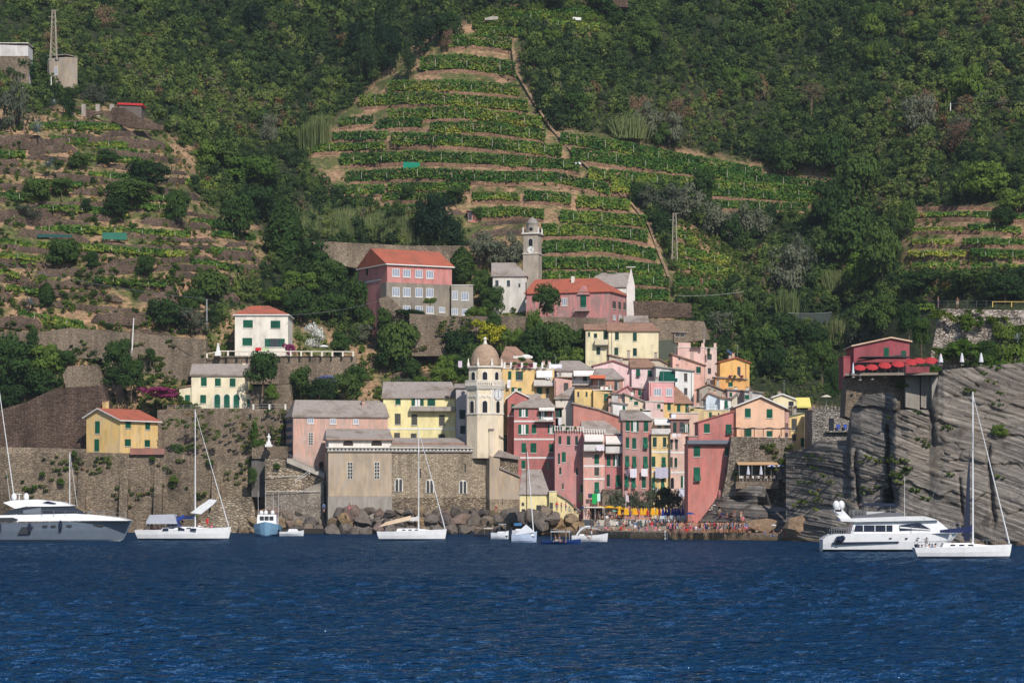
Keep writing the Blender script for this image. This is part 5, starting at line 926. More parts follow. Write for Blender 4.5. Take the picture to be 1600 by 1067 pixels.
# cliff top restaurant terrace floor and roof line
tag(polyslab('terrace_floor', [(XU(1320,394),394),(XU(1466,391),391),(XU(1466,404),404),(XU(1320,404),404)], CH+(CV-587)/F*394, CH+(CV-583)/F*394, plaster((150,130,110))), 'floor of the red parasol terrace on the cliff', 'terrace')
rail('terrace_edge_beam', 1338, 567, 1415, 556, 398.5, .35, paint((50,52,56)), 'dark gutter beam behind the red parasols', every=40, pr=.1, top=.22)
def dark_interior():
    f = MB(); S = .1; m = DARK; a = P(1339, 586, 400.2); f.box(0, 76*.1, .0, .1, 0, 20*.1, m); f.box(0, 76*.1, -6, .1, 2.5, 2.6, paint((60,62,66))); tag(f.build('veranda', None, a), 'dark flat roofed veranda behind the red parasols', 'veranda')  # dark panel stands in for the unlit interior behind the parasols
dark_interior()
wl('parapet', 'dark red parapet at the right end of the red parasol terrace', [(1416,583),(1416,573),(1452,573),(1452,582)], 391.5, .2, plaster((140,44,50), .2))

def stair_steps():
    r = empty('stone_staircase', P(449, 722, 493.2), label='narrow stone staircase climbing the concrete wall beside the striped chapel', category='staircase'); S = 493/F
    for k in range(26): f = MB(); t = k/26; x = 58*S*t; z = (6-24*t)*S; f.box(x, x+.3, -.5, .4, z-.9, z, plaster((196,184,168), .6)); f.build('step', r)
    f = MB()
    for k in range(14): t = k/14; f.box(58*S*t, 58*S*t+.05, -.5, -.45, (6-24*t)*S, (6-24*t)*S+.9, METAL)
    f.tube((0, -.48, 6*S+.9), (58*S, -.48, -18*S+.9), .03, .03, METAL, 4); f.build('handrail', r)
stair_steps()
for i, (a, b, v) in enumerate(((416, 508, 745), (416, 500, 768))): rail('ledge_line', a, v, b, v, 490.2 if v > 760 else 493.4, .12, OFFW, ('thin' if i else 'upper')+' pale ledge across the concrete stair wall', every=60, pr=.05, top=.12, cat='ledge')
# ---------------------------------------------------------------- vineyards and terraces
def poly_resample(pts, n):
    p = np.array(pts, float); d = np.r_[0, np.cumsum(np.hypot(*np.diff(p, axis=0).T))]; t = np.linspace(0, d[-1], n); return np.interp(t, d, p[:, 0]), np.interp(t, d, p[:, 1])
STAKE = {}
def stake_mesh():
    if 's' not in STAKE: f = MB(); f.box(-.05, .05, -.05, .05, 0, 1, paint((196,188,176), .8, .1)); o = f.build('stake'); STAKE['s'] = o.data; bpy.data.objects.remove(o)
    return STAKE['s']
def vine_row(pts, th, tint=.45, gap=.0, stakes=1.0):
    """a pergola row of vines following picture points of its top edge, th points tall, on the hillside"""
    L = sum(math.dist(a, b) for a, b in zip(pts[:-1], pts[1:])); n = int(L*th*.8); t = RNG.random(n); U, V = poly_resample(pts, 200); i = t*199; k = i.astype(int); fr = i-k; k2 = np.minimum(k+1, 199)
    u = U[k]*(1-fr)+U[k2]*fr; q = RNG.random(n); vt = V[k]*(1-fr)+V[k2]*fr; edge = 1.2*fbm(u/9, vt/9, 3, 5); th_ = th*(1+.25*fbm(u/14, vt, 2, 8)); v = vt+q*th_+edge*(1-q)
    keep = fbm(u/16, v/7, 2, 14) > -.72+gap; u, v, q = u[keep], v[keep], q[keep]; n = len(u)
    Yb = TY(u, vt[keep]+th)-1.1+1.7*(1-q)+RNG.uniform(-.7, .5, n); C = NP(u, v, Yb); nr = rvec(n)+np.array([0, -.5, .8]); nr /= np.linalg.norm(nr, axis=1, keepdims=True)
    tn = np.clip(tint-.05+.26*q+.4*fbm(u/30, v/12, 3, int(pts[0][0]))+RNG.normal(0, .1, n), 0, 1); um, vm = U[100], V[100]
    o = np.array(P(U[0], V[0], float(TY(U[0], V[0]))))
    r = link('vine_row', npmesh('vine_row', leafcards(C-o, nr, RNG.uniform(.22, .42, n)), quads(n), VINEL, [('tint', 'FACE', tn)]), None, tuple(o)); tag(r, None, 'vines', 'vine rows on the terraces')
    dn = 'dark green' if tint < .4 else ('yellow green' if tint > .58 else 'green'); ln = 'short' if L < 90 else ('long' if L > 220 else '')
    later(r, f'{ln} {dn} vine row'.strip(), um, vm)
    ns = int(L/44*stakes)
    for s in range(ns):
        j = int((s+.5)/ns*199+random.uniform(-3, 3)); j = min(199, max(0, j)); p = P(U[j], V[j]+th*.8, float(TY(U[j], V[j]+th))-2.0); w = link('stake', stake_mesh(), r, tuple(np.array(p)-o)); w.scale = (.8, .8, th*.12*random.uniform(.5, .95))
ROWS = [([(690,56),(740,52),(800,60)],20,.4),([(656,88),(720,84),(806,96)],26,.42),([(606,126),(700,124),(812,132)],18,.5),([(562,148),(660,143),(825,156)],19,.55),([(606,170),(720,166),(846,182)],19,.6),
 ([(530,184),(583,180)],13,.25),([(588,187),(660,184)],14,.25),([(672,191),(760,189),(852,203)],18,.5),([(520,206),(605,205)],12,.3),([(610,206),(720,210),(878,226)],22,.42),([(486,225),(600,221)],13,.55),
 ([(532,240),(640,236),(760,240),(905,250)],17,.3),([(540,268),(650,262),(780,268),(862,268),(952,286)],17,.33),([(520,289),(600,288)],15,.3),([(606,286),(735,284)],13,.45),([(597,302),(700,300)],11,.35),([(738,300),(812,302)],11,.45),
 ([(820,297),(892,302)],16,.4),([(902,305),(985,312)],18,.55),([(545,314),(582,314)],10,.3),([(600,318),(680,320)],11,.4),([(735,326),(800,322),(850,327)],15,.5),([(876,328),(1010,336)],20,.45),([(846,350),(930,350),(1012,360)],22,.45),
 ([(848,376),(940,374),(1025,388)],24,.35),([(848,402),(940,402),(1037,414)],21,.42),([(848,426),(930,424),(1046,433)],16,.35),([(992,452),(1045,452)],18,.3),
 ([(876,206),(960,218),(1060,238),(1190,262)],19,.35),([(893,230),(1000,244),(1130,262),(1290,284)],22,.35),([(920,262),(1010,270),(1120,280),(1275,292)],20,.5),([(955,284),(1085,294)],16,.55),([(1108,292),(1280,306)],13,.35),([(1112,312),(1262,318)],12,.35),
 ([(1050,352),(1090,372)],14,.6),([(1050,380),(1140,402)],16,.62),([(1055,402),(1145,420)],16,.6),([(1055,432),(1140,440)],14,.35),
 ([(1062,455),(1100,458)],12,.3),([(800,34),(850,30),(945,38)],12,.62),([(862,12),(940,14)],12,.35),([(745,40),(855,46)],13,.5),([(800,20),(860,18)],10,.5),
 ([(1424,334),(1515,330)],6,.6),([(1520,330),(1600,334),(1700,334)],9,.4),([(1424,356),(1510,354)],7,.6),([(1512,350),(1596,354)],10,.45),([(1424,374),(1490,374)],8,.7),([(1504,372),(1600,374),(1700,374)],9,.45),([(1420,392),(1508,392)],9,.85),([(1516,388),(1610,392),(1700,390)],12,.4),([(1424,411),(1500,410)],7,.5),([(1518,412),(1600,414)],7,.4),([(1412,426),(1505,426)],22,.15),
 ([(55,355),(120,352),(298,362)],10,.5),([(60,376),(180,384),(290,392)],10,.62),([(0,396),(58,400)],7,.6),([(28,404),(60,406)],7,.6),([(0,300),(60,306)],10,.45),([(290,278),(380,292)],11,.5),([(0,420),(30,426)],8,.6),
 ([(45,192),(120,190),(190,194)],10,.55),([(80,212),(200,222)],10,.5),([(120,240),(220,246)],9,.4),([(300,340),(385,348)],9,.45),([(140,268),(205,272)],13,.5),([(330,385),(395,392)],9,.5),([(30,485),(130,502)],12,.55),([(150,228),(215,232)],8,.5),([(0,330),(45,336)],9,.4),([(60,318),(200,326)],10,.4),([(210,315),(290,322)],9,.5),([(0,372),(48,378)],8,.5),([(150,432),(260,440)],7,.4),([(180,300),(280,306)],9,.35),([(300,405),(380,415)],9,.45),([(10,445),(70,452)],7,.5),([(60,280),(130,284)],8,.45),([(-60,232),(40,236)],10,.4),([(330,360),(400,366)],9,.4),([(1405,478),(1460,474)],8,.55)]
def split_rows(R_):
    out = []
    for p, th, t in R_:
        out.append((p, (th*.9 if p[0][1] < 125 else min(th, 19)*.96) if th > 12 else th, t))
    return out
NC = 38; _a, _b = split_rows(ROWS[:NC]), ROWS[NC:]; NC = len(_a); ROWS = _a+_b
for r_ in ROWS: vine_row(r_[0], r_[1], r_[2])
def dry_wall(pts, h, m=DRYST, label='low dry stone terrace wall', cat='wall'):
    """dry stone wall whose foot follows picture points, h points tall, with the terrace it holds behind it"""
    L = sum(math.dist(a, b) for a, b in zip(pts[:-1], pts[1:])); n = max(4, int(L/5)); U, V = poly_resample(pts, n); Yb = TY(U, V)-.4; nz = fbm(U/7, V/7, 3, 3)
    Vb = V+2.5; Bt = NP(U, Vb, Yb-.1); hh = h*(1+.35*nz)*np.clip(np.minimum(np.arange(n), np.arange(n)[::-1])/1.5, .25, 1); Tp = NP(U, V-hh, Yb+.15); Bk = Tp+np.array([0, 1, 0])*2.6; Bk[:, 2] += .25
    o = Bt[0].copy(); VV_ = np.concatenate([Bt, Tp, Bk])-o; i = np.arange(n-1); f = np.concatenate([np.stack([i, i+1, i+1+n, i+n], -1), np.stack([i+n, i+1+n, i+1+2*n, i+2*n], -1)])
    me = npmesh('terrace_wall', VV_, f, m); me.materials.append(HILL); me.polygons.foreach_set('material_index', np.r_[np.zeros(n-1, np.int32), np.ones(n-1, np.int32)])
    r = link('terrace_wall', me, None, tuple(o)); tag(r, None, cat, 'dry stone terrace walls'); later(r, label, U[n//2], V[n//2])
for p, th, _ in ROWS[:NC]:
    q = [(u, v+th+5.0) for u, v in p]
    if th > 8: dry_wall(q, 4.4 if th > 10.5 else 3, VINEST)
rg = random.Random(21)
for k, v0 in enumerate(range(190, 560, 17)):                      # terraces of the dry left slope
    u = -120+rg.uniform(0, 60); right = np.interp(v0, [190, 250, 300, 350, 420, 470, 560], [215, 300, 300, 380, 420, 330, 330])
    while u < right-30:
        w = rg.uniform(70, 190); u1 = min(u+w, right); v = v0+rg.uniform(-6, 6)
        n = 5; pts = [(u+(u1-u)*i/n, v+(u+(u1-u)*i/n)*.045+6*math.sin((u+(u1-u)*i/n)/70+k)+rg.uniform(-1, 1)) for i in range(n+1)]
        dry_wall(pts, rg.uniform(6, 12) if rg.random() < .8 else rg.uniform(12, 17), label=rg.choice(['rough dry stone terrace wall', 'low crumbling terrace wall', 'brown dry stone terrace wall'])); u = u1+rg.uniform(4, 30)
for k, v in enumerate((328, 346, 366, 386, 404, 422)): dry_wall([(1422, v), (1510, v-1), (1600, v+2), (1760, v+4)], 5, VINEST, label='brown terrace wall of the right hand vineyard')
for p, h in (([(600,330),(660,333),(725,335)],7),([(600,460+0),(601,461)],1),([(735,372),(800,366),(845,372)],9),([(740,392),(800,396),(846,398)],7),([(752,352),(846,346)],5),([(1000,440),(1060,452)],10),([(1075,520),(1160,530)],8),([(1180,545),(1250,560)],8),([(1000,480),(1085,486)],8),([(1400,468),(1460,470)],6),([(640,562),(730,572)],10),([(610,590),(700,592)],9),([(450,560),(560,570)],5),([(400,640),(455,650)],6),([(700,560),(735,575)],12)): 
    if h > 2: dry_wall(p, h)
def path_steps():                                                # the steep path between the two vineyards
    pts = [(800,66),(806,110),(838,165),(862,200),(884,226),(920,262),(950,288),(985,315),(1015,352),(1030,395),(1045,432)]
    U, V = poly_resample(pts, 90); Yb = TY(U, V)-1.2; a = NP(U-2.2, V, Yb); b = NP(U+2.6, V+1, Yb); n = 90; i = np.arange(n-1)
    me = npmesh('path', np.concatenate([a, b]), np.stack([i, i+n, i+n+1, i+1], -1), mat('earth_path', lambda nt: bsdf(nt, ramp(nt, noise(nt, pos(nt), 1.2, 4), [(.35, lin((104,88,70))), (.65, lin((150,126,102)))]), .95)))
    tag(link('path', me), kind='structure', label='steep earth path between the vineyards')
path_steps()
# ---------------------------------------------------------------- trees and shrubs one can tell apart
TREES = """bright 578 500 30 30;broad 600 535 30 26;bright 500 392 34 20;broad 530 398 30 22;bright 700 402 30 14;broad 660 392 30 14;bright 618 388 36 12;broad 548 420 20 26;broad 100 560 40 24;bright 130 606 30 14;broad 150 556 26 18;broad 1010 45 40 30;pine 566 95 26 62;pine 583 100 22 52;pine 612 82 34 60;pine 640 92 26 56;pine 600 60 40 40;pine 660 60 44 50;broad 700 40 44 40;dry 700 62 22 30;pine 560 60 40 50
dry 165 28 36 34;olive 22 165 46 70;olive 148 146 44 28;broad 105 168 26 26;broad 112 148 24 20;agave 58 210 34 34;agave 76 264 36 26;agave 84 165 18 16;broad 28 110 56 40
broad 55 297 52 34;broad 97 292 36 26;broad 233 273 68 38;broad 98 395 60 40;broad 145 408 24 28;broad 228 414 34 28;broad 278 325 42 52;broad 205 300 80 34;olive 44 332 40 22;broad 182 325 46 30;broad 135 322 20 22;broad 168 248 40 22;broad 125 252 36 24
column 72 458 24 30;agave 48 478 24 22;palm 371 425 44 40;broad 330 448 64 44;broad 262 492 60 44;olive 300 500 50 36;broad 300 470 40 30;olive 420 200 30 40;reed 500 205 26 42;reed 482 215 22 38
column 445 360 52 92;broad 494 404 58 44;broad 512 432 60 48;broad 560 470 50 60;broad 520 480 50 40;bright 470 440 60 36;bright 430 462 50 30;broad 470 480 60 46;broad 372 340 60 60;broad 400 320 70 50;broad 345 245 70 50;bright 380 262 90 50;bright 330 240 60 44
broad 30 575 80 66;bright 70 560 56 50;broad 0 560 60 70;broad 70 600 60 40;broad 15 620 50 34;broad 51 532 22 30;broad 185 560 48 46;broad 205 588 42 46;broad 180 590 40 30;broad 235 555 16 20;pinkf 240 612 44 18;pinkf 262 612 26 18
broad 410 576 56 50;bright 424 613 22 30;broad 470 598 40 40;broad 500 610 46 36;broad 540 605 50 36;broad 556 592 40 34;bluef 512 592 36 12;whitef 490 528 36 34;broad 532 540 36 36;pinkf 452 545 18 20;broad 580 500 36 30;olive 570 520 30 26
broad 625 540 70 70;broad 650 520 50 44;broad 610 560 46 40;pinkf 662 520 34 20;broad 600 500 28 30;broad 720 545 56 56;broad 742 560 40 44;yellow 757 518 36 30;yellow 780 524 30 26;broad 772 505 26 30;bright 800 530 40 40;bright 836 505 26 50;broad 838 545 66 60;broad 868 538 60 62;broad 900 545 56 56;bright 890 560 50 36;broad 918 566 36 30;bright 822 540 30 40
bright 690 585 40 30;bright 700 570 40 34;broad 645 580 30 28;broad 720 575 26 30;bright 660 596 36 20;olive 632 600 30 18
column 722 412 36 50;broad 755 455 40 44;broad 770 470 36 40;broad 752 440 30 30;olive 762 390 56 50;olive 800 392 44 46;pine 664 345 44 60;pine 690 350 62 76;pine 712 372 46 50;pine 680 330 34 44;reed 700 372 22 30;broad 637 300 28 20;broad 746 334 20 16;broad 713 306 34 26
broad 855 469 44 40;broad 736 492 20 16;bright 745 488 30 20;broad 640 492 48 16;bright 672 470 20 10
olive 1040 312 60 44;olive 1075 316 54 50;olive 1012 308 36 36;broad 1034 352 28 34;broad 1100 290 36 44;olive 1120 344 46 50;olive 1160 345 44 44;broad 1140 360 40 40;olive 1185 350 40 40;broad 998 303 30 30;pine 865 170 36 36;broad 900 165 44 36;reed 984 200 42 34;olive 1010 190 44 50;olive 1045 200 44 44;dry 1000 170 36 40;dry 1056 176 36 44;broad 1030 210 36 30
broad 1115 482 44 34;broad 1090 470 36 26;olive 1130 505 40 36;broad 1160 500 46 50;broad 1190 540 60 50;broad 1230 520 50 50;bright 1160 560 40 30;broad 1210 570 44 40;broad 1285 560 40 44;broad 1300 600 30 50;broad 1270 530 50 40;reed 1310 520 20 36;reed 1230 480 26 44;reed 1304 440 26 30;olive 1230 420 60 70;olive 1250 400 50 60;broad 1350 500 50 50;broad 1380 490 44 50;olive 1345 510 36 44;broad 1420 500 40 50;broad 1440 520 30 44
olive 1440 180 60 60;dry 1450 165 44 50;dry 1500 215 50 50;olive 1500 200 40 36;broad 1360 30 44 44;bright 1363 40 36 40;bright 1370 85 34 34;broad 1380 85 26 40;bright 1440 45 40 30;broad 1420 340 30 50;broad 1570 340 40 28;broad 1520 440 100 34;broad 1440 440 70 32;broad 1570 450 60 40;bright 1510 130 60 60;bright 1540 280 90 60;bright 1590 310 60 40
bright 1512 500 24 24;bright 1570 518 32 34;bright 1500 545 62 30;broad 1540 548 40 30;bright 1556 568 56 34;bright 1592 560 60 60;agave 1590 535 22 24;bright 1520 590 30 26;bright 1385 630 20 30;bright 1348 660 26 60;bright 1352 700 16 40;bright 1562 672 26 22;bright 1410 600 20 14;bright 1460 576 24 12;
olive 962 783 30 30;olive 985 784 34 28;olive 1008 782 34 30;olive 1030 779 30 34;broad 1040 778 24 32;olive 1052 782 28 30
broad 116 710 10 10;bright 95 752 12 12;bright 272 748 14 14;bright 66 740 10 8;bright 238 716 9 8;bright 328 722 12 10;broad 276 702 22 16;bright 404 692 22 16;bright 398 672 12 30;broad 395 745 14 26;bright 432 728 12 10;bright 54 760 9 7;bright 320 770 8 6;bright 385 650 14 10
broad 940 6 60 30;broad 868 8 40 24;broad 1185 10 60 40;pine 400 30 50 40;broad 960 30 30 22;bright 860 55 30 20;broad 1010 60 50 40;bright 1150 120 40 34;broad 1230 250 50 50;broad 1270 240 60 50;broad 1300 330 60 80;broad 1340 290 70 80;broad 1330 370 80 80;broad 1380 400 60 80;bright 1350 420 60 60;broad 1300 240 60 60""".replace('\n', ';').split(';')
OVR = {(962,783): 449, (985,784): 449, (1008,782): 449, (1030,779): 449, (1040,778): 449.5, (1052,782): 449, (855,469): 556, (640,492): 556, (736,492): 560, (745,488): 555, (672,470): 561.6, (410,576): 519, (424,613): 517,
 (1512,500): 402.5, (1545,515): 402, (1570,518): 401.5, (1500,545): 401.5, (1540,548): 401, (1556,568): 395, (1592,560): 394, (1540,575): 392, (1590,535): 400, (1520,590): 391, (1595,505): 401, (1385,630): 392, (1348,660): 399, (1352,700): 397, (1562,672): 376, (1410,600): 395, (1460,576): 393, (1470,512): 403,
 (116,710): 499, (95,752): 499.4, (272,748): 499.4, (66,740): 499.4, (238,716): 499.4, (328,722): 499.4, (276,702): 503, (404,692): 498, (398,672): 507, (395,745): 496, (432,728): 493.6, (54,760): 499.4, (320,770): 499.4, (385,650): 512, (490,528): 534, (532,540): 533, (452,545): 531.5, (540,605): 523, (500,610): 521, (470,598): 523, (512,592): 524, (556,592): 524,
 (836,505): 548, (772,505): 549, (600,500): 556, (800,530): 546, (757,518): 548, (780,524): 547, (1300,600): 470, (1285,560): 500, (51,532): 526, (240,612): 515, (262,612): 515, (1440,520): 425, (1420,500): 440, (205,588): 517, (185,560): 520, (180,590): 518, (235,555): 526}
for s in TREES:
    if not s.strip(): continue
    k, u, v, w, h = s.split(); u, v, w, h = map(float, (u, v, w, h)); tree(k, u, v, w*1.08, h*1.08, Y=OVR.get((int(u), int(v))), dY=0 if (int(u), int(v)) in OVR else -1.0)
def dead_pine(u, v0, v1):
    Yb = float(TY(u, v1))-1; p = P(u, v1, Yb); S = Yb/F; r = empty('dead_pine', p, label='tall dead pine with bare drooping brown branches on the wooded slope', category='tree'); H = (v1-v0)*S
    f = MB(); f.tube((0, 0, -1), (.3, 0, H*.86), .38, .2, BARK, 7); f.build('trunk', r); f = MB(); rr = random.Random(3)
    for k in range(70):
        a = rr.uniform(0, 6.28); z = H*rr.uniform(.5, .92); L = rr.uniform(1.5, 4.2)*(1.2-abs(z/H-.7)); q = Vector((.3+math.cos(a)*L, math.sin(a)*L, z+rr.uniform(-.6, 1.1))); f.tube((.3, 0, z), q, .07, .03, BARK, 4)
        for m in range(3): f.tube(q*.8+Vector((0, 0, z*.2)), q+Vector((rr.uniform(-.8, .8), rr.uniform(-.8, .8), rr.uniform(-1.2, .5))), .04, .02, BARK, 3)
    f.build('branches', r)
dead_pine(1267, 126, 188)
# ---------------------------------------------------------------- woodland and scrub that read as one mass
def scatter(n, poly_test, dens=None, u0=-280, u1=1880, v0=-240, v1=650):
    u = RNG.uniform(u0, u1, n); v = RNG.uniform(v0, v1, n); k = poly_test(u, v); return u[k], v[k]
allc = [VINE2, VINE, LEFTT, RIGHTT, VILL, FORT, TOPV]
def is_wood(u, v): 
    r = np.ones(len(u), bool)
    for p in allc: r &= ~inpoly(u, v, p)
    return r
u, v = scatter(15000, lambda a, b: is_wood(a, b) & (b > -60), v0=-60, v1=600); d = RNG.uniform(15, 27, len(u))*(1+.9*fbm(u/60, v/60, 2, 31)).clip(.6, 1.6); ti = .36+.75*fbm(u/120, v/90, 3, 40)+RNG.normal(0, .16, len(u))  # broad noise in the leaf tint paints lit ridges and shaded hollows
bulk('woodland', u, v, d, WOODL, 210, .115, ti, 'dense green mixed woodland covering the hillside')
u, v = scatter(12000, lambda a, b: is_wood(a, b) & (b > -40), v0=-40, v1=640); bulk('undergrowth', u, v, RNG.uniform(7, 13, len(u)), WOODL, 70, .2, .4+.7*fbm(u/110, v/80, 3, 47)+RNG.normal(0, .15, len(u)), 'low undergrowth filling the gaps of the woodland', dY=-.3)
u, v = scatter(3600, lambda a, b: is_wood(a, b), v0=-60, v1=600); d = RNG.uniform(20, 40, len(u))
bulk('tall_woodland', u, v, d, WOODL, 440, .085, .36+.6*fbm(u/100, v/90, 3, 44)+RNG.normal(0, .22, len(u)), 'taller tree crowns rising out of the woodland', dY=-1.5, lob=12)
u, v = scatter(3000, lambda a, b: is_wood(a, b), u0=-290, u1=1890, v0=-245, v1=-40); bulk('upper_woodland', u, v, RNG.uniform(18, 34, len(u)), WOODL, 60, .28, None, 'woodland on the top of the hill')
u, v = scatter(15000, lambda a, b: (inpoly(a, b, LEFTT) | inpoly(a, b, RIGHTT)) & (fbm(a/60, b/28, 3, 51) > -.1), v0=140); bulk('scrub', u, v, RNG.uniform(4, 11, len(u)), SCRUBL, 60, .24, None, 'low scrub and dry grass tufts on the open terraces', dY=-.3)
u, v = scatter(3400, lambda a, b: inpoly(a, b, LEFTT) & (fbm(a/60, b/30, 3, 57) > -.08), u1=450, v0=150); bulk('terrace_bushes', u, v, RNG.uniform(9, 20, len(u)), SCRUBL, 150, .13, .02+.42*RNG.random(len(u)), 'green bushes spreading over the left terraces', dY=-.6, flat=.7)
u, v = scatter(2600, lambda a, b: (inpoly(a, b, VINE) | inpoly(a, b, VINE2)) & (fbm(a/50, b/20, 3, 61) > .08)); bulk('terrace_scrub', u, v, RNG.uniform(4, 8, len(u)), SCRUBL, 50, .26, None, 'small weeds between the vine rows', dY=-.3)
u, v = scatter(3500, lambda a, b: inpoly(a, b, TOPV), u0=700, u1=1000, v0=0, v1=70); bulk('top_scrub', u, v, RNG.uniform(5, 11, len(u)), SCRUBL, 50, .24, .1+.5*RNG.random(len(u)), 'scrub around the topmost vineyard', dY=-.3)
u, v = scatter(4200, lambda a, b: inpoly(a, b, VILL) & (b < 640) & (b > 395), u0=300, u1=1300, v0=380); bulk('garden_scrub', u, v, RNG.uniform(5, 13, len(u)), SCRUBL, 80, .22, .2+.35*RNG.random(len(u)), 'garden shrubs between the walls and houses', dY=-.4)
u = RNG.uniform(470, 665, 1000); v = np.interp(u, [470, 560, 665], [352, 352, 368])+RNG.uniform(-14, 20, 1000); bulk('reed_bed', u, v, RNG.uniform(12, 18, 1000), REED, 26, tint=RNG.uniform(0, 1, 1000), lab='bed of tall pale green reeds above the school', reed=True, hs=RNG.uniform(.9, 1.3, 1000), dY=-1.0)
u, v = scatter(60000, lambda a, b: inpoly(a, b, VINE2), u0=1030, u1=1180, v0=340, v1=475); u, v = u[:700], v[:700]; bulk('slope_scrub', u, v, RNG.uniform(5, 12, len(u)), SCRUBL, 70, .2, .15+.4*RNG.random(len(u)), 'scrub and weeds on the slope beside the lattice mast', dY=-.3)
for nm_, a_, b_ in (('left_flank_woodland', -590, -280), ('right_flank_woodland', 1880, 2190)):
    u = RNG.uniform(a_, b_, 2200); v = RNG.uniform(-240, 640, 2200); bulk(nm_.replace('left_', '').replace('right_', ''), u, v, RNG.uniform(20, 36, 2200), WOODL, 60, .26, None, 'woodland on the flank of the hill')
# cacti and tufts on the fort and cliff
def wall_plants():
    n = 380; u = RNG.uniform(1455, 1640, n); v = RNG.uniform(488, 575, n); k = fbm(u/26, v/18, 3, 71) > .2; u, v = u[k], v[k]; n = len(u); pros = crown_pts(40, 6, .8, .6, 3)[0]; C = NP(u, v, np.full(n, 402.2)-(v-488)*.02)
    c = (C[:, None]+pros[None]*np.array([.9, .25, .8])).reshape(-1, 3); nr = rvec(len(c)); tag(link('wall_plants', npmesh('wall_plants', leafcards(c, nr, .22), quads(len(c)), SCRUBL, [('tint', 'FACE', np.repeat(RNG.uniform(.15, .6, n), 40))])), kind='stuff', label='tufts of green weeds growing on the fort wall')
wall_plants()
def cliff_plants():
    U, Vv, Yg = CG; n = 420; k = RNG.integers(8, len(U)-150, n); t = RNG.integers(90, 255, n); u = U[k]; v = Vv[t, k]; Y = Yg[t, k]; g = (fbm(u/40, v/24, 3, 77)+(v < 640)*.12) > .22; u, v, Y = u[g], v[g], Y[g]; pros = crown_pts(40, 6, .8, .6, 5)[0]
    C = NP(u, v, Y-.2); c = (C[:, None]+pros[None]*RNG.uniform(.5, 1.3, (len(u), 1, 1))*np.array([1, .5, .7])).reshape(-1, 3); tag(link('cliff_plants', npmesh('cliff_plants', leafcards(c, rvec(len(c)), .2), quads(len(c)), SCRUBL, [('tint', 'FACE', np.repeat(RNG.uniform(.05, .75, len(u)), 40))])), kind='stuff', label='tufts of scrub growing in the cracks of the cliff')
cliff_plants()
def weeds(name, u0, u1, v0, v1, Y, n, thr, label):
    u = RNG.uniform(u0, u1, n); v = RNG.uniform(v0, v1, n); k = fbm(u/30, v/22, 3, int(u0+v0)+5) > thr; u, v = u[k], v[k]; pros = crown_pts(30, 6, .8, .6, 9)[0]; C = NP(u, v, np.full(len(u), float(Y)))
    c = (C[:, None]+pros[None]*RNG.uniform(.35, 1.0, (len(u), 1, 1))*np.array([1, .3, .8])).reshape(-1, 3); tag(link(name, npmesh(name, leafcards(c, rvec(len(c)), .17), quads(len(c)), SCRUBL, [('tint', 'FACE', np.repeat(RNG.uniform(.05, .8, len(u)), 30))])), kind='stuff', label=label)
weeds('sea_wall_weeds', -20, 392, 712, 826, 499.6, 420, .16, 'weeds growing in the joints of the sea wall'); weeds('terrace_wall_weeds', 110, 322, 530, 604, 527.7, 260, .0, 'weeds on the long terrace wall behind the cream house')
weeds('garden_wall_weeds', 250, 450, 642, 705, 507.4, 300, .08, 'weeds on the wall under the cream house'); weeds('school_wall_weeds', 645, 905, 498, 548, 550.4, 300, .05, 'climbing weeds on the long wall under the school'); weeds('bastion_weeds', 1145, 1240, 690, 760, 427.6, 80, .12, 'weeds in the joints of the bastion')
# ---------------------------------------------------------------- masts, poles, wires, small hillside things
def lattice(u, v0, v1, label, w0=4.6, w1=2.2, arms=True, Y=None):
    Yb = float(TY(u, v1))-1 if Y is None else Y; p = P(u, v1, Yb); S = Yb/F; H = (v1-v0)*S; m = paint((176,164,150), .7, .3); r = empty('lattice_mast', p, label=label, category='mast'); f = MB(); c = [(-1, -1), (1, -1), (1, 1), (-1, 1)]; n = int(H/1.2)
    W_ = lambda t: (w0*(1-t)+w1*t)*S
    for a, b in c: f.tube((a*W_(0), b*W_(0), -1), (a*W_(1), b*W_(1), H), .11, .09, m, 4)
    for k in range(n):
        t0, t1 = k/n, (k+1)/n
        for i in range(4):
            a, b = c[i], c[(i+1) % 4]; q0 = (a[0]*W_(t0), a[1]*W_(t0), H*t0); q1 = (b[0]*W_(t1), b[1]*W_(t1), H*t1); f.tube(q0, q1, .05, .05, m, 3)
            f.tube((b[0]*W_(t0), b[1]*W_(t0), H*t0), (a[0]*W_(t1), a[1]*W_(t1), H*t1), .04, .04, m, 3)
    f.build('lattice', r)
    for z, L, s in ((H-.1, 1.2, 1), (H-1.7, 1.3, -1), (H-3, 1.1, 1)): f = MB(); f.tube((-.2*s, 0, z), (L*s, 0, z+.05), .07, .05, m, 4); f.build('arm', r)
lattice(84, 16, 88, 'tall rusty lattice mast rising beside the beige transformer tower', 5, 2.2, Y=float(TY(98, 150))-4)
lattice(1054, 333, 415, 'grey lattice mast at the foot of the vineyard path')
def pole(u, v0, v1, label, r=.12, m=None, Y=None, lean=0): 
    Yb = float(TY(u, v1))-1 if Y is None else Y; a = P(u, v1, Yb); b = P(u+lean, v0, Yb)-a; f = MB(); f.tube((0, 0, -.5), b, r, r*.8, m or METAL, 6); f.box(-.2, .2, -.2, .2, -.5, .25, CONC); tag(f.build('utility_pole', None, a), label, 'pole', None); return Yb
pole(206, 497, 549, 'thin white pole with a small footing below the dry left slope', .14, WHITE, Y=526, lean=3); pole(323, 467, 515, 'grey utility pole where the long cable ends left of the white villa', .2); pole(1485, 161, 182, 'short white pole on the wooded slope', .16, WHITE); pole(490, 475, 487, 'short pale pole in the shrubs right of the white villa'); pole(80, 120, 152, 'white pole in front of the beige transformer tower', .14, WHITE, Y=float(TY(98, 150))-5)
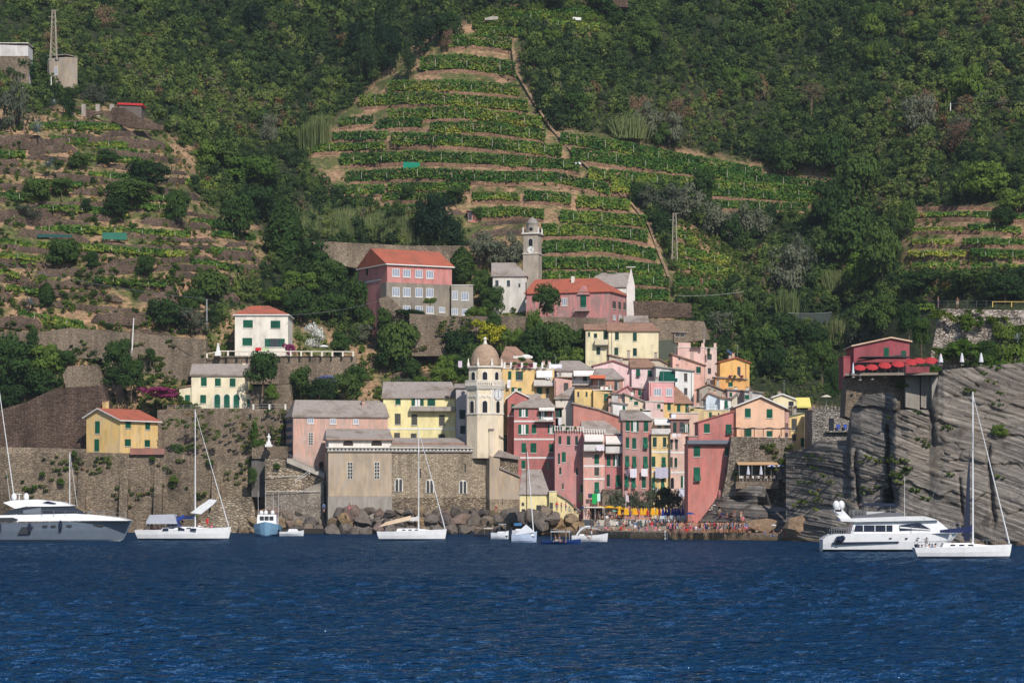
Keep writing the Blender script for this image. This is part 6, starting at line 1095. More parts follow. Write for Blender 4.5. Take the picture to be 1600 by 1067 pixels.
pole(822, 441, 470, 'dark pole between the old white house and the convent', .14, DARK, Y=563); pole(1100, 510, 532, 'thin pole beside the pink roof terrace', .08, Y=514)
def wire(pts, label, r=.045, m=None):
    f = MB()
    for a, b in zip(pts[:-1], pts[1:]):
        A, B = P(*a), P(*b); q = A
        for k in range(1, 9): t = k/8; n = A.lerp(B, t)-Vector((0, 0, (B-A).length*.02*4*t*(1-t))); f.tube(q, n, r, r, m or METAL, 3); q = n
    tag(f.build('overhead_cable'), label, 'cable')
wire([(-40,400,540),(323,467,516)], 'long cable sagging across the dry left slope', .07); wire([(323,467,516),(430,490,528)], 'short cable from the grey pole to the white villa', .04); wire([(452,492,533),(600,468,560)], 'cable from the white villa to the pink school'); wire([(1485,162,600),(1620,154,600)], 'cable crossing the wooded slope from the short white pole'); wire([(1485,164,600),(1600,118,604)], 'thin cable climbing the wooded slope', .03)
wire([(1232,489,560),(1300,488,556)], 'pale net line above the village gully', .08, WHITE); wire([(1060,462,560),(1160,456,566)], 'loose white hose line on the terrace right of the church', .05, WHITE)
def patch(name, poly, Y, rgb, label, cat, kind=None): tag(slab_wall(name, poly, Y, .12, paint(rgb, .9, .1), Y), label, cat, kind=kind)
patch('green_net', [(630,253),(655,254),(657,258),(648,265),(630,264)], float(TY(642, 262))-2.5, (36,140,112), 'bright green net hanging over a vineyard terrace', 'net')
patch('bird_net', [(1228,492),(1300,490),(1290,512),(1236,512)], float(TY(1264, 505))-2.6, (70,78,74), 'grey net spread over a small plot in the gully', 'net')
patch('green_net', [(58,366),(112,367),(112,371),(58,371)], float(TY(80, 372))-2.2, (50,92,88), 'dark blue green net strip among the left terraces', 'net')
patch('shade_net', [(160,363),(198,364),(198,375),(160,374)], float(TY(180, 376))-2.2, (62,120,104), 'green netted shelter on the left terraces', 'net')
patch('wire_fence', [(1029,532),(1058,530),(1058,562),(1029,562)], 531, (92,96,84), 'grey green mesh fence right of the pale yellow house', 'fence')
patch('blue_sheet', [(1136,545),(1145,551),(1144,555),(1136,549)], 512, (70,90,130), 'small blue sheet behind the orange house', 'tarp')
def sacks():
    for i, (u, v) in enumerate(((880, 216), (885, 219), (903, 258))): f = MB(); f.ball((0, 0, .3), .7, WHITE, sx=1.3, sz=.7); tag(f.build('sack', None, TP(u, v, -1.6)), ['white sack lying on the vineyard path', 'second white sack beside the white sack on the path', 'pale sack further down the vineyard path'][i], 'sack')
sacks()
def ruin():
    for i, u in enumerate((112, 131, 153, 175)): f = MB(); p = P(u, 178, float(TY(u, 180))-1); f.box(-.5, .5, -.5, .5, -1, 2.3, plaster((168,154,140), .8)); later(tag(f.build('gate_pillar', None, p), cat='pillar', group='pillars of the ruined terrace'), 'square stone pillar of the ruined terrace', u, 170)
    wl('ruined_wall', 'ruined arched stone wall on the upper left terraces', [(118,190),(118,166),(140,172),(150,174),(172,174),(176,168),(196,170),(222,186),(255,196),(255,204),(200,200),(176,190),(160,178),(146,180),(136,190)], float(TY(160, 190))-2, 1, DRYST, float(TY(160, 190))-2)
ruin()
wl('hut_wall', 'broken stone wall with a white edge on the top terraces of the hill', [(885,-8),(980,-6),(982,12),(940,10),(885,8)], float(TY(930, 12))-1, 1.5, DRYST)
tag(slab_wall('white_tank', [(895,27),(908,28),(908,32),(895,32)], float(TY(900, 34))-2, .6, WHITE), 'small white tank on the top vineyard', 'tank'); tag(slab_wall('stone_shed', [(757,29),(768,26),(778,26),(779,31),(758,32)], float(TY(768, 34))-2, 2, CONC), 'pale stone shed at the top of the vineyard', 'shed')
# ---------------------------------------------------------------- boulders
def boulder_mesh(seed):
    import bmesh
    bm = bmesh.new(); bmesh.ops.create_icosphere(bm, subdivisions=2, radius=1); rg = random.Random(seed); cuts = [(Vector((rg.gauss(0, 1), rg.gauss(0, 1), rg.gauss(0, 1))).normalized(), rg.uniform(.5, .8)) for _ in range(13)]
    for v in bm.verts:
        for n, d in cuts:
            k = v.co.dot(n)
            if k > d: v.co -= n*(k-d)*.98
        v.co += Vector((rg.gauss(0, .02), rg.gauss(0, .02), rg.gauss(0, .02)))
    me = bpy.data.meshes.new('boulder'); bm.to_mesh(me); bm.free(); me.materials.append(ROCKM); return me
def rockm(nt):
    o = N(nt, 'ObjectInfo'); c = mix(nt, .75, o.outputs['Color'], ramp(nt, noise(nt, pos(nt), .9, 6, .7), [(.3, G3(.45)), (.5, G3(.95)), (.7, G3(1.4))]), 'MULTIPLY')
    return bsdf(nt, c, .9, noise(nt, pos(nt), 1.6, 6, .75), 1, .6)
ROCKM = mat('boulder_rock', rockm); BM = [boulder_mesh(s) for s in range(8)]
RC = [((122,112,104), 'grey'), ((136,122,108), 'grey brown'), ((148,128,104), 'tan'), ((136,116,106), 'reddish'), ((104,96,92), 'dark grey'), ((158,132,100), 'ochre')]
def boulder(u, v, w, Y, sq=.8, c=None):
    rgb, cn = RC[c] if c is not None else random.choice(RC[:2]*3+RC[4:5]*3+RC); o = link('boulder', random.choice(BM), None, P(u, v, Y), lin(rgb)); s = w*Y/F*.62
    o.scale = (s, s*random.uniform(.8, 1.1), s*sq); o.rotation_euler = (random.uniform(-.4, .4), random.uniform(-.4, .4), random.uniform(0, 6.28)); tag(o, None, 'boulder', 'boulders of the breakwater')
    row = 'at the water line' if v > 822 else ('on top of the breakwater' if v < 806 else 'in the breakwater'); sz = 'large ' if w > 27 else ('small ' if w < 16 else '')
    later(o, f'{sz}{cn} boulder {row}', u, v)
for row, (va, Ya, w0, w1) in enumerate(((829, 478, 18, 34), (815, 482, 18, 34), (801, 485.5, 14, 26))):
    u = 508+row*6
    while u < 866: w = random.uniform(w0, w1)*.86; boulder(u+w/2, va+random.uniform(-3, 3), w*1.12, Ya-(4 if u > 820 else 0)-(u-500)*.012, random.uniform(.62, .95)); u += w*.86
for row, (va, Ya) in enumerate(((829, 489), (817, 490.5), (805, 491.5))):
    u = 372+row*14
    while u < 512: w = random.uniform(14, 26); boulder(u+w/2, va+random.uniform(-2, 3), w*1.12, Ya, random.uniform(.6, .95), random.choice((1, 2, 5, 0, 3)) if u < 430 else None); u += w*.88
for u, v, w, Y, c in ((548,803,36,482,3),(816,812,34,452,4),(834,806,30,451,0),(852,800,26,452.5,1),(862,812,30,450,0),(845,816,36,450,0),(870,822,36,452,5),(893,812,26,452,2),(868,803,24,458,1),(905,826,30,444,5),(922,830,22,437,2),(886,833,26,442,5),(838,830,26,462,4),(858,834,22,456,5),(800,806,34,474,0),(1292,838,40,392,2)): boulder(u, v, w, Y, .75, c)
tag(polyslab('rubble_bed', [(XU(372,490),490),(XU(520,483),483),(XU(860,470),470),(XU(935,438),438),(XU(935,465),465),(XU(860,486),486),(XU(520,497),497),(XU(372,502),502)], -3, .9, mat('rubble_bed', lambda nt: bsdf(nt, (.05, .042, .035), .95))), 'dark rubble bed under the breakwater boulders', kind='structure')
def rounded_rock(u, v, w, h, Y, label):
    o = link('rock', BM[3], None, P(u, v, Y), lin((158,132,108))); s = Y/F; o.scale = (w*s*.6, 3.4, h*s*.62); tag(o, label, 'rock')
rounded_rock(1268, 826, 76, 50, 397, 'large rounded tan rock beside the end of the quay'); rounded_rock(1190, 822, 60, 24, 409, 'flat grey rock where sunbathers sit behind the quay')
# ---------------------------------------------------------------- boats
HW = paint((238, 238, 240), .25, .5); HB = paint((28, 36, 60), .3, .5); TEAK = paint((186, 164, 134), .7)
def wlY(v): return CH*F/(v-CV)
def hull(name, L, B, st, par, m, low=None, n=24, deckm=None, zk=-.35, mats=None):
    """st: rows (t, half beam factor, sheer z, forward rake of the keel line as a share of L)"""
    f = MB(); f.sm = False; T = [s[0] for s in st]; rings = []
    for i in range(n+1):
        t = i/n; b = np.interp(t, T, [s[1] for s in st])*B/2; z = np.interp(t, T, [s[2] for s in st]); x = t*L; k = np.interp(t, T, [s[3] for s in st])*L
        pts = [(x+k, 0, zk), (x+k*.8, b*.55, zk+.15), (x+k*.45, b*.88, .28), (x+k*.2, b*.97, z*.55), (x, b, z)]
        rings.append(pts)
    def add(a, b_, m): f.poly([a[0], b_[0], b_[1], a[1]], m)
    for i in range(n):
        A, C = rings[i], rings[i+1]
        for k in range(4):
            mm = m if k >= 2 else (low or m); mm = mats[k] if mats else mm
            f.poly([A[k], C[k], C[k+1], A[k+1]], mm); f.poly([(x, -y, z) for x, y, z in (A[k], A[k+1], C[k+1], C[k])], mm)
        a, c = A[4], C[4]; f.poly([(a[0], a[1], a[2]-.05), (c[0], c[1], c[2]-.05), (c[0], -c[1], c[2]-.05), (a[0], -a[1], a[2]-.05)], deckm or m)
    for R_ in (rings[0], rings[-1]): f.poly(R_+[(x, -y, z) for x, y, z in reversed(R_[1:])], m)
    return f.build(name, par)
def boat(name, u0, u1, vwl, label, cat, **k):
    Y = k.get('Y') or wlY(vwl); A = P(u0, vwl, Y); A.z = 0; L = (u1-u0)*Y/F; r = empty(name, A, k.get('rz', 0), label=label, category=cat); r['_'] = 0; del r['_']; return r, L, Y, Y/F
def px(u0, vwl, S): return lambda u, v: ((u-u0)*S, (vwl-v)*S)
def sl(par, name, pts, w, m, top=.0, y0=None):
    """cabin piece: side profile in (x,z), half width w narrowing by top share at its highest point"""
    zs = [z for _, z in pts]; z0, z1 = min(zs), max(zs); f = MB(); g = lambda z: w*(1-top*(z-z0)/(z1-z0+1e-6)); n = len(pts); b = len(f.v)
    f.v += [(x, -g(z), z) for x, z in pts]+[(x, g(z), z) for x, z in pts]; f.f += [list(range(n)), [n+i for i in reversed(range(n))]]; f.m += [f.mi(m)]*2
    for i in range(n): j = (i+1) % n; f.f.append([i, n+i, n+j, j]); f.m.append(f.mi(m))
    return f.build(name, par)
def strip(par, name, pts, y, m, th=.03):
    f = MB(); f.prism(pts, -y-th, -y, m); f.build(name, par); f = MB(); f.prism(pts, y, y+th, m); return f.build(name, par)
def sailboat(u0, u1, vwl, vdeck, um, vtop, label, stay=None, cover='blue', forestay=True):
    r, L, Y, S = boat('sailboat', u0, u1, vwl, label, 'sailboat'); q = px(u0, vwl, S); zd = (vwl-vdeck)*S; xm = (um-u0)*S; H = (vwl-vtop)*S; B = L*.28
    h = hull('hull', L, B, [(0,.66,zd*.82,.07),(.25,.93,zd*.84,0),(.5,1,zd*.88,0),(.75,.74,zd*.95,-.01),(.93,.24,zd*1.02,-.035),(1,.02,zd*1.06,-.05)], r, HW, paint((84,92,110), .4))
    strip(h, 'cove_stripe', [(L*.06, zd*.66), (L*.9, zd*.8), (L*.9, zd*.83), (L*.06, zd*.69)], B*.5+.0, paint((120, 124, 134))) if False else None
    c = sl(r, 'coachroof', [(L*.28, zd*.85), (L*.3, zd*.85+.42), (L*.55, zd*.85+.45), (L*.78, zd*.95+.02), (L*.8, zd*.9)], B*.3, HW, .25)
    for k in range(3): strip(c, 'cabin_window', [(L*(.36+.09*k), zd*.85+.14), (L*(.36+.09*k)+L*.055, zd*.85+.14), (L*(.36+.09*k)+L*.05, zd*.85+.3), (L*(.36+.09*k)+.05, zd*.85+.3)], B*.285, HB)
    f = MB(); f.tube((xm, 0, zd*.8), (xm, 0, H), .11, .075, METAL if False else HW, 8); m = f.build('mast', r)
    for z in (.36, .66): f = MB(); f.tube((xm, -B*.32, H*z), (xm, B*.32, H*z), .035, .035, HW, 4); f.build('spreader', m)
    f = MB(); xb = xm-L*.36
    f.tube((xm, 0, zd+1.35), (xb, 0, zd+1.3), .07, .06, HW, 6); bo = f.build('boom', m)
    if cover: f = MB(); f.v = []; f.prism([(xm-.1, zd+1.35), (xb+.3, zd+1.38), (xb+.3, zd+1.62), (xm-.4, zd+2.0), (xm-.1, zd+2.2)], -.14, .14, paint({'blue': (30,40,86), 'white': (222,218,212)}[cover], .8)); f.build('sail_cover', bo)
    f = MB(); f.tube((L*.975, 0, zd*1.1), (xm, 0, H*.985), .085, .03, HW, 5); f.build('furled_sail', m)
    f = MB(); f.tube((.1, 0, zd), (xm, 0, H), .02, .02, METAL, 3)
    for s in (-1, 1): f.tube((xm-.1, s*B*.42, zd*.9), (xm, s*B*.32, H*.36), .018, .018, METAL, 3); f.tube((xm, s*B*.32, H*.36), (xm, 0, H*.8), .018, .018, METAL, 3)
    f.build('rigging', m)
    f = MB()
    for s in (-1, 1):
        pr = None
        for k in range(9):
            t = .03+.93*k/8; b = np.interp(t, [0, .25, .5, .75, .93, 1], [.72, .93, 1, .74, .24, .02])*B/2*.96; z = zd*np.interp(t, [0, .5, .93, 1], [.82, .88, 1.02, 1.06]); p = (t*L, s*b, z); f.tube(p, (p[0], p[1], z+.6), .022, .022, METAL, 4)
            if pr: f.tube((pr[0], pr[1], pr[2]+.6), (p[0], p[1], z+.6), .015, .015, METAL, 3)
            pr = p
    f.build('guard_rail', r)
    f = MB(); f.tube((L*.12, 0, zd*.8), (L*.12, 0, zd*.8+.95), .05, .05, METAL, 5); f.lathe([(.42, -.02), (.45, 0), (.42, .02)], METAL, 12, (L*.12, 0, zd*.8+.95)); f.build('wheel', r)
    return r, L, S, zd, xm, H, q, B
# left sloop
r, L, S, zd, xm, H, q, B = sailboat(212, 361, 843.3, 824, 305, 640, 'white sloop with a grey cockpit tent and many people aboard, moored at left')
sl(r, 'cockpit_tent', [q(231,815), q(236,804), q(274,803), q(279,818), q(231,818)], 1.9, paint((176,180,190), .8), .15)
sl(r, 'sprayhood', [q(262,822), q(264,815), q(278,813), q(284,822)], 1.3, paint((40,60,110), .8), .2)
f = MB(); f.tube((q(272,819)[0], -1, q(272,817)[1]), (q(289,806)[0], -1, q(289,806)[1]), .3, .3, paint((40,70,150), .8), 6); f.build('rolled_sail', r)
f = MB(); a = q(305, 800); b = q(340, 782); f.prism([(a[0]-.7, a[1]-.1), (a[0]+1, a[1]-.3), (b[0]-.6, b[1]-.6), (b[0], b[1]+.1), (b[0]-1.2, b[1]+.25), (a[0]+.6, a[1]+.9)], -.6, .6, HW); f.build('white_dinghy', r)
for x0, x1 in ((257, 266), (281, 291), (300, 309)): strip(r, 'fender', [q(x0, 828), q(x1, 828), q(x1, 825), q(x0, 825)], 1.95, HB, .25)
# middle sloop
r, L, S, zd, xm, H, q, B = sailboat(589, 698, 844, 827, 654, 669, 'white sloop with a sand coloured cockpit awning in front of the church', cover='white')
f = MB(); a, b, c = q(592, 823), q(603, 815), q(642, 812); m = paint((222,196,166), .9, .1)
f.poly([(a[0], -1.5, a[1]), (c[0], -1.2, c[1]), (c[0], 0, c[1]+.7), (b[0], 0, b[1])], m); f.poly([(a[0], 1.5, a[1]), (c[0], 1.2, c[1]), (c[0], 0, c[1]+.7), (b[0], 0, b[1])], m); f.build('cockpit_awning', r)
# right sloop, nearest
r, L, S, zd, xm, H, q, B = sailboat(1427, 1581, 872.5, 851, 1520, 612, 'white racing sloop nearest the viewer at right with a dark blue furled mainsail', cover='blue')
f = MB(); x = q(1516, 0)[0]; f.prism([(x-.05, q(0,846)[1]), (x-.05, q(0,700)[1]), (x-.3, q(0,740)[1]), (x-.75, q(0,835)[1]), (x-.6, q(0,846)[1])], -.1, .1, HB); f.build('lowered_mainsail', r)
f = MB(); f.tube((q(1430,852)[0], -.6, q(1430,850)[1]), (q(1434,866)[0], -.8, q(1434,862)[1]), .25, .18, HB, 8); f.build('outboard_motor', r)
# white motor yacht at the right
r, L, Y, S = boat('motor_yacht', 1283, 1504, 861, 'large white motor yacht with a dark blue bimini behind the racing sloop', 'motor yacht'); q = px(1283, 861, S); B = 4.6
L2 = (1500-1283)*S; zd = q(0, 832)[1]
hull('hull', L2, B, [(0,.85,1.5,.0),(.03,.9,1.95,0),(.08,.97,2.2,0),(.55,1,2.26,0),(.78,.82,2.36,-.03),(.92,.42,2.52,-.12),(1,.03,2.72,-.24)], r, HW, paint((70,78,96), .4), n=40)
sl(r, 'foredeck', [q(1400,834), q(1400,830), q(1477,828.5), q(1496,829.5), q(1490,833)], B*.2, HW, .3)
sl(r, 'saloon', [q(1326,834), q(1332,813), q(1440,807), q(1461,812), q(1484,831), q(1440,834)], B*.42, HW, .18)
strip(r, 'saloon_window', [q(1331,830), q(1334,820), q(1391,820), q(1391,830)], B*.405, HB, .05); strip(r, 'front_window', [q(1402,829), q(1402,820), q(1432,816), q(1450,826)], B*.405, HB, .05)
strip(r, 'window_bar', [q(1402,824.5), q(1402,822), q(1450,826.4), q(1450,828)], B*.42, HW, .06)
sl(r, 'flybridge', [q(1311,814), q(1309,810), q(1398,806.5), q(1440,806), q(1462,812), q(1440,813), q(1336,815)], B*.47, HW, -.02)
sl(r, 'flybridge_screen', [q(1328,810), q(1332,806), q(1380,800), q(1408,801), q(1404,807)], B*.44, HB, .1)
f = MB()
for s in (-1, 1): f.prism([q(1317,812), q(1329,812), q(1314,796), q(1301,796), q(1303,799)], s*1.6-.12, s*1.6+.12, HW)
f.box(q(1301,0)[0], q(1312,0)[0], -1.72, 1.72, q(0,799)[1], q(0,796)[1], HW); ar = f.build('radar_arch', r)
for x, y in ((1305,-.6),(1316,.6)): f = MB(); f.lathe([(.3, 0), (.42, .35), (.42, .75), (.25, 1.05), (.02, 1.15)], HW, 12, (q(x,0)[0], y*1.6, q(0,796)[1])); f.sm = True; f.build('satellite_dome', ar)
f = MB(); f.box(q(1308,0)[0], q(1315,0)[0], -.2, .2, q(0,787)[1], q(0,785.6)[1], HW); f.tube((q(1311,0)[0], 0, q(0,796)[1]), (q(1311,0)[0], 0, q(0,786)[1]), .1, .08, HW); f.build('radar', ar)
f = MB(); f.prism([q(1343,790), q(1346,786), q(1392,786), q(1401,789), q(1396,791)], -1.7, 1.7, HB)
bm_ = f.build('bimini', r); f = MB()
for x in (1352, 1388): 
    for s in (-1, 1): f.tube((q(x,0)[0], s*1.6, q(0,806)[1]), (q(x,0)[0], s*1.6, q(0,790)[1]), .035, .035, METAL, 4)
f.build('bimini_frame', bm_)
f = MB(); f.box(q(1352,0)[0], q(1380,0)[0], -1, 1, q(0,806)[1], q(0,799)[1], paint((206,206,210))); f.build('helm_seat', r); f = MB(); f.tube((q(1411,0)[0], -1.2, q(0,808)[1]), (q(1411,0)[0], -1.2, q(0,744)[1]), .035, .02, HW, 4); f.build('antenna', r)
strip(r, 'hull_stripe', [q(1297,849.5), q(1297,846.5), q(1400,845), q(1400,847), q(1310,850)], B*.5-.1, HB, .16)
f = MB(); f.ball((q(1307,0)[0], -B*.5-.2, q(0,842)[1]), .5, HB, sz=.9); f.ball((q(1312,0)[0], -B*.5-.25, q(0,840)[1]), .4, HB, sz=.9); f.build('fender', r)
def yrail(r, q, B, xs, z0, z1, hb, nm='guard_rail'):
    f = MB(); pr = None
    for k in range(10):
        t = k/9; x = xs[0]+(xs[1]-xs[0])*t; b = B*.5*(hb[0]+(hb[1]-hb[0])*t); z = q(0, z0+(z1-z0)*t)[1]
        for s in (-1, 1):
            f.tube((q(x,0)[0], s*b, z-.1), (q(x,0)[0], s*b, z+.85), .03, .03, METAL, 4)
            if pr: f.tube((pr[0], s*pr[1], pr[2]+.85), (q(x,0)[0], s*b, z+.85), .028, .028, METAL, 3); f.tube((pr[0], s*pr[1], pr[2]+.45), (q(x,0)[0], s*b, z+.45), .018, .018, METAL, 3)
        pr = (q(x,0)[0], b, z)
    for s in (-1, 1): f.tube((q(xs[0],0)[0], -B*.5*hb[0], q(0,z0)[1]+.8), (q(xs[0],0)[0], B*.5*hb[0], q(0,z0)[1]+.8), .02, .02, METAL, 3)
    f.build(nm, r)
yrail(r, q, B, (1420, 1500), 832, 828, (.9, .1)); yrail(r, q, B, (1296, 1330), 833.5, 833, (.93, .95), 'stern_rail'); yrail(r, q, B, (1330, 1350), 807, 807, (.8, .8), 'flybridge_rail')
for x in (1345, 1363, 1380): strip(r, 'window_divider', [q(x,830), q(x,820), q(x+1.2,820), q(x+1.2,830)], B*.42, HW, .06)
for x in (1385, 1410, 1428): strip(r, 'porthole', [q(x,841), q(x,839.4), q(x+4,839.4), q(x+4,841)], B*.49, HB, .1)
# grey and white yacht at the left
r, L, Y, S = boat('motor_yacht', -70, 207, 845, 'grey hulled motor yacht with a white sweeping hardtop, cut by the left edge', 'motor yacht'); q = px(-70, 845, S); B = 5.6
GH = paint((104,114,128), .3, .5); zd = q(0, 814)[1]
hull('hull', L, B, [(0,.9,zd*.9,0),(.3,1,zd*.92,0),(.6,.95,zd*.97,-.01),(.85,.56,zd*1.02,-.05),(1,.02,zd*1.05,-.11)], r, GH, HW, 30, HW, mats=[HW, HW, GH, GH])
sl(r, 'upper_hull', [q(-68,817), q(40,814), q(140,813), q(205,813), q(190,808.5), q(150,804), q(120,802), q(-60,806)], B*.46, HW, .2)
hb = sl(r, 'cabin_glass', [q(5,803), q(28,794), q(60,791), q(116,790), q(134,799), q(130,803)], B*.37, GLASS, .22)
sl(r, 'hardtop', [q(8,785), q(22,781.5), q(60,780), q(98,784), q(118,790), q(80,791), q(45,791), q(28,794.5)], B*.36, HW, .25)
strip(r, 'side_panel', [q(40,802), q(40,797), q(68,792.5), q(68,802)], B*.372, paint((120,128,138)), .04); strip(r, 'aft_window', [q(-40,815), q(-40,809), q(25,808), q(34,811), q(25,815)], B*.462, GLASS, .05); strip(r, 'roof_stripe', [q(70,785), q(78,782.4), q(92,786), q(88,787)], B*.33, HB, .06)
for x, v_, w, h in ((75,821.7,4.5,2),(88,821.7,4.5,2),(112,821,4.5,2),(156,820.3,8.5,1.7)):
    bb = B*.5*np.interp((x+70)/277, [0, .3, .6, .85, 1], [.9, 1, .95, .56, .02])*.985; f = MB(); f.prism([(q(x,0)[0]+w*S*math.cos(t*.524), q(0,v_)[1]+h*S*math.sin(t*.524)) for t in range(12)], -bb-.12, -bb+.1, GLASS); f.build('porthole', r)
f = MB(); f.prism([q(33,834), q(39,823), q(58,822), q(50,833.5)], -B*.49-.12, -B*.48, GLASS); f.build('hull_window', r)
for x in (5, 52, 100): f = MB(); f.lathe([(.02, 0), (.26, .25), (.26, 1.35), (.02, 1.6)], HB, 8, (q(x,0)[0], -B*.5-.25, q(0,832)[1] if x < 90 else q(0,828)[1])); f.build('fender', r)
for x in (22, 41): f = MB(); f.lathe([(.35, 0), (.42, .3), (.42, .7), (.2, 1.05), (.02, 1.1)], HW, 12, (q(x,0)[0], 0, q(0,781)[1])); f.sm = True; f.build('satellite_dome', r)
f = MB(); f.tube((q(30,0)[0], 0, q(0,781)[1]), (q(30,0)[0], 0, q(0,772)[1]), .08, .06, HW); f.box(q(26,0)[0], q(34,0)[0], -.15, .15, q(0,772)[1], q(0,771)[1], HW); f.tube((q(16,0)[0], 0, q(0,782)[1]), (q(10,0)[0], 0, q(0,735)[1]), .04, .02, HW, 4); f.build('radar_mast', r)
f = MB(); pr = None
for k in range(8):
    x = 70+k*18; b = B*.5*np.interp((x+70)/277, [0, .3, .6, .85, 1], [.9, 1, .95, .56, .02])*.9; z = q(0, 806+k*.7)[1]
    for s in (-1, 1): f.tube((q(x,0)[0], s*b, z), (q(x,0)[0], s*b, z+.95), .03, .03, METAL, 4)
    if pr:
        for s in (-1, 1): f.tube((pr[0], s*pr[1], pr[2]+.95), (q(x,0)[0], s*b, z+.95), .025, .025, METAL, 3)
    pr = (q(x,0)[0], b, z)
f.build('guard_rail', r)
# masts of yachts moored behind (only mast and hull top seen)
def bg_mast(u0, v0, u1, v1, Y, label, stay=None):
    a = P(u1, v1, Y); r = empty('sailboat', (a.x, a.y, 0), label=label, category='sailboat'); b = P(u0, v0, Y); f = MB(); f.tube((0, 0, .8), (b.x-a.x, 0, b.z), .1, .06, HW, 6); f.build('mast', r)
    h = hull('hull', 9, 2.6, [(0,.75,1,.02),(.5,1,1,0),(1,.02,1.2,-.05)], r, HW, n=10)
    h.location.x = -4
    if stay: c = P(stay, 800, Y); f = MB(); f.tube((c.x-a.x, 0, 1.3), (b.x-a.x, 0, b.z), .05, .025, HW, 4); f.build('furled_sail', r)
bg_mast(109, 706, 109, 800, 425, 'sailing boat hidden behind the grey hulled yacht with its mast showing', 126); bg_mast(-2, 604, 30, 800, 420, 'sailing boat with a leaning mast behind the grey hulled yacht at the left edge')
# fishing boat seen bow on
r = empty('fishing_boat', (*P(421, 831, wlY(836))[:2], 0), R(-90+0), label='blue and white fishing boat seen bow on beside the boulders', category='fishing boat'); S = wlY(836)/F
BH = paint((120,158,186), .4)
hull('hull', 8, 44*S, [(0,.9,1.7,0),(.4,1,1.75,0),(.75,.85,2.0,0),(.93,.4,2.3,-.01),(1,.03,2.5,-.03)], r, BH, n=16, deckm=HW)
sl(r, 'wheelhouse', [(2.2, 1.6), (2.2, 3.5), (2.8, 3.75), (5.0, 3.75), (5.5, 1.9)], 1.75, HW, .06)
f = MB()
for y in (-1.2, -.35, .5): f.box(5.26, 5.32, y, y+.72, 2.7, 3.45, GLASS)
f.build('windscreen', r); f = MB()
for y in (-1.1, -.3, .9): f.ball((3.6, y, 4.1), .38, HW)
f.build('life_raft', r)
for y, h in ((-1.7, 8), (-.4, 9.2), (.9, 7.4), (1.8, 7.8)): f = MB(); f.tube((2.6, y, 1.7), (2.6, y*1.05, h), .035, .02, HW, 4); f.build('antenna', r)
def small_open(u0, u1, vwl, label, hullc, zdk, name='small_boat', canopy=None, stripe=None, cabin=None, B=2.0, rz=0, low=None):
    r, L, Y, S = boat(name, u0, u1, vwl, label, 'small boat'); q = px(u0, vwl, S); hm = paint(hullc, .4)
    hull('hull', L, B, [(0,.75,zdk,0),(.4,1,zdk,0),(.8,.7,zdk*1.15,-.01),(1,.04,zdk*1.4,-.04)], r, hm, low, n=14, deckm=stripe or hm)
    if canopy:
        a, b, v0, v1, c = canopy; f = MB(); f.poly([(q(a,v0)[0], -B*.45, q(a,v0)[1]), (q(b,v1)[0], -B*.45, q(b,v1)[1]), (q(b,v1)[0], B*.45, q(b,v1)[1]), (q(a,v0)[0], B*.45, q(a,v0)[1])], paint(c, .8)); f.box(q(a,0)[0], q(b,0)[0], -B*.45-.02, -B*.45+.04, min(q(a,v0)[1], q(b,v1)[1])-.15, min(q(a,v0)[1], q(b,v1)[1])-.05, paint(c, .8)); cn = f.build('canopy', r); f = MB()
        for x in (a+1, b-1):
            for s in (-1, 1): f.tube((q(x,0)[0], s*B*.4, zdk), (q(x,0)[0], s*B*.44, q(x,v0)[1]-.1), .03, .03, METAL, 4)
        f.build('canopy_frame', cn)
    if cabin: sl(r, 'cabin', [q(*p) for p in cabin], B*.36, HW, .15)
    f = MB(); f.box(-.35, .05, -.2, .2, .2, zdk+.35, HB); f.tube((-.2, 0, .3), (-.2, 0, -.4), .08, .06, HB); f.build('outboard_motor', r)
    return r, L, S, q
small_open(437, 475, 837, 'small white open boat with a red seat beside the fishing boat', (226,228,232), .75, stripe=paint((160,120,110)), cabin=[(449,832),(452,826),(464,826),(468,832)])
small_open(846, 908, 850, 'dark blue open boat with a white canopy and people aboard', (24,60,120), .55, canopy=(860,891,826,829,(232,232,230)), stripe=paint((40,120,190)), B=2.2)
for k in range(5): pass
r, L, S, q = small_open(893, 950, 846, 'white inflatable boat with a curved roll bar and grey roof', (226,226,230), .95, name='inflatable_boat', B=2.4)
f = MB(); pr = None
for k in range(9):
    t = k/8; p = q(893+5+14*t+10*t*t, 842-20*math.sin(min(1, t*1.15)*1.45)); 
    if pr: 
        for s in (-1, 1): f.tube((pr[0], s*.95, pr[1]), (p[0], s*.95, p[1]), .11, .11, HW, 6)
    pr = p
f.build('roll_bar', r); f = MB(); a, b = q(912, 823), q(938, 826); f.prism([(a[0], a[1]-.1), (b[0], b[1]-.15), (b[0]-.6, b[1]+.15), (a[0], a[1]+.12)], -1.0, 1.0, paint((176,180,180))); f.build('roof', r)
f = MB(); f.box(q(922,0)[0], q(927,0)[0], -.5, .5, .8, q(0,832)[1], GLASS); f.box(q(905,0)[0], q(913,0)[0], -.6, .6, .8, q(0,834)[1], HW); f.build('console', r)
small_open(767, 795, 841.5, 'small white motor boat with an open roof frame left of the cabin sailboat', (224,228,236), 1.0, canopy=(779,791,817,818,(190,192,196)), cabin=[(774,836),(778,830),(792,830),(794,836)], B=2.2)
small_open(741, 771, 838, 'dark inflatable dinghy with a white canopy near the boulders', (52,54,66), .5, name='dinghy', canopy=(756,770,822,824,(230,230,232)), B=1.6)
r, L, S, q = small_open(799, 839, 847, 'small pale blue cabin sailboat with a white boom tent', (186,200,224), 1.2, name='cabin_sailboat', cabin=[(808,836),(812,830),(832,831),(835,837)], B=2.4)
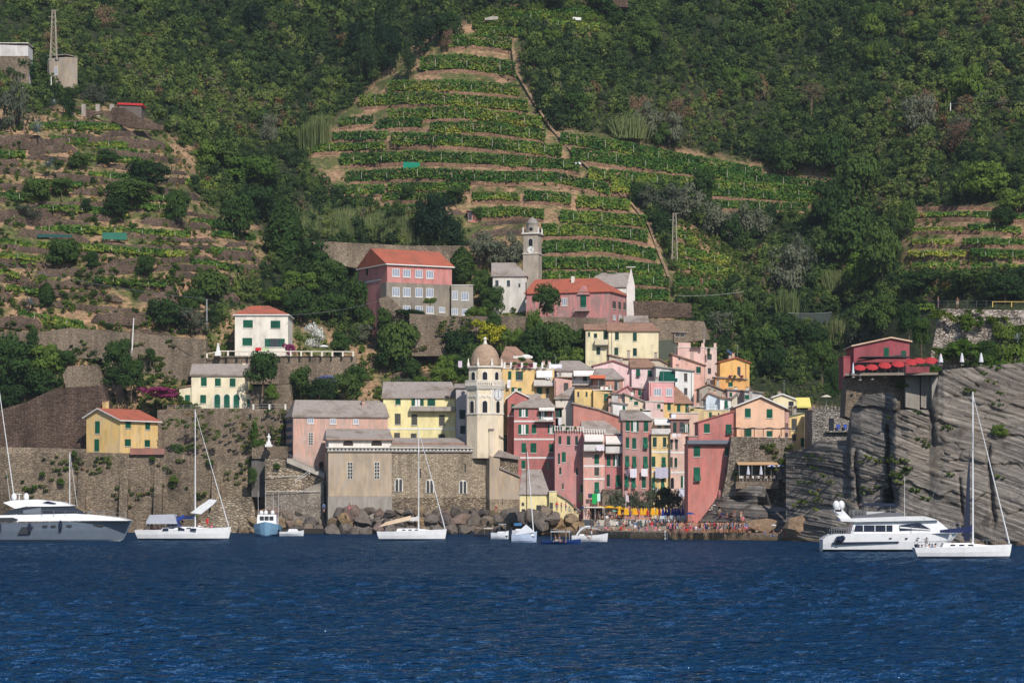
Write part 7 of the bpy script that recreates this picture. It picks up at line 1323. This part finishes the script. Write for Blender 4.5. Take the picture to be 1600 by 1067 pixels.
f = MB(); f.tube((q(834,0)[0], 0, 1), q(824,706)[:1]+(0,)+q(824,706)[1:], .09, .05, HW, 6); f.build('mast', r); f = MB(); m = paint((206,208,216), .8); a, b, c = q(803,836), q(822,819), q(836,831)
f.poly([(a[0], -1, a[1]), (c[0], -1, c[1]), (b[0], 0, b[1])], m); f.poly([(a[0], 1, a[1]), (c[0], 1, c[1]), (b[0], 0, b[1])], m); f.build('boom_tent', r)
r, L, S, q = small_open(800, 826, 840, 'sailboat with a slim dark mast behind the cabin sailboat', (214,216,222), 1.3, name='sailboat', cabin=[(804,832),(806,826),(820,826),(823,832)], B=2.2)
f = MB(); f.tube((q(823,0)[0], 0, 1), (q(822.5,0)[0], 0, q(0,700)[1]), .09, .06, paint((84,62,54)), 6); f.build('mast', r); f = MB(); f.box(q(803,0)[0], q(815,0)[0], -.5, .5, q(0,821)[1], q(0,817)[1], paint((60,120,170))); f.build('blue_cover', r)
# ---------------------------------------------------------------- parasols, laundry, furniture
PARM = {}
def parasol_open(u, v, w, Y, rgb, label, h=2.3, group=None, stripes=None, tilt=0):
    p = P(u, v, Y); s = w*Y/F/2; r = empty('parasol', (p.x, p.y, p.z-h+.5), random.uniform(0, 1), category='parasol', group=group)
    key = ('o', rgb, stripes)
    if key not in PARM:
        f = MB(); m = paint(rgb, .85, .1); m2 = paint(stripes, .85, .1) if stripes else m
        for k in range(8):
            a0, a1 = k*math.pi/4, (k+1)*math.pi/4; c0, s0, c1, s1 = math.cos(a0), math.sin(a0), math.cos(a1), math.sin(a1); mm = m if k % 2 == 0 else m2
            f.poly([(c0, s0, -.30), (c1, s1, -.30), (c1*.55, s1*.55, -.07), (c0*.55, s0*.55, -.07)], mm); f.poly([(c0*.55, s0*.55, -.07), (c1*.55, s1*.55, -.07), (0, 0, .06)], mm); f.poly([(c0, s0, -.36), (c1, s1, -.36), (c1, s1, -.30), (c0, s0, -.30)], mm)
        o = f.build('canopy'); PARM[key] = o.data; bpy.data.objects.remove(o)
    if 'pole' not in PARM: f = MB(); f.tube((0, 0, 0), (0, 0, 1), .035, .03, METAL, 6); f.box(-.22, .22, -.22, .22, 0, .05, CONC); o = f.build('pole'); PARM['pole'] = o.data; bpy.data.objects.remove(o)
    c = link('canopy', PARM[key], r, (0, 0, h)); c.scale = (s, s, s); q = link('pole', PARM['pole'], r); q.scale = (1, 1, h); c.rotation_euler = (tilt, 0, 0); r.rotation_euler.z = 0 if tilt else r.rotation_euler.z; later(r, label, u, v); return r
def parasol_closed(u, vt, vb, Y, rgb, label, group=None, fat=.17):
    p = P(u, vb, Y); h = (vb-vt)*Y/F; r = empty('parasol', p, random.uniform(0, 1), category='parasol', group=group); key = ('c', rgb)
    if key not in PARM:
        f = MB(); f.lathe([(.10, .22), (.30, .26), (.24, .5), (.15, .8), (.05, .97), (.01, 1.0)], paint(rgb, .85, .1), 10); o = f.build('canopy'); PARM[key] = o.data; bpy.data.objects.remove(o)
    if 'pole' not in PARM: parasol_pole()
    c = link('canopy', PARM[key], r); k = fat/.24; c.scale = (k, k, h); q = link('pole', PARM['pole'], r); q.scale = (1, 1, h*.9); later(r, label, u, vt)
for u, v, w in ((1344,577,19),(1363,576,20),(1383,573,21),(1404,571,21),(1425,568,21),(1437,566,20),(1455,565.5,22)): parasol_open(u, v, w, 393.5, (178,62,66), 'open red parasol on the cliff terrace', 2.2, 'red parasols on the cliff terrace', tilt=R(32))
for u in (1470, 1503, 1533): parasol_closed(u, 551 if u > 1480 else 552, 571, 392, (222,220,226), 'closed white parasol below the fort wall', 'closed white parasols', .3)
parasol_closed(1333, 566, 590, 393, (214,220,228), 'closed pale parasol at the corner of the red parasol terrace')
YE, BL = (226,170,44), (40,58,140)
for u, v, w in ((924,796,16),(938,795,18),(952,794.5,18),(968,795.5,16),(974,797,18),(990,799,14)): parasol_open(u, v, w, 444, YE, 'open yellow parasol on the beach terrace', 2.3, 'open yellow parasols')
for u in (967.5,977,980,990,993.5,1002,1007,1010,1018.5,1021,1026.5): parasol_closed(u, 793, 808, 441.5, YE, 'closed yellow parasol on the beach terrace', 'closed yellow parasols', .3)
parasol_closed(1012, 795, 808, 441, (196,48,44), 'closed red parasol among the yellow ones'); parasol_closed(1031, 794, 808, 441, (170,50,50), 'closed dark red parasol between the yellow and blue ones')
for u in (1036,1040.5,1045,1051,1055,1059,1062,1067,1072): parasol_closed(u, 793+random.uniform(-1, 2), 810, 440, BL, 'closed blue parasol beside the red house', 'closed blue parasols', .26)
parasol_open(1078, 805, 16, 418, (30,74,140), 'open blue parasol above the crowd', 2.0); parasol_open(960, 802, 7, 438, (110,200,180), 'small turquoise parasol on the beach', 1.8); parasol_open(1116, 793, 6, 415, WHITE and (232,230,230), 'small white parasol on the rock ledge', 1.4); parasol_open(1209, 824, 9, 404, (226,226,236), 'white parasol at the quay end', 1.3)
for u, w in ((1205, 15), (1219, 12)): parasol_open(u, 731, w, 424.8, (220,220,232), 'blue and white striped parasol on the bastion terrace', 2.2, stripes=(60,70,140))
for u in (1169, 1189): parasol_closed(u, 727, 746, 425.3, (206,206,220), 'closed grey parasol under the sand coloured awning', None, .25)
for u, v in ((1248, 712.5), (1256, 714), (1275, 701)): parasol_open(u, v, 12, 424, (214,214,230), 'blue and white parasol on the rock terrace', 2.0, stripes=(60,70,140))
parasol_open(1291, 622, 17, 432, (222,214,196), 'cream parasol on the roof of the stone tower house', 1.9); parasol_open(506, 543, 16, 531, (236,236,236), 'white parasol in the garden of the white villa', 1.9)
parasol_closed(953.8, 600, 612, 492, (200,196,190), 'folded grey parasol on the orange porch'); parasol_open(822, 558, 20, 503, (236,232,226), 'white parasol on the ochre roof terrace', 2.0)
parasol_open(1225, 739, 0.1+8, 424, (96,90,120), 'dark parasol at the corner of the bastion terrace', 1.8)
def sheet(u0, v0, u1, v1, Y, rgb, label, group='laundry hung from the houses', cat='laundry'):
    S = Y/F; w = (u1-u0)*S; h = (v1-v0)*S; n, m = 8, 5; a = P(u0, v1, Y); V = []; ph = random.uniform(0, 6)
    for j in range(m+1):
        for i in range(n+1): V.append((w*i/n, .08*math.sin(i*1.9+ph)*(1-j/m*.5)-.0, h*j/m+(0 if j else .06*math.sin(i*1.3))))
    F_ = [(j*(n+1)+i, j*(n+1)+i+1, (j+1)*(n+1)+i+1, (j+1)*(n+1)+i) for j in range(m) for i in range(n)]
    o = link('laundry', npmesh('laundry', V, F_, CLOTH), None, a, lin(rgb)); tag(o, label, cat, group)
for q_ in ((984.5,732,995,746,459.2,(214,210,222),'white sheet hanging below a window of the tall brick pink house'),(1002,732,1012,744,459.2,(222,218,224),'smaller white sheet hanging beside the larger sheet of the brick pink house'),(1024,730,1044,747,458.2,(186,182,200),'large grey white sheet hanging across the narrow yellow house'),
 (1018,763,1030,770,458.2,(224,222,230),'white laundry under the lowest yellow house windows'),(1034,763,1042,769,458.2,(220,216,224),'white towel right of the white laundry on the yellow house'),(1059,764,1070,776,457.2,(206,206,222),'pale laundry bundle at the corner of the pale pink house'),(1071,762,1075,770,457.2,(200,204,220),'small pale cloth beside the pale laundry bundle'),
 (978,733,983,743,459.2,(104,96,112),'dark grey cloth left of the hanging white sheet'),(925,771,933,787,460.9,(40,160,84),'bright green sheet hanging on the salmon and grey house'),(933,771,938,783,460.9,(190,224,214),'pale mint cloth beside the bright green sheet'),(919,771,925,778,460.9,(50,70,90),'dark blue clothes left of the bright green sheet'),(905,771,910,783,464,(130,160,96),'green cloth below the propped shutter of the rose pink house'),
 (1050,677,1057,683,456.9,(230,226,228),'white clothes under the dark recessed balcony'),(1058,677,1064,682,456.9,(222,200,204),'pinkish clothes under the dark recessed balcony'),(850,652,864,656,468.4,(236,236,236),'white cloth over the red house balcony rail'),(872,652,878,664,466,(206,204,204),'white cloth hanging from the roof terrace'),(860,569,878,575,504,(222,224,240),'white washing above the ochre roof terrace'),
 (852,584,862,592,498.6,(236,236,240),'white sheet under the white awning of the ochre house'),(1148,629+6,1152,641,475,(200,206,226),'blue white cloth near the white cottage'),(1049,647,1056,655,466,(222,226,238),'white towel on the peach parapet'),(792,594,798,606,499.2,(236,232,236),'white cloth on the balcony beside the bell tower'),(932,696,943,704,460.4,(224,214,224),'pale cloth over the balcony of the salmon and grey house'),
 (399,543,408,549,530,(196,40,50),'red cloth on the villa balustrade'),(409,544,420,549,530,(180,200,150),'pale green cloth on the villa balustrade'),(716,564,722,574,500,(206,190,206),'pale pink cloth behind the dome')): sheet(*q_)
def block(name, u0, v0, u1, v1, Y, d, rgb, label, cat): S = Y/F; f = MB(); f.box(0, (u1-u0)*S, 0, d, 0, (v1-v0)*S, paint(rgb)); tag(f.build(name, None, P(u0, v1, Y)), label, cat)
CHR = []
def chair(u, v, Y, rgb, label, group='chairs on the terraces', cat='chair', rz=0):
    m = paint(rgb)
    r = empty('chair', P(u, v, Y), rz, label=None, category=cat, group=group); later(r, label, u, v)
    f = MB(); f.box(-.25, .25, -.25, .25, .42, .47, m); f.build('seat', r); f = MB(); f.box(-.25, .25, .22, .27, .47, .95, m); f.build('backrest', r)
    for x, y in ((-.22, -.22), (.22, -.22), (-.22, .22), (.22, .22)): f = MB(); f.box(x-.02, x+.02, y-.02, y+.02, 0, .42, m); f.build('leg', r)
for u in (1308, 1319): chair(u+2, 672, 427.2, (50,90,190), 'blue chair on the stone tower ledge', 'blue chairs on the tower ledge')
for i in range(10): chair(1158+i*5.6, 751.5, 425.6+(i % 3)*.5, (226,222,218), 'white chair on the bastion terrace', rz=i*1.3)
for i in range(16): chair(1026+i*3.1, 814.5-(i % 2), 437-(i % 3)*.8, (190,200,210), 'pale chair on the beach terrace', rz=i*1.7)
for i, u in enumerate((1350, 1372, 1392, 1412)): f = MB(); f.box(-.8, .8, -.4, .4, .7, .76, paint((176,60,66))); f.box(-.05, .05, -.05, .05, 0, .7, METAL); f.box(-.3, .3, -.3, .3, 0, .04, METAL); later(tag(f.build('table', None, P(u, 585.5-i*.6, 394.6)), cat='table', group='tables of the red parasol terrace'), 'small red clothed table on the terrace', u, 582)
for k_, u_, v_, w_, h_, Y_ in (('bright',804,568,6,7,499.2),('pinkf',811,571,6,5,499.2),('bright',822,569,10,6,499.2),('pinkf',829,571,7,5,499.2),('bright',842,571,8,5,499.8),('bright',852,572,7,4,499.8),('broad',815,562,14,8,500.5),('bright',1086,539,12,7,515.2),('broad',1092,541,7,5,515.2),('bright',1110,541,6,5,516.2),
    ('pinkf',1141,588,7,5,499.2),('bright',1148,588,6,5,499.2),('pinkf',1158,588,8,5,499.2),('bright',938,605,5,6,499.6),('bright',953,606,5,5,499.6),('broad',1035,552,22,6,536),('bright',886,669,5,5,464.5),('bright',899,668,4,6,464.5),('broad',894,598,5,5,503),('bright',1002,640,5,5,470),('bright',1034,641,5,5,469),('bright',1081,640,6,5,470),('broad',1107,551,5,14,515.6),('bright',880,664,7,4,466)):
    tree(k_, u_, v_, w_, h_, Y=Y_, desc={'pinkf': 'potted pink flowers on a roof terrace', 'bright': 'potted green plant on a roof terrace', 'broad': 'dark potted shrub on a roof terrace'}[k_], trunk=False)['category'] = 'potted plant'
def cafe():
    a = P(913, 812, 443); r = empty('cafe_awning', a, label='white flat canopy over the dark beach bar front', category='canopy'); S = 443/F; f = MB(); f.box(0, 30*S, -1.2, 3, 19*S, 20.4*S, WHITE); f.build('canopy', r); f = MB(); f.box(1, 29*S, 2.6, 2.9, 0, 18*S, DARK); f.build('bar_front', r)
    for k in range(3): f = MB(); f.tube((.2+k*14.6*S, -1, 0), (.2+k*14.6*S, -1, 19*S), .06, .06, METAL); f.build('post', r)
    a = P(978, 813, 442); f = MB(); f.tube((0, 0, 0), (0, 0, 5.2), .05, .04, HW, 5); pl = f.build('flagpole', None, a); tag(pl, 'thin white flagpole on the beach terrace', 'flagpole'); f = MB(); f.prism([(.0, 3.4), (.55, 3.1), (.45, 4.3), (0, 4.6)], -.03, .03, paint((214,190,200))); f.build('flag', pl)
    p = P(949, 800, 452); f = MB(); q = [(-.9, 0), (.9, 0), (.9, 2.2)]+[(.9*math.cos(math.pi*i/8), 2.2+.9*math.sin(math.pi*i/8)) for i in range(1, 9)]; f.prism(q, 0, .4, RUBBLE_L); tag(f.build('shrine', None, p), 'small arched pale shrine at the foot of the stone base wall', 'shrine')
    f = MB(); p = P(1041, 843, 411.6); f.box(-.25, -.15, -.1, 0, 0, 1.6, WHITE); f.box(.15, .25, -.1, 0, 0, 1.6, WHITE)
    for k in range(5): f.box(-.15, .15, -.08, -.02, .15+k*.3, .21+k*.3, WHITE)
    tag(f.build('quay_ladder', None, p), 'white ladder on the face of the quay', 'ladder')
cafe()
# ---------------------------------------------------------------- people
SKIN = mat('sun_tanned_skin', lambda nt: bsdf(nt, ramp(nt, N(nt, 'ObjectInfo').outputs['Random'], [(0, lin((132,90,70))), (.5, lin((176,128,104))), (1, lin((204,160,136)))]), .6))
def skinned(name, joints, edges, m):
    me = bpy.data.meshes.new(name); me.from_pydata([j[0] for j in joints], edges, []); o = bpy.data.objects.new(name, me); col.objects.link(o); md = o.modifiers.new('s', 'SKIN'); md.use_smooth_shade = True
    for v, j in zip(me.skin_vertices[0].data, joints): v.radius = (j[1], j[1] if len(j) < 3 else j[2])
    me.skin_vertices[0].data[0].use_root = True; ss = o.modifiers.new('d', 'SUBSURF'); ss.levels = 1
    dg = bpy.context.evaluated_depsgraph_get(); r = bpy.data.meshes.new_from_object(o.evaluated_get(dg)); r.name = name; bpy.data.objects.remove(o); r.materials.clear(); r.materials.append(m); return r
def person_proto(pose):
    hip = Vector((0, 0, .92)); ln = 0; A = {}
    legs = {'stand': [((.1,0,.88),(.11,-.01,.48),(.11,.02,.07),(.12,-.12,.03)), ((-.1,0,.88),(-.12,.0,.48),(-.13,.03,.07),(-.14,-.1,.03))],
            'walk': [((.1,0,.88),(.11,-.14,.5),(.11,-.2,.08),(.11,-.33,.05)), ((-.1,0,.88),(-.11,.05,.48),(-.11,.28,.12),(-.11,.2,.03))],
            'hip': [((.1,0,.88),(.13,-.03,.48),(.15,.0,.07),(.2,-.12,.03)), ((-.1,0,.88),(-.1,.0,.48),(-.09,.02,.07),(-.1,-.12,.03))]}
    arms = {'stand': [((.19,0,1.42),(.25,.02,1.14),(.25,-.06,.88)), ((-.19,0,1.42),(-.25,.02,1.14),(-.26,-.04,.88))],
            'walk': [((.19,0,1.42),(.24,.12,1.16),(.24,.06,.92)), ((-.19,0,1.42),(-.24,-.1,1.16),(-.22,-.3,1.05))],
            'hip': [((.19,0,1.42),(.38,.05,1.2),(.22,-.04,1.0)), ((-.19,0,1.42),(-.27,-.12,1.2),(-.16,-.28,1.38))]}
    torso = [((0,0,.93),.125,.1),((0,.0,1.12),.115,.085),((0,.0,1.34),.14,.095),((0,.0,1.46),.07,.06),((0,-.01,1.54),.052,.055),((0,-.015,1.63),.085,.095),((0,-.01,1.7),.075,.085)]
    if pose == 'sit':
        dz = -.82; torso = [((p[0], p[1]+.05*(p[2]-.9), p[2]+dz), *r) for p, *r in torso]
        L = [((.1,-.02,.1),(.12,-.42,.28),(.12,-.62,-.02),(.12,-.76,-.03)), ((-.1,-.02,.1),(-.12,-.45,.2),(-.13,-.7,-.02),(-.13,-.84,-.03))]; Am = [((.19,0,.62),(.26,-.02,.36),(.24,.2,.1)), ((-.19,0,.62),(-.26,-.1,.36),(-.16,-.36,.28))]
    elif pose == 'lie':
        torso = [((0, p[2]-.93, .14+.22*(p[2]-.93)), *r) for p, *r in torso]; L = [((.1,-.05,.12),(.11,-.45,.1),(.12,-.85,.07),(.12,-.92,.16)), ((-.1,-.05,.12),(-.14,-.36,.36),(-.13,-.6,.06),(-.13,-.72,.05))]; Am = [((.19,.46,.22),(.34,.3,.1),(.36,.08,.06)), ((-.19,.46,.22),(-.36,.5,.1),(-.2,.72,.12))]
    else: L, Am = legs[pose], arms[pose]
    J = list(torso); E = [(i, i+1) for i in range(len(torso)-1)]
    for l in L:
        b = len(J); J += [(l[0], .085), (l[1], .055), (l[2], .038), (l[3], .035)]; E += [(0, b), (b, b+1), (b+1, b+2), (b+2, b+3)]
    H = []
    for a in Am:
        b = len(J); J += [(a[0], .05), (a[1], .036), (a[2], .026)]; E += [(2, b), (b, b+1), (b+1, b+2)]; H.append((Vector(a[2]), (Vector(a[2])-Vector(a[1])).normalized()))
    body = skinned('body', J, E, SKIN)
    # hands: palm, four fingers and a thumb, joined into the body mesh
    import bmesh
    bm = bmesh.new(); bm.from_mesh(body)
    for c, d in H:
        x = d.orthogonal().normalized(); y = d.cross(x); f = MB(); f.tube(c-d*.02, c+d*.09, .028, .036, SKIN, 6)
        for k in range(4): s = c+d*.085+x*(k-1.5)*.018; mdl = s+d*.035*(1, 1.15, 1.1, .85)[k]; f.tube(s, mdl, .009, .008, SKIN, 4); f.tube(mdl, mdl+(d*.8+y*.5)*.035, .008, .006, SKIN, 4)
        s = c+d*.03+x*.03; f.tube(s, s+(d*.5+x)*.035, .01, .009, SKIN, 4); f.tube(s+(d*.5+x)*.035, s+(d*1.3+x)*.045, .009, .007, SKIN, 4)
        t = bpy.data.meshes.new('t'); t.from_pydata(f.v, [], f.f); bm.from_mesh(t)
    hd = Vector(torso[5][0]); fw = Vector((0, -1, 0)) if pose != 'lie' else Vector((0, -.2, 1)); f = MB(); f.ball(hd+fw*.095-Vector((0, 0, .0)), .016, SKIN, 5, 3); 
    for s in (-1, 1): f.ball(hd+Vector((s*.088, .01, 0)), .022, SKIN, 5, 3, sx=.4)
    t = bpy.data.meshes.new('t'); t.from_pydata(f.v, [], f.f); bm.from_mesh(t); bm.to_mesh(body); bm.free()
    up = (Vector(torso[6][0])-Vector(torso[4][0])).normalized(); f = MB(); f.sm = True; c = hd+up*.03-fw*.022; f.ball(c, .108, TINT, 10, 6, sz=.98)
    if pose == 'lie': pass
    hair = bpy.data.meshes.new('hair'); b2 = [(x, y, z) for x, y, z in f.v]; keep = [i for i, fc_ in enumerate(f.f) if sum(((Vector(b2[j])-hd).dot(fw) > .045 and (Vector(b2[j])-hd).dot(up) < .045) or (Vector(b2[j])-hd).dot(up) < -.07 for j in fc_) < 3]
    hair.from_pydata(b2, [], [f.f[i] for i in keep]); hair.materials.append(TINT)
    def grow(sel, off, nm):
        bm = bmesh.new(); bm.from_mesh(body); bm.normal_update()
        for v in bm.verts: v.co = v.co+v.normal*off
        bmesh.ops.delete(bm, geom=[f_ for f_ in bm.faces if not sel(f_.calc_center_median())], context='FACES'); me = bpy.data.meshes.new(nm); bm.to_mesh(me); bm.free(); me.materials.clear(); me.materials.append(TINT); return me
    if pose == 'sit': lo = lambda c: -.05 < c.z < .26 and c.y > -.3; hi = lambda c: .1 < c.z < .66 and abs(c.x) < .27 and c.y > -.2
    elif pose == 'lie': lo = lambda c: -.2 < c.y < .1; hi = lambda c: .05 < c.y < .5 and abs(c.x) < .2
    else: lo = lambda c: .62 < c.z < 1.03 and abs(c.x) < .2; hi = lambda c: .98 < c.z < 1.47 and abs(c.x) < .26
    return body, hair, grow(lo, .018, 'shorts'), grow(hi, .02, 'top')
PP = {k: person_proto(k) for k in ('stand', 'walk', 'hip', 'sit', 'lie')}
CL = [((226,226,230),'white'),((196,48,52),'red'),((40,54,110),'navy blue'),((36,36,42),'black'),((214,120,140),'pink'),((90,120,160),'blue'),((180,170,150),'beige'),((70,110,90),'green'),((120,120,128),'grey')]
HC = [(40,28,22),(74,50,34),(120,88,54),(28,24,24)]
POSEW = {'stand': 'standing', 'walk': 'walking', 'hip': 'posing', 'sit': 'sitting', 'lie': 'lying'}
def person(u, v, Y, pose, where, rz=None, shirt=None, group='bathers on the quay', z=None, hat=False):
    body, hair, sh, top = PP[pose]; p = P(u, v, Y)
    if z is not None: p.z = z
    r = empty('person', p, random.uniform(-3.1, 3.1) if rz is None else rz, category='person', group=group); s = random.uniform(.94, 1.05); r.scale = (s, s, s)
    link('body', body, r); link('hair', hair, r, color=lin(random.choice(HC))); a, an = random.choice(CL); link('shorts', sh, r, color=lin(a)); shirt = random.random() < .5 if shirt is None else shirt; d = f'in {an} shorts'
    if shirt: b, bn = random.choice(CL); link('top', top, r, color=lin(b)); d = f'in {an} shorts and {bn} top'
    later(r, f'person {POSEW[pose]} {where} {d}', u, v)
random.seed(99)
def surfY(G, u, v): U, Vv, Yg = G; i = int(np.argmin(abs(U-u))); return float(Yg[int(np.argmin(abs(Vv[:, i]-v))), i])
def zq(u, Y): return 1.15
for i in range(142):                                              # dense crowd on the quay
    u = 1042+random.random()**.9*132; Y = random.choice((407.2, 407.9, 408.8, 410, 411.5, 413.5))+(1040-u)*.006+(2 if u < 1060 else 0); person(u, 0, Y, random.choice(('stand', 'stand', 'walk', 'hip', 'stand')), 'in the crowd', z=1.15)
for i in range(9): u = 1100+random.uniform(-55, 80); person(u, 0, 407.0+(1040-u)*.006, 'sit', 'on the quay edge', rz=0, z=1.15)
for i in range(44): u = random.uniform(920, 1042); person(u, 0, random.uniform(422, 440) if u > 990 else random.uniform(432, 440), random.choice(('stand', 'sit', 'lie', 'walk', 'lie', 'sit')), 'on the beach', group='bathers on the beach', z=1.15)
for i in range(34): u = random.uniform(918, 1078); person(u, 0, random.uniform(442.6, 445) if u < 1000 else random.uniform(434.5, 440), random.choice(('stand', 'walk', 'hip', 'sit')), 'by the parasols', group='people on the beach terrace', z=2.9 if u < 1000 else 1.9)
for u, v, Y, p in ((1124,804,414,'stand'),(1128,806,414,'sit'),(1136,808,413,'sit'),(1142,806,413.5,'sit'),(1148,811,412,'stand'),(1158,812,411,'stand'),(1161,813,410.5,'sit'),(1108,797,416,'lie'),(1112,796,416,'sit')): person(u, v+1, surfY(RG2, u, v)-.4, p, 'on the rock ledge', group='bathers on the rock ledge')
for u, v in ((1183,831),(1196,833),(1208,838),(1221,834),(1226,836),(1232,845),(1238,844),(1246,845)): person(u, v, 401-(u-1183)*.04, random.choice(('sit', 'sit', 'lie')), 'at the end of the quay', group='bathers at the end of the quay', shirt=False)
for u, v, Y in ((546,800,478),(506,800,486),(775,799,474),(785,792,478),(870,798,455),(877,800,452),(884,798,452),(890,799,450),(898,803,447),(841,796,463),(848,793,463),(902,803,446),(910,803,445),(915,806,444)): person(u, v, Y, random.choice(('stand', 'stand', 'sit')), 'on the breakwater', group='people on the breakwater')
for u, v, Y, p in ((225,829,408.6,'sit'),(232,829,408.8,'stand'),(238,828,408.6,'sit'),(247,829,409,'sit'),(256,829,408.6,'sit'),(285,822,408.8,'stand'),(312,823,408.8,'sit'),(324,824,408.8,'stand'),(331,824,409,'sit')): person(u, v, Y-.3, p, 'aboard the white sloop', group='people aboard boats')
for u, v, Y, p in ((868,846,367,'sit'),(874,846,368,'sit'),(884,847,367,'stand'),(924,840,390,'stand'),(917,841,390,'sit'),(784,835,421,'sit'),(142,801,397,'sit'),(1436,864,280.6,'sit'),(1441,863,281,'sit'),(1448,863,281,'stand'),(1452,862,281,'sit'),(1457,862,280.6,'sit'),(1461,862,281,'sit')): person(u, v, Y, p, 'aboard a boat', group='people aboard boats')
for u, v, Y in ((1466,480.5,404.5),(1496,481,403.6),(1094,446,570),(1097,445,570),(1124,779,427)): person(u, v, Y, 'stand', 'high above the village' if v < 500 else 'on the rock beside the red house', group='people on the walls')
finish_labels()
# ---------------------------------------------------------------- air
def haze():
    m = bpy.data.materials.new('sea_haze'); m.use_nodes = True; nt = m.node_tree; nt.nodes.clear(); o = nt.nodes.new('ShaderNodeOutputMaterial'); v = nt.nodes.new('ShaderNodeVolumePrincipled')
    v.inputs['Color'].default_value = (.80, .88, 1, 1); v.inputs['Density'].default_value = .00007; v.inputs['Anisotropy'].default_value = .2; nt.links.new(v.outputs[0], o.inputs['Volume'])
    f = MB(); f.box(-1100, 1100, -150, 900, -4, 260, m); tag(f.build('haze'), 'thin blue sea haze', kind='stuff')
haze()
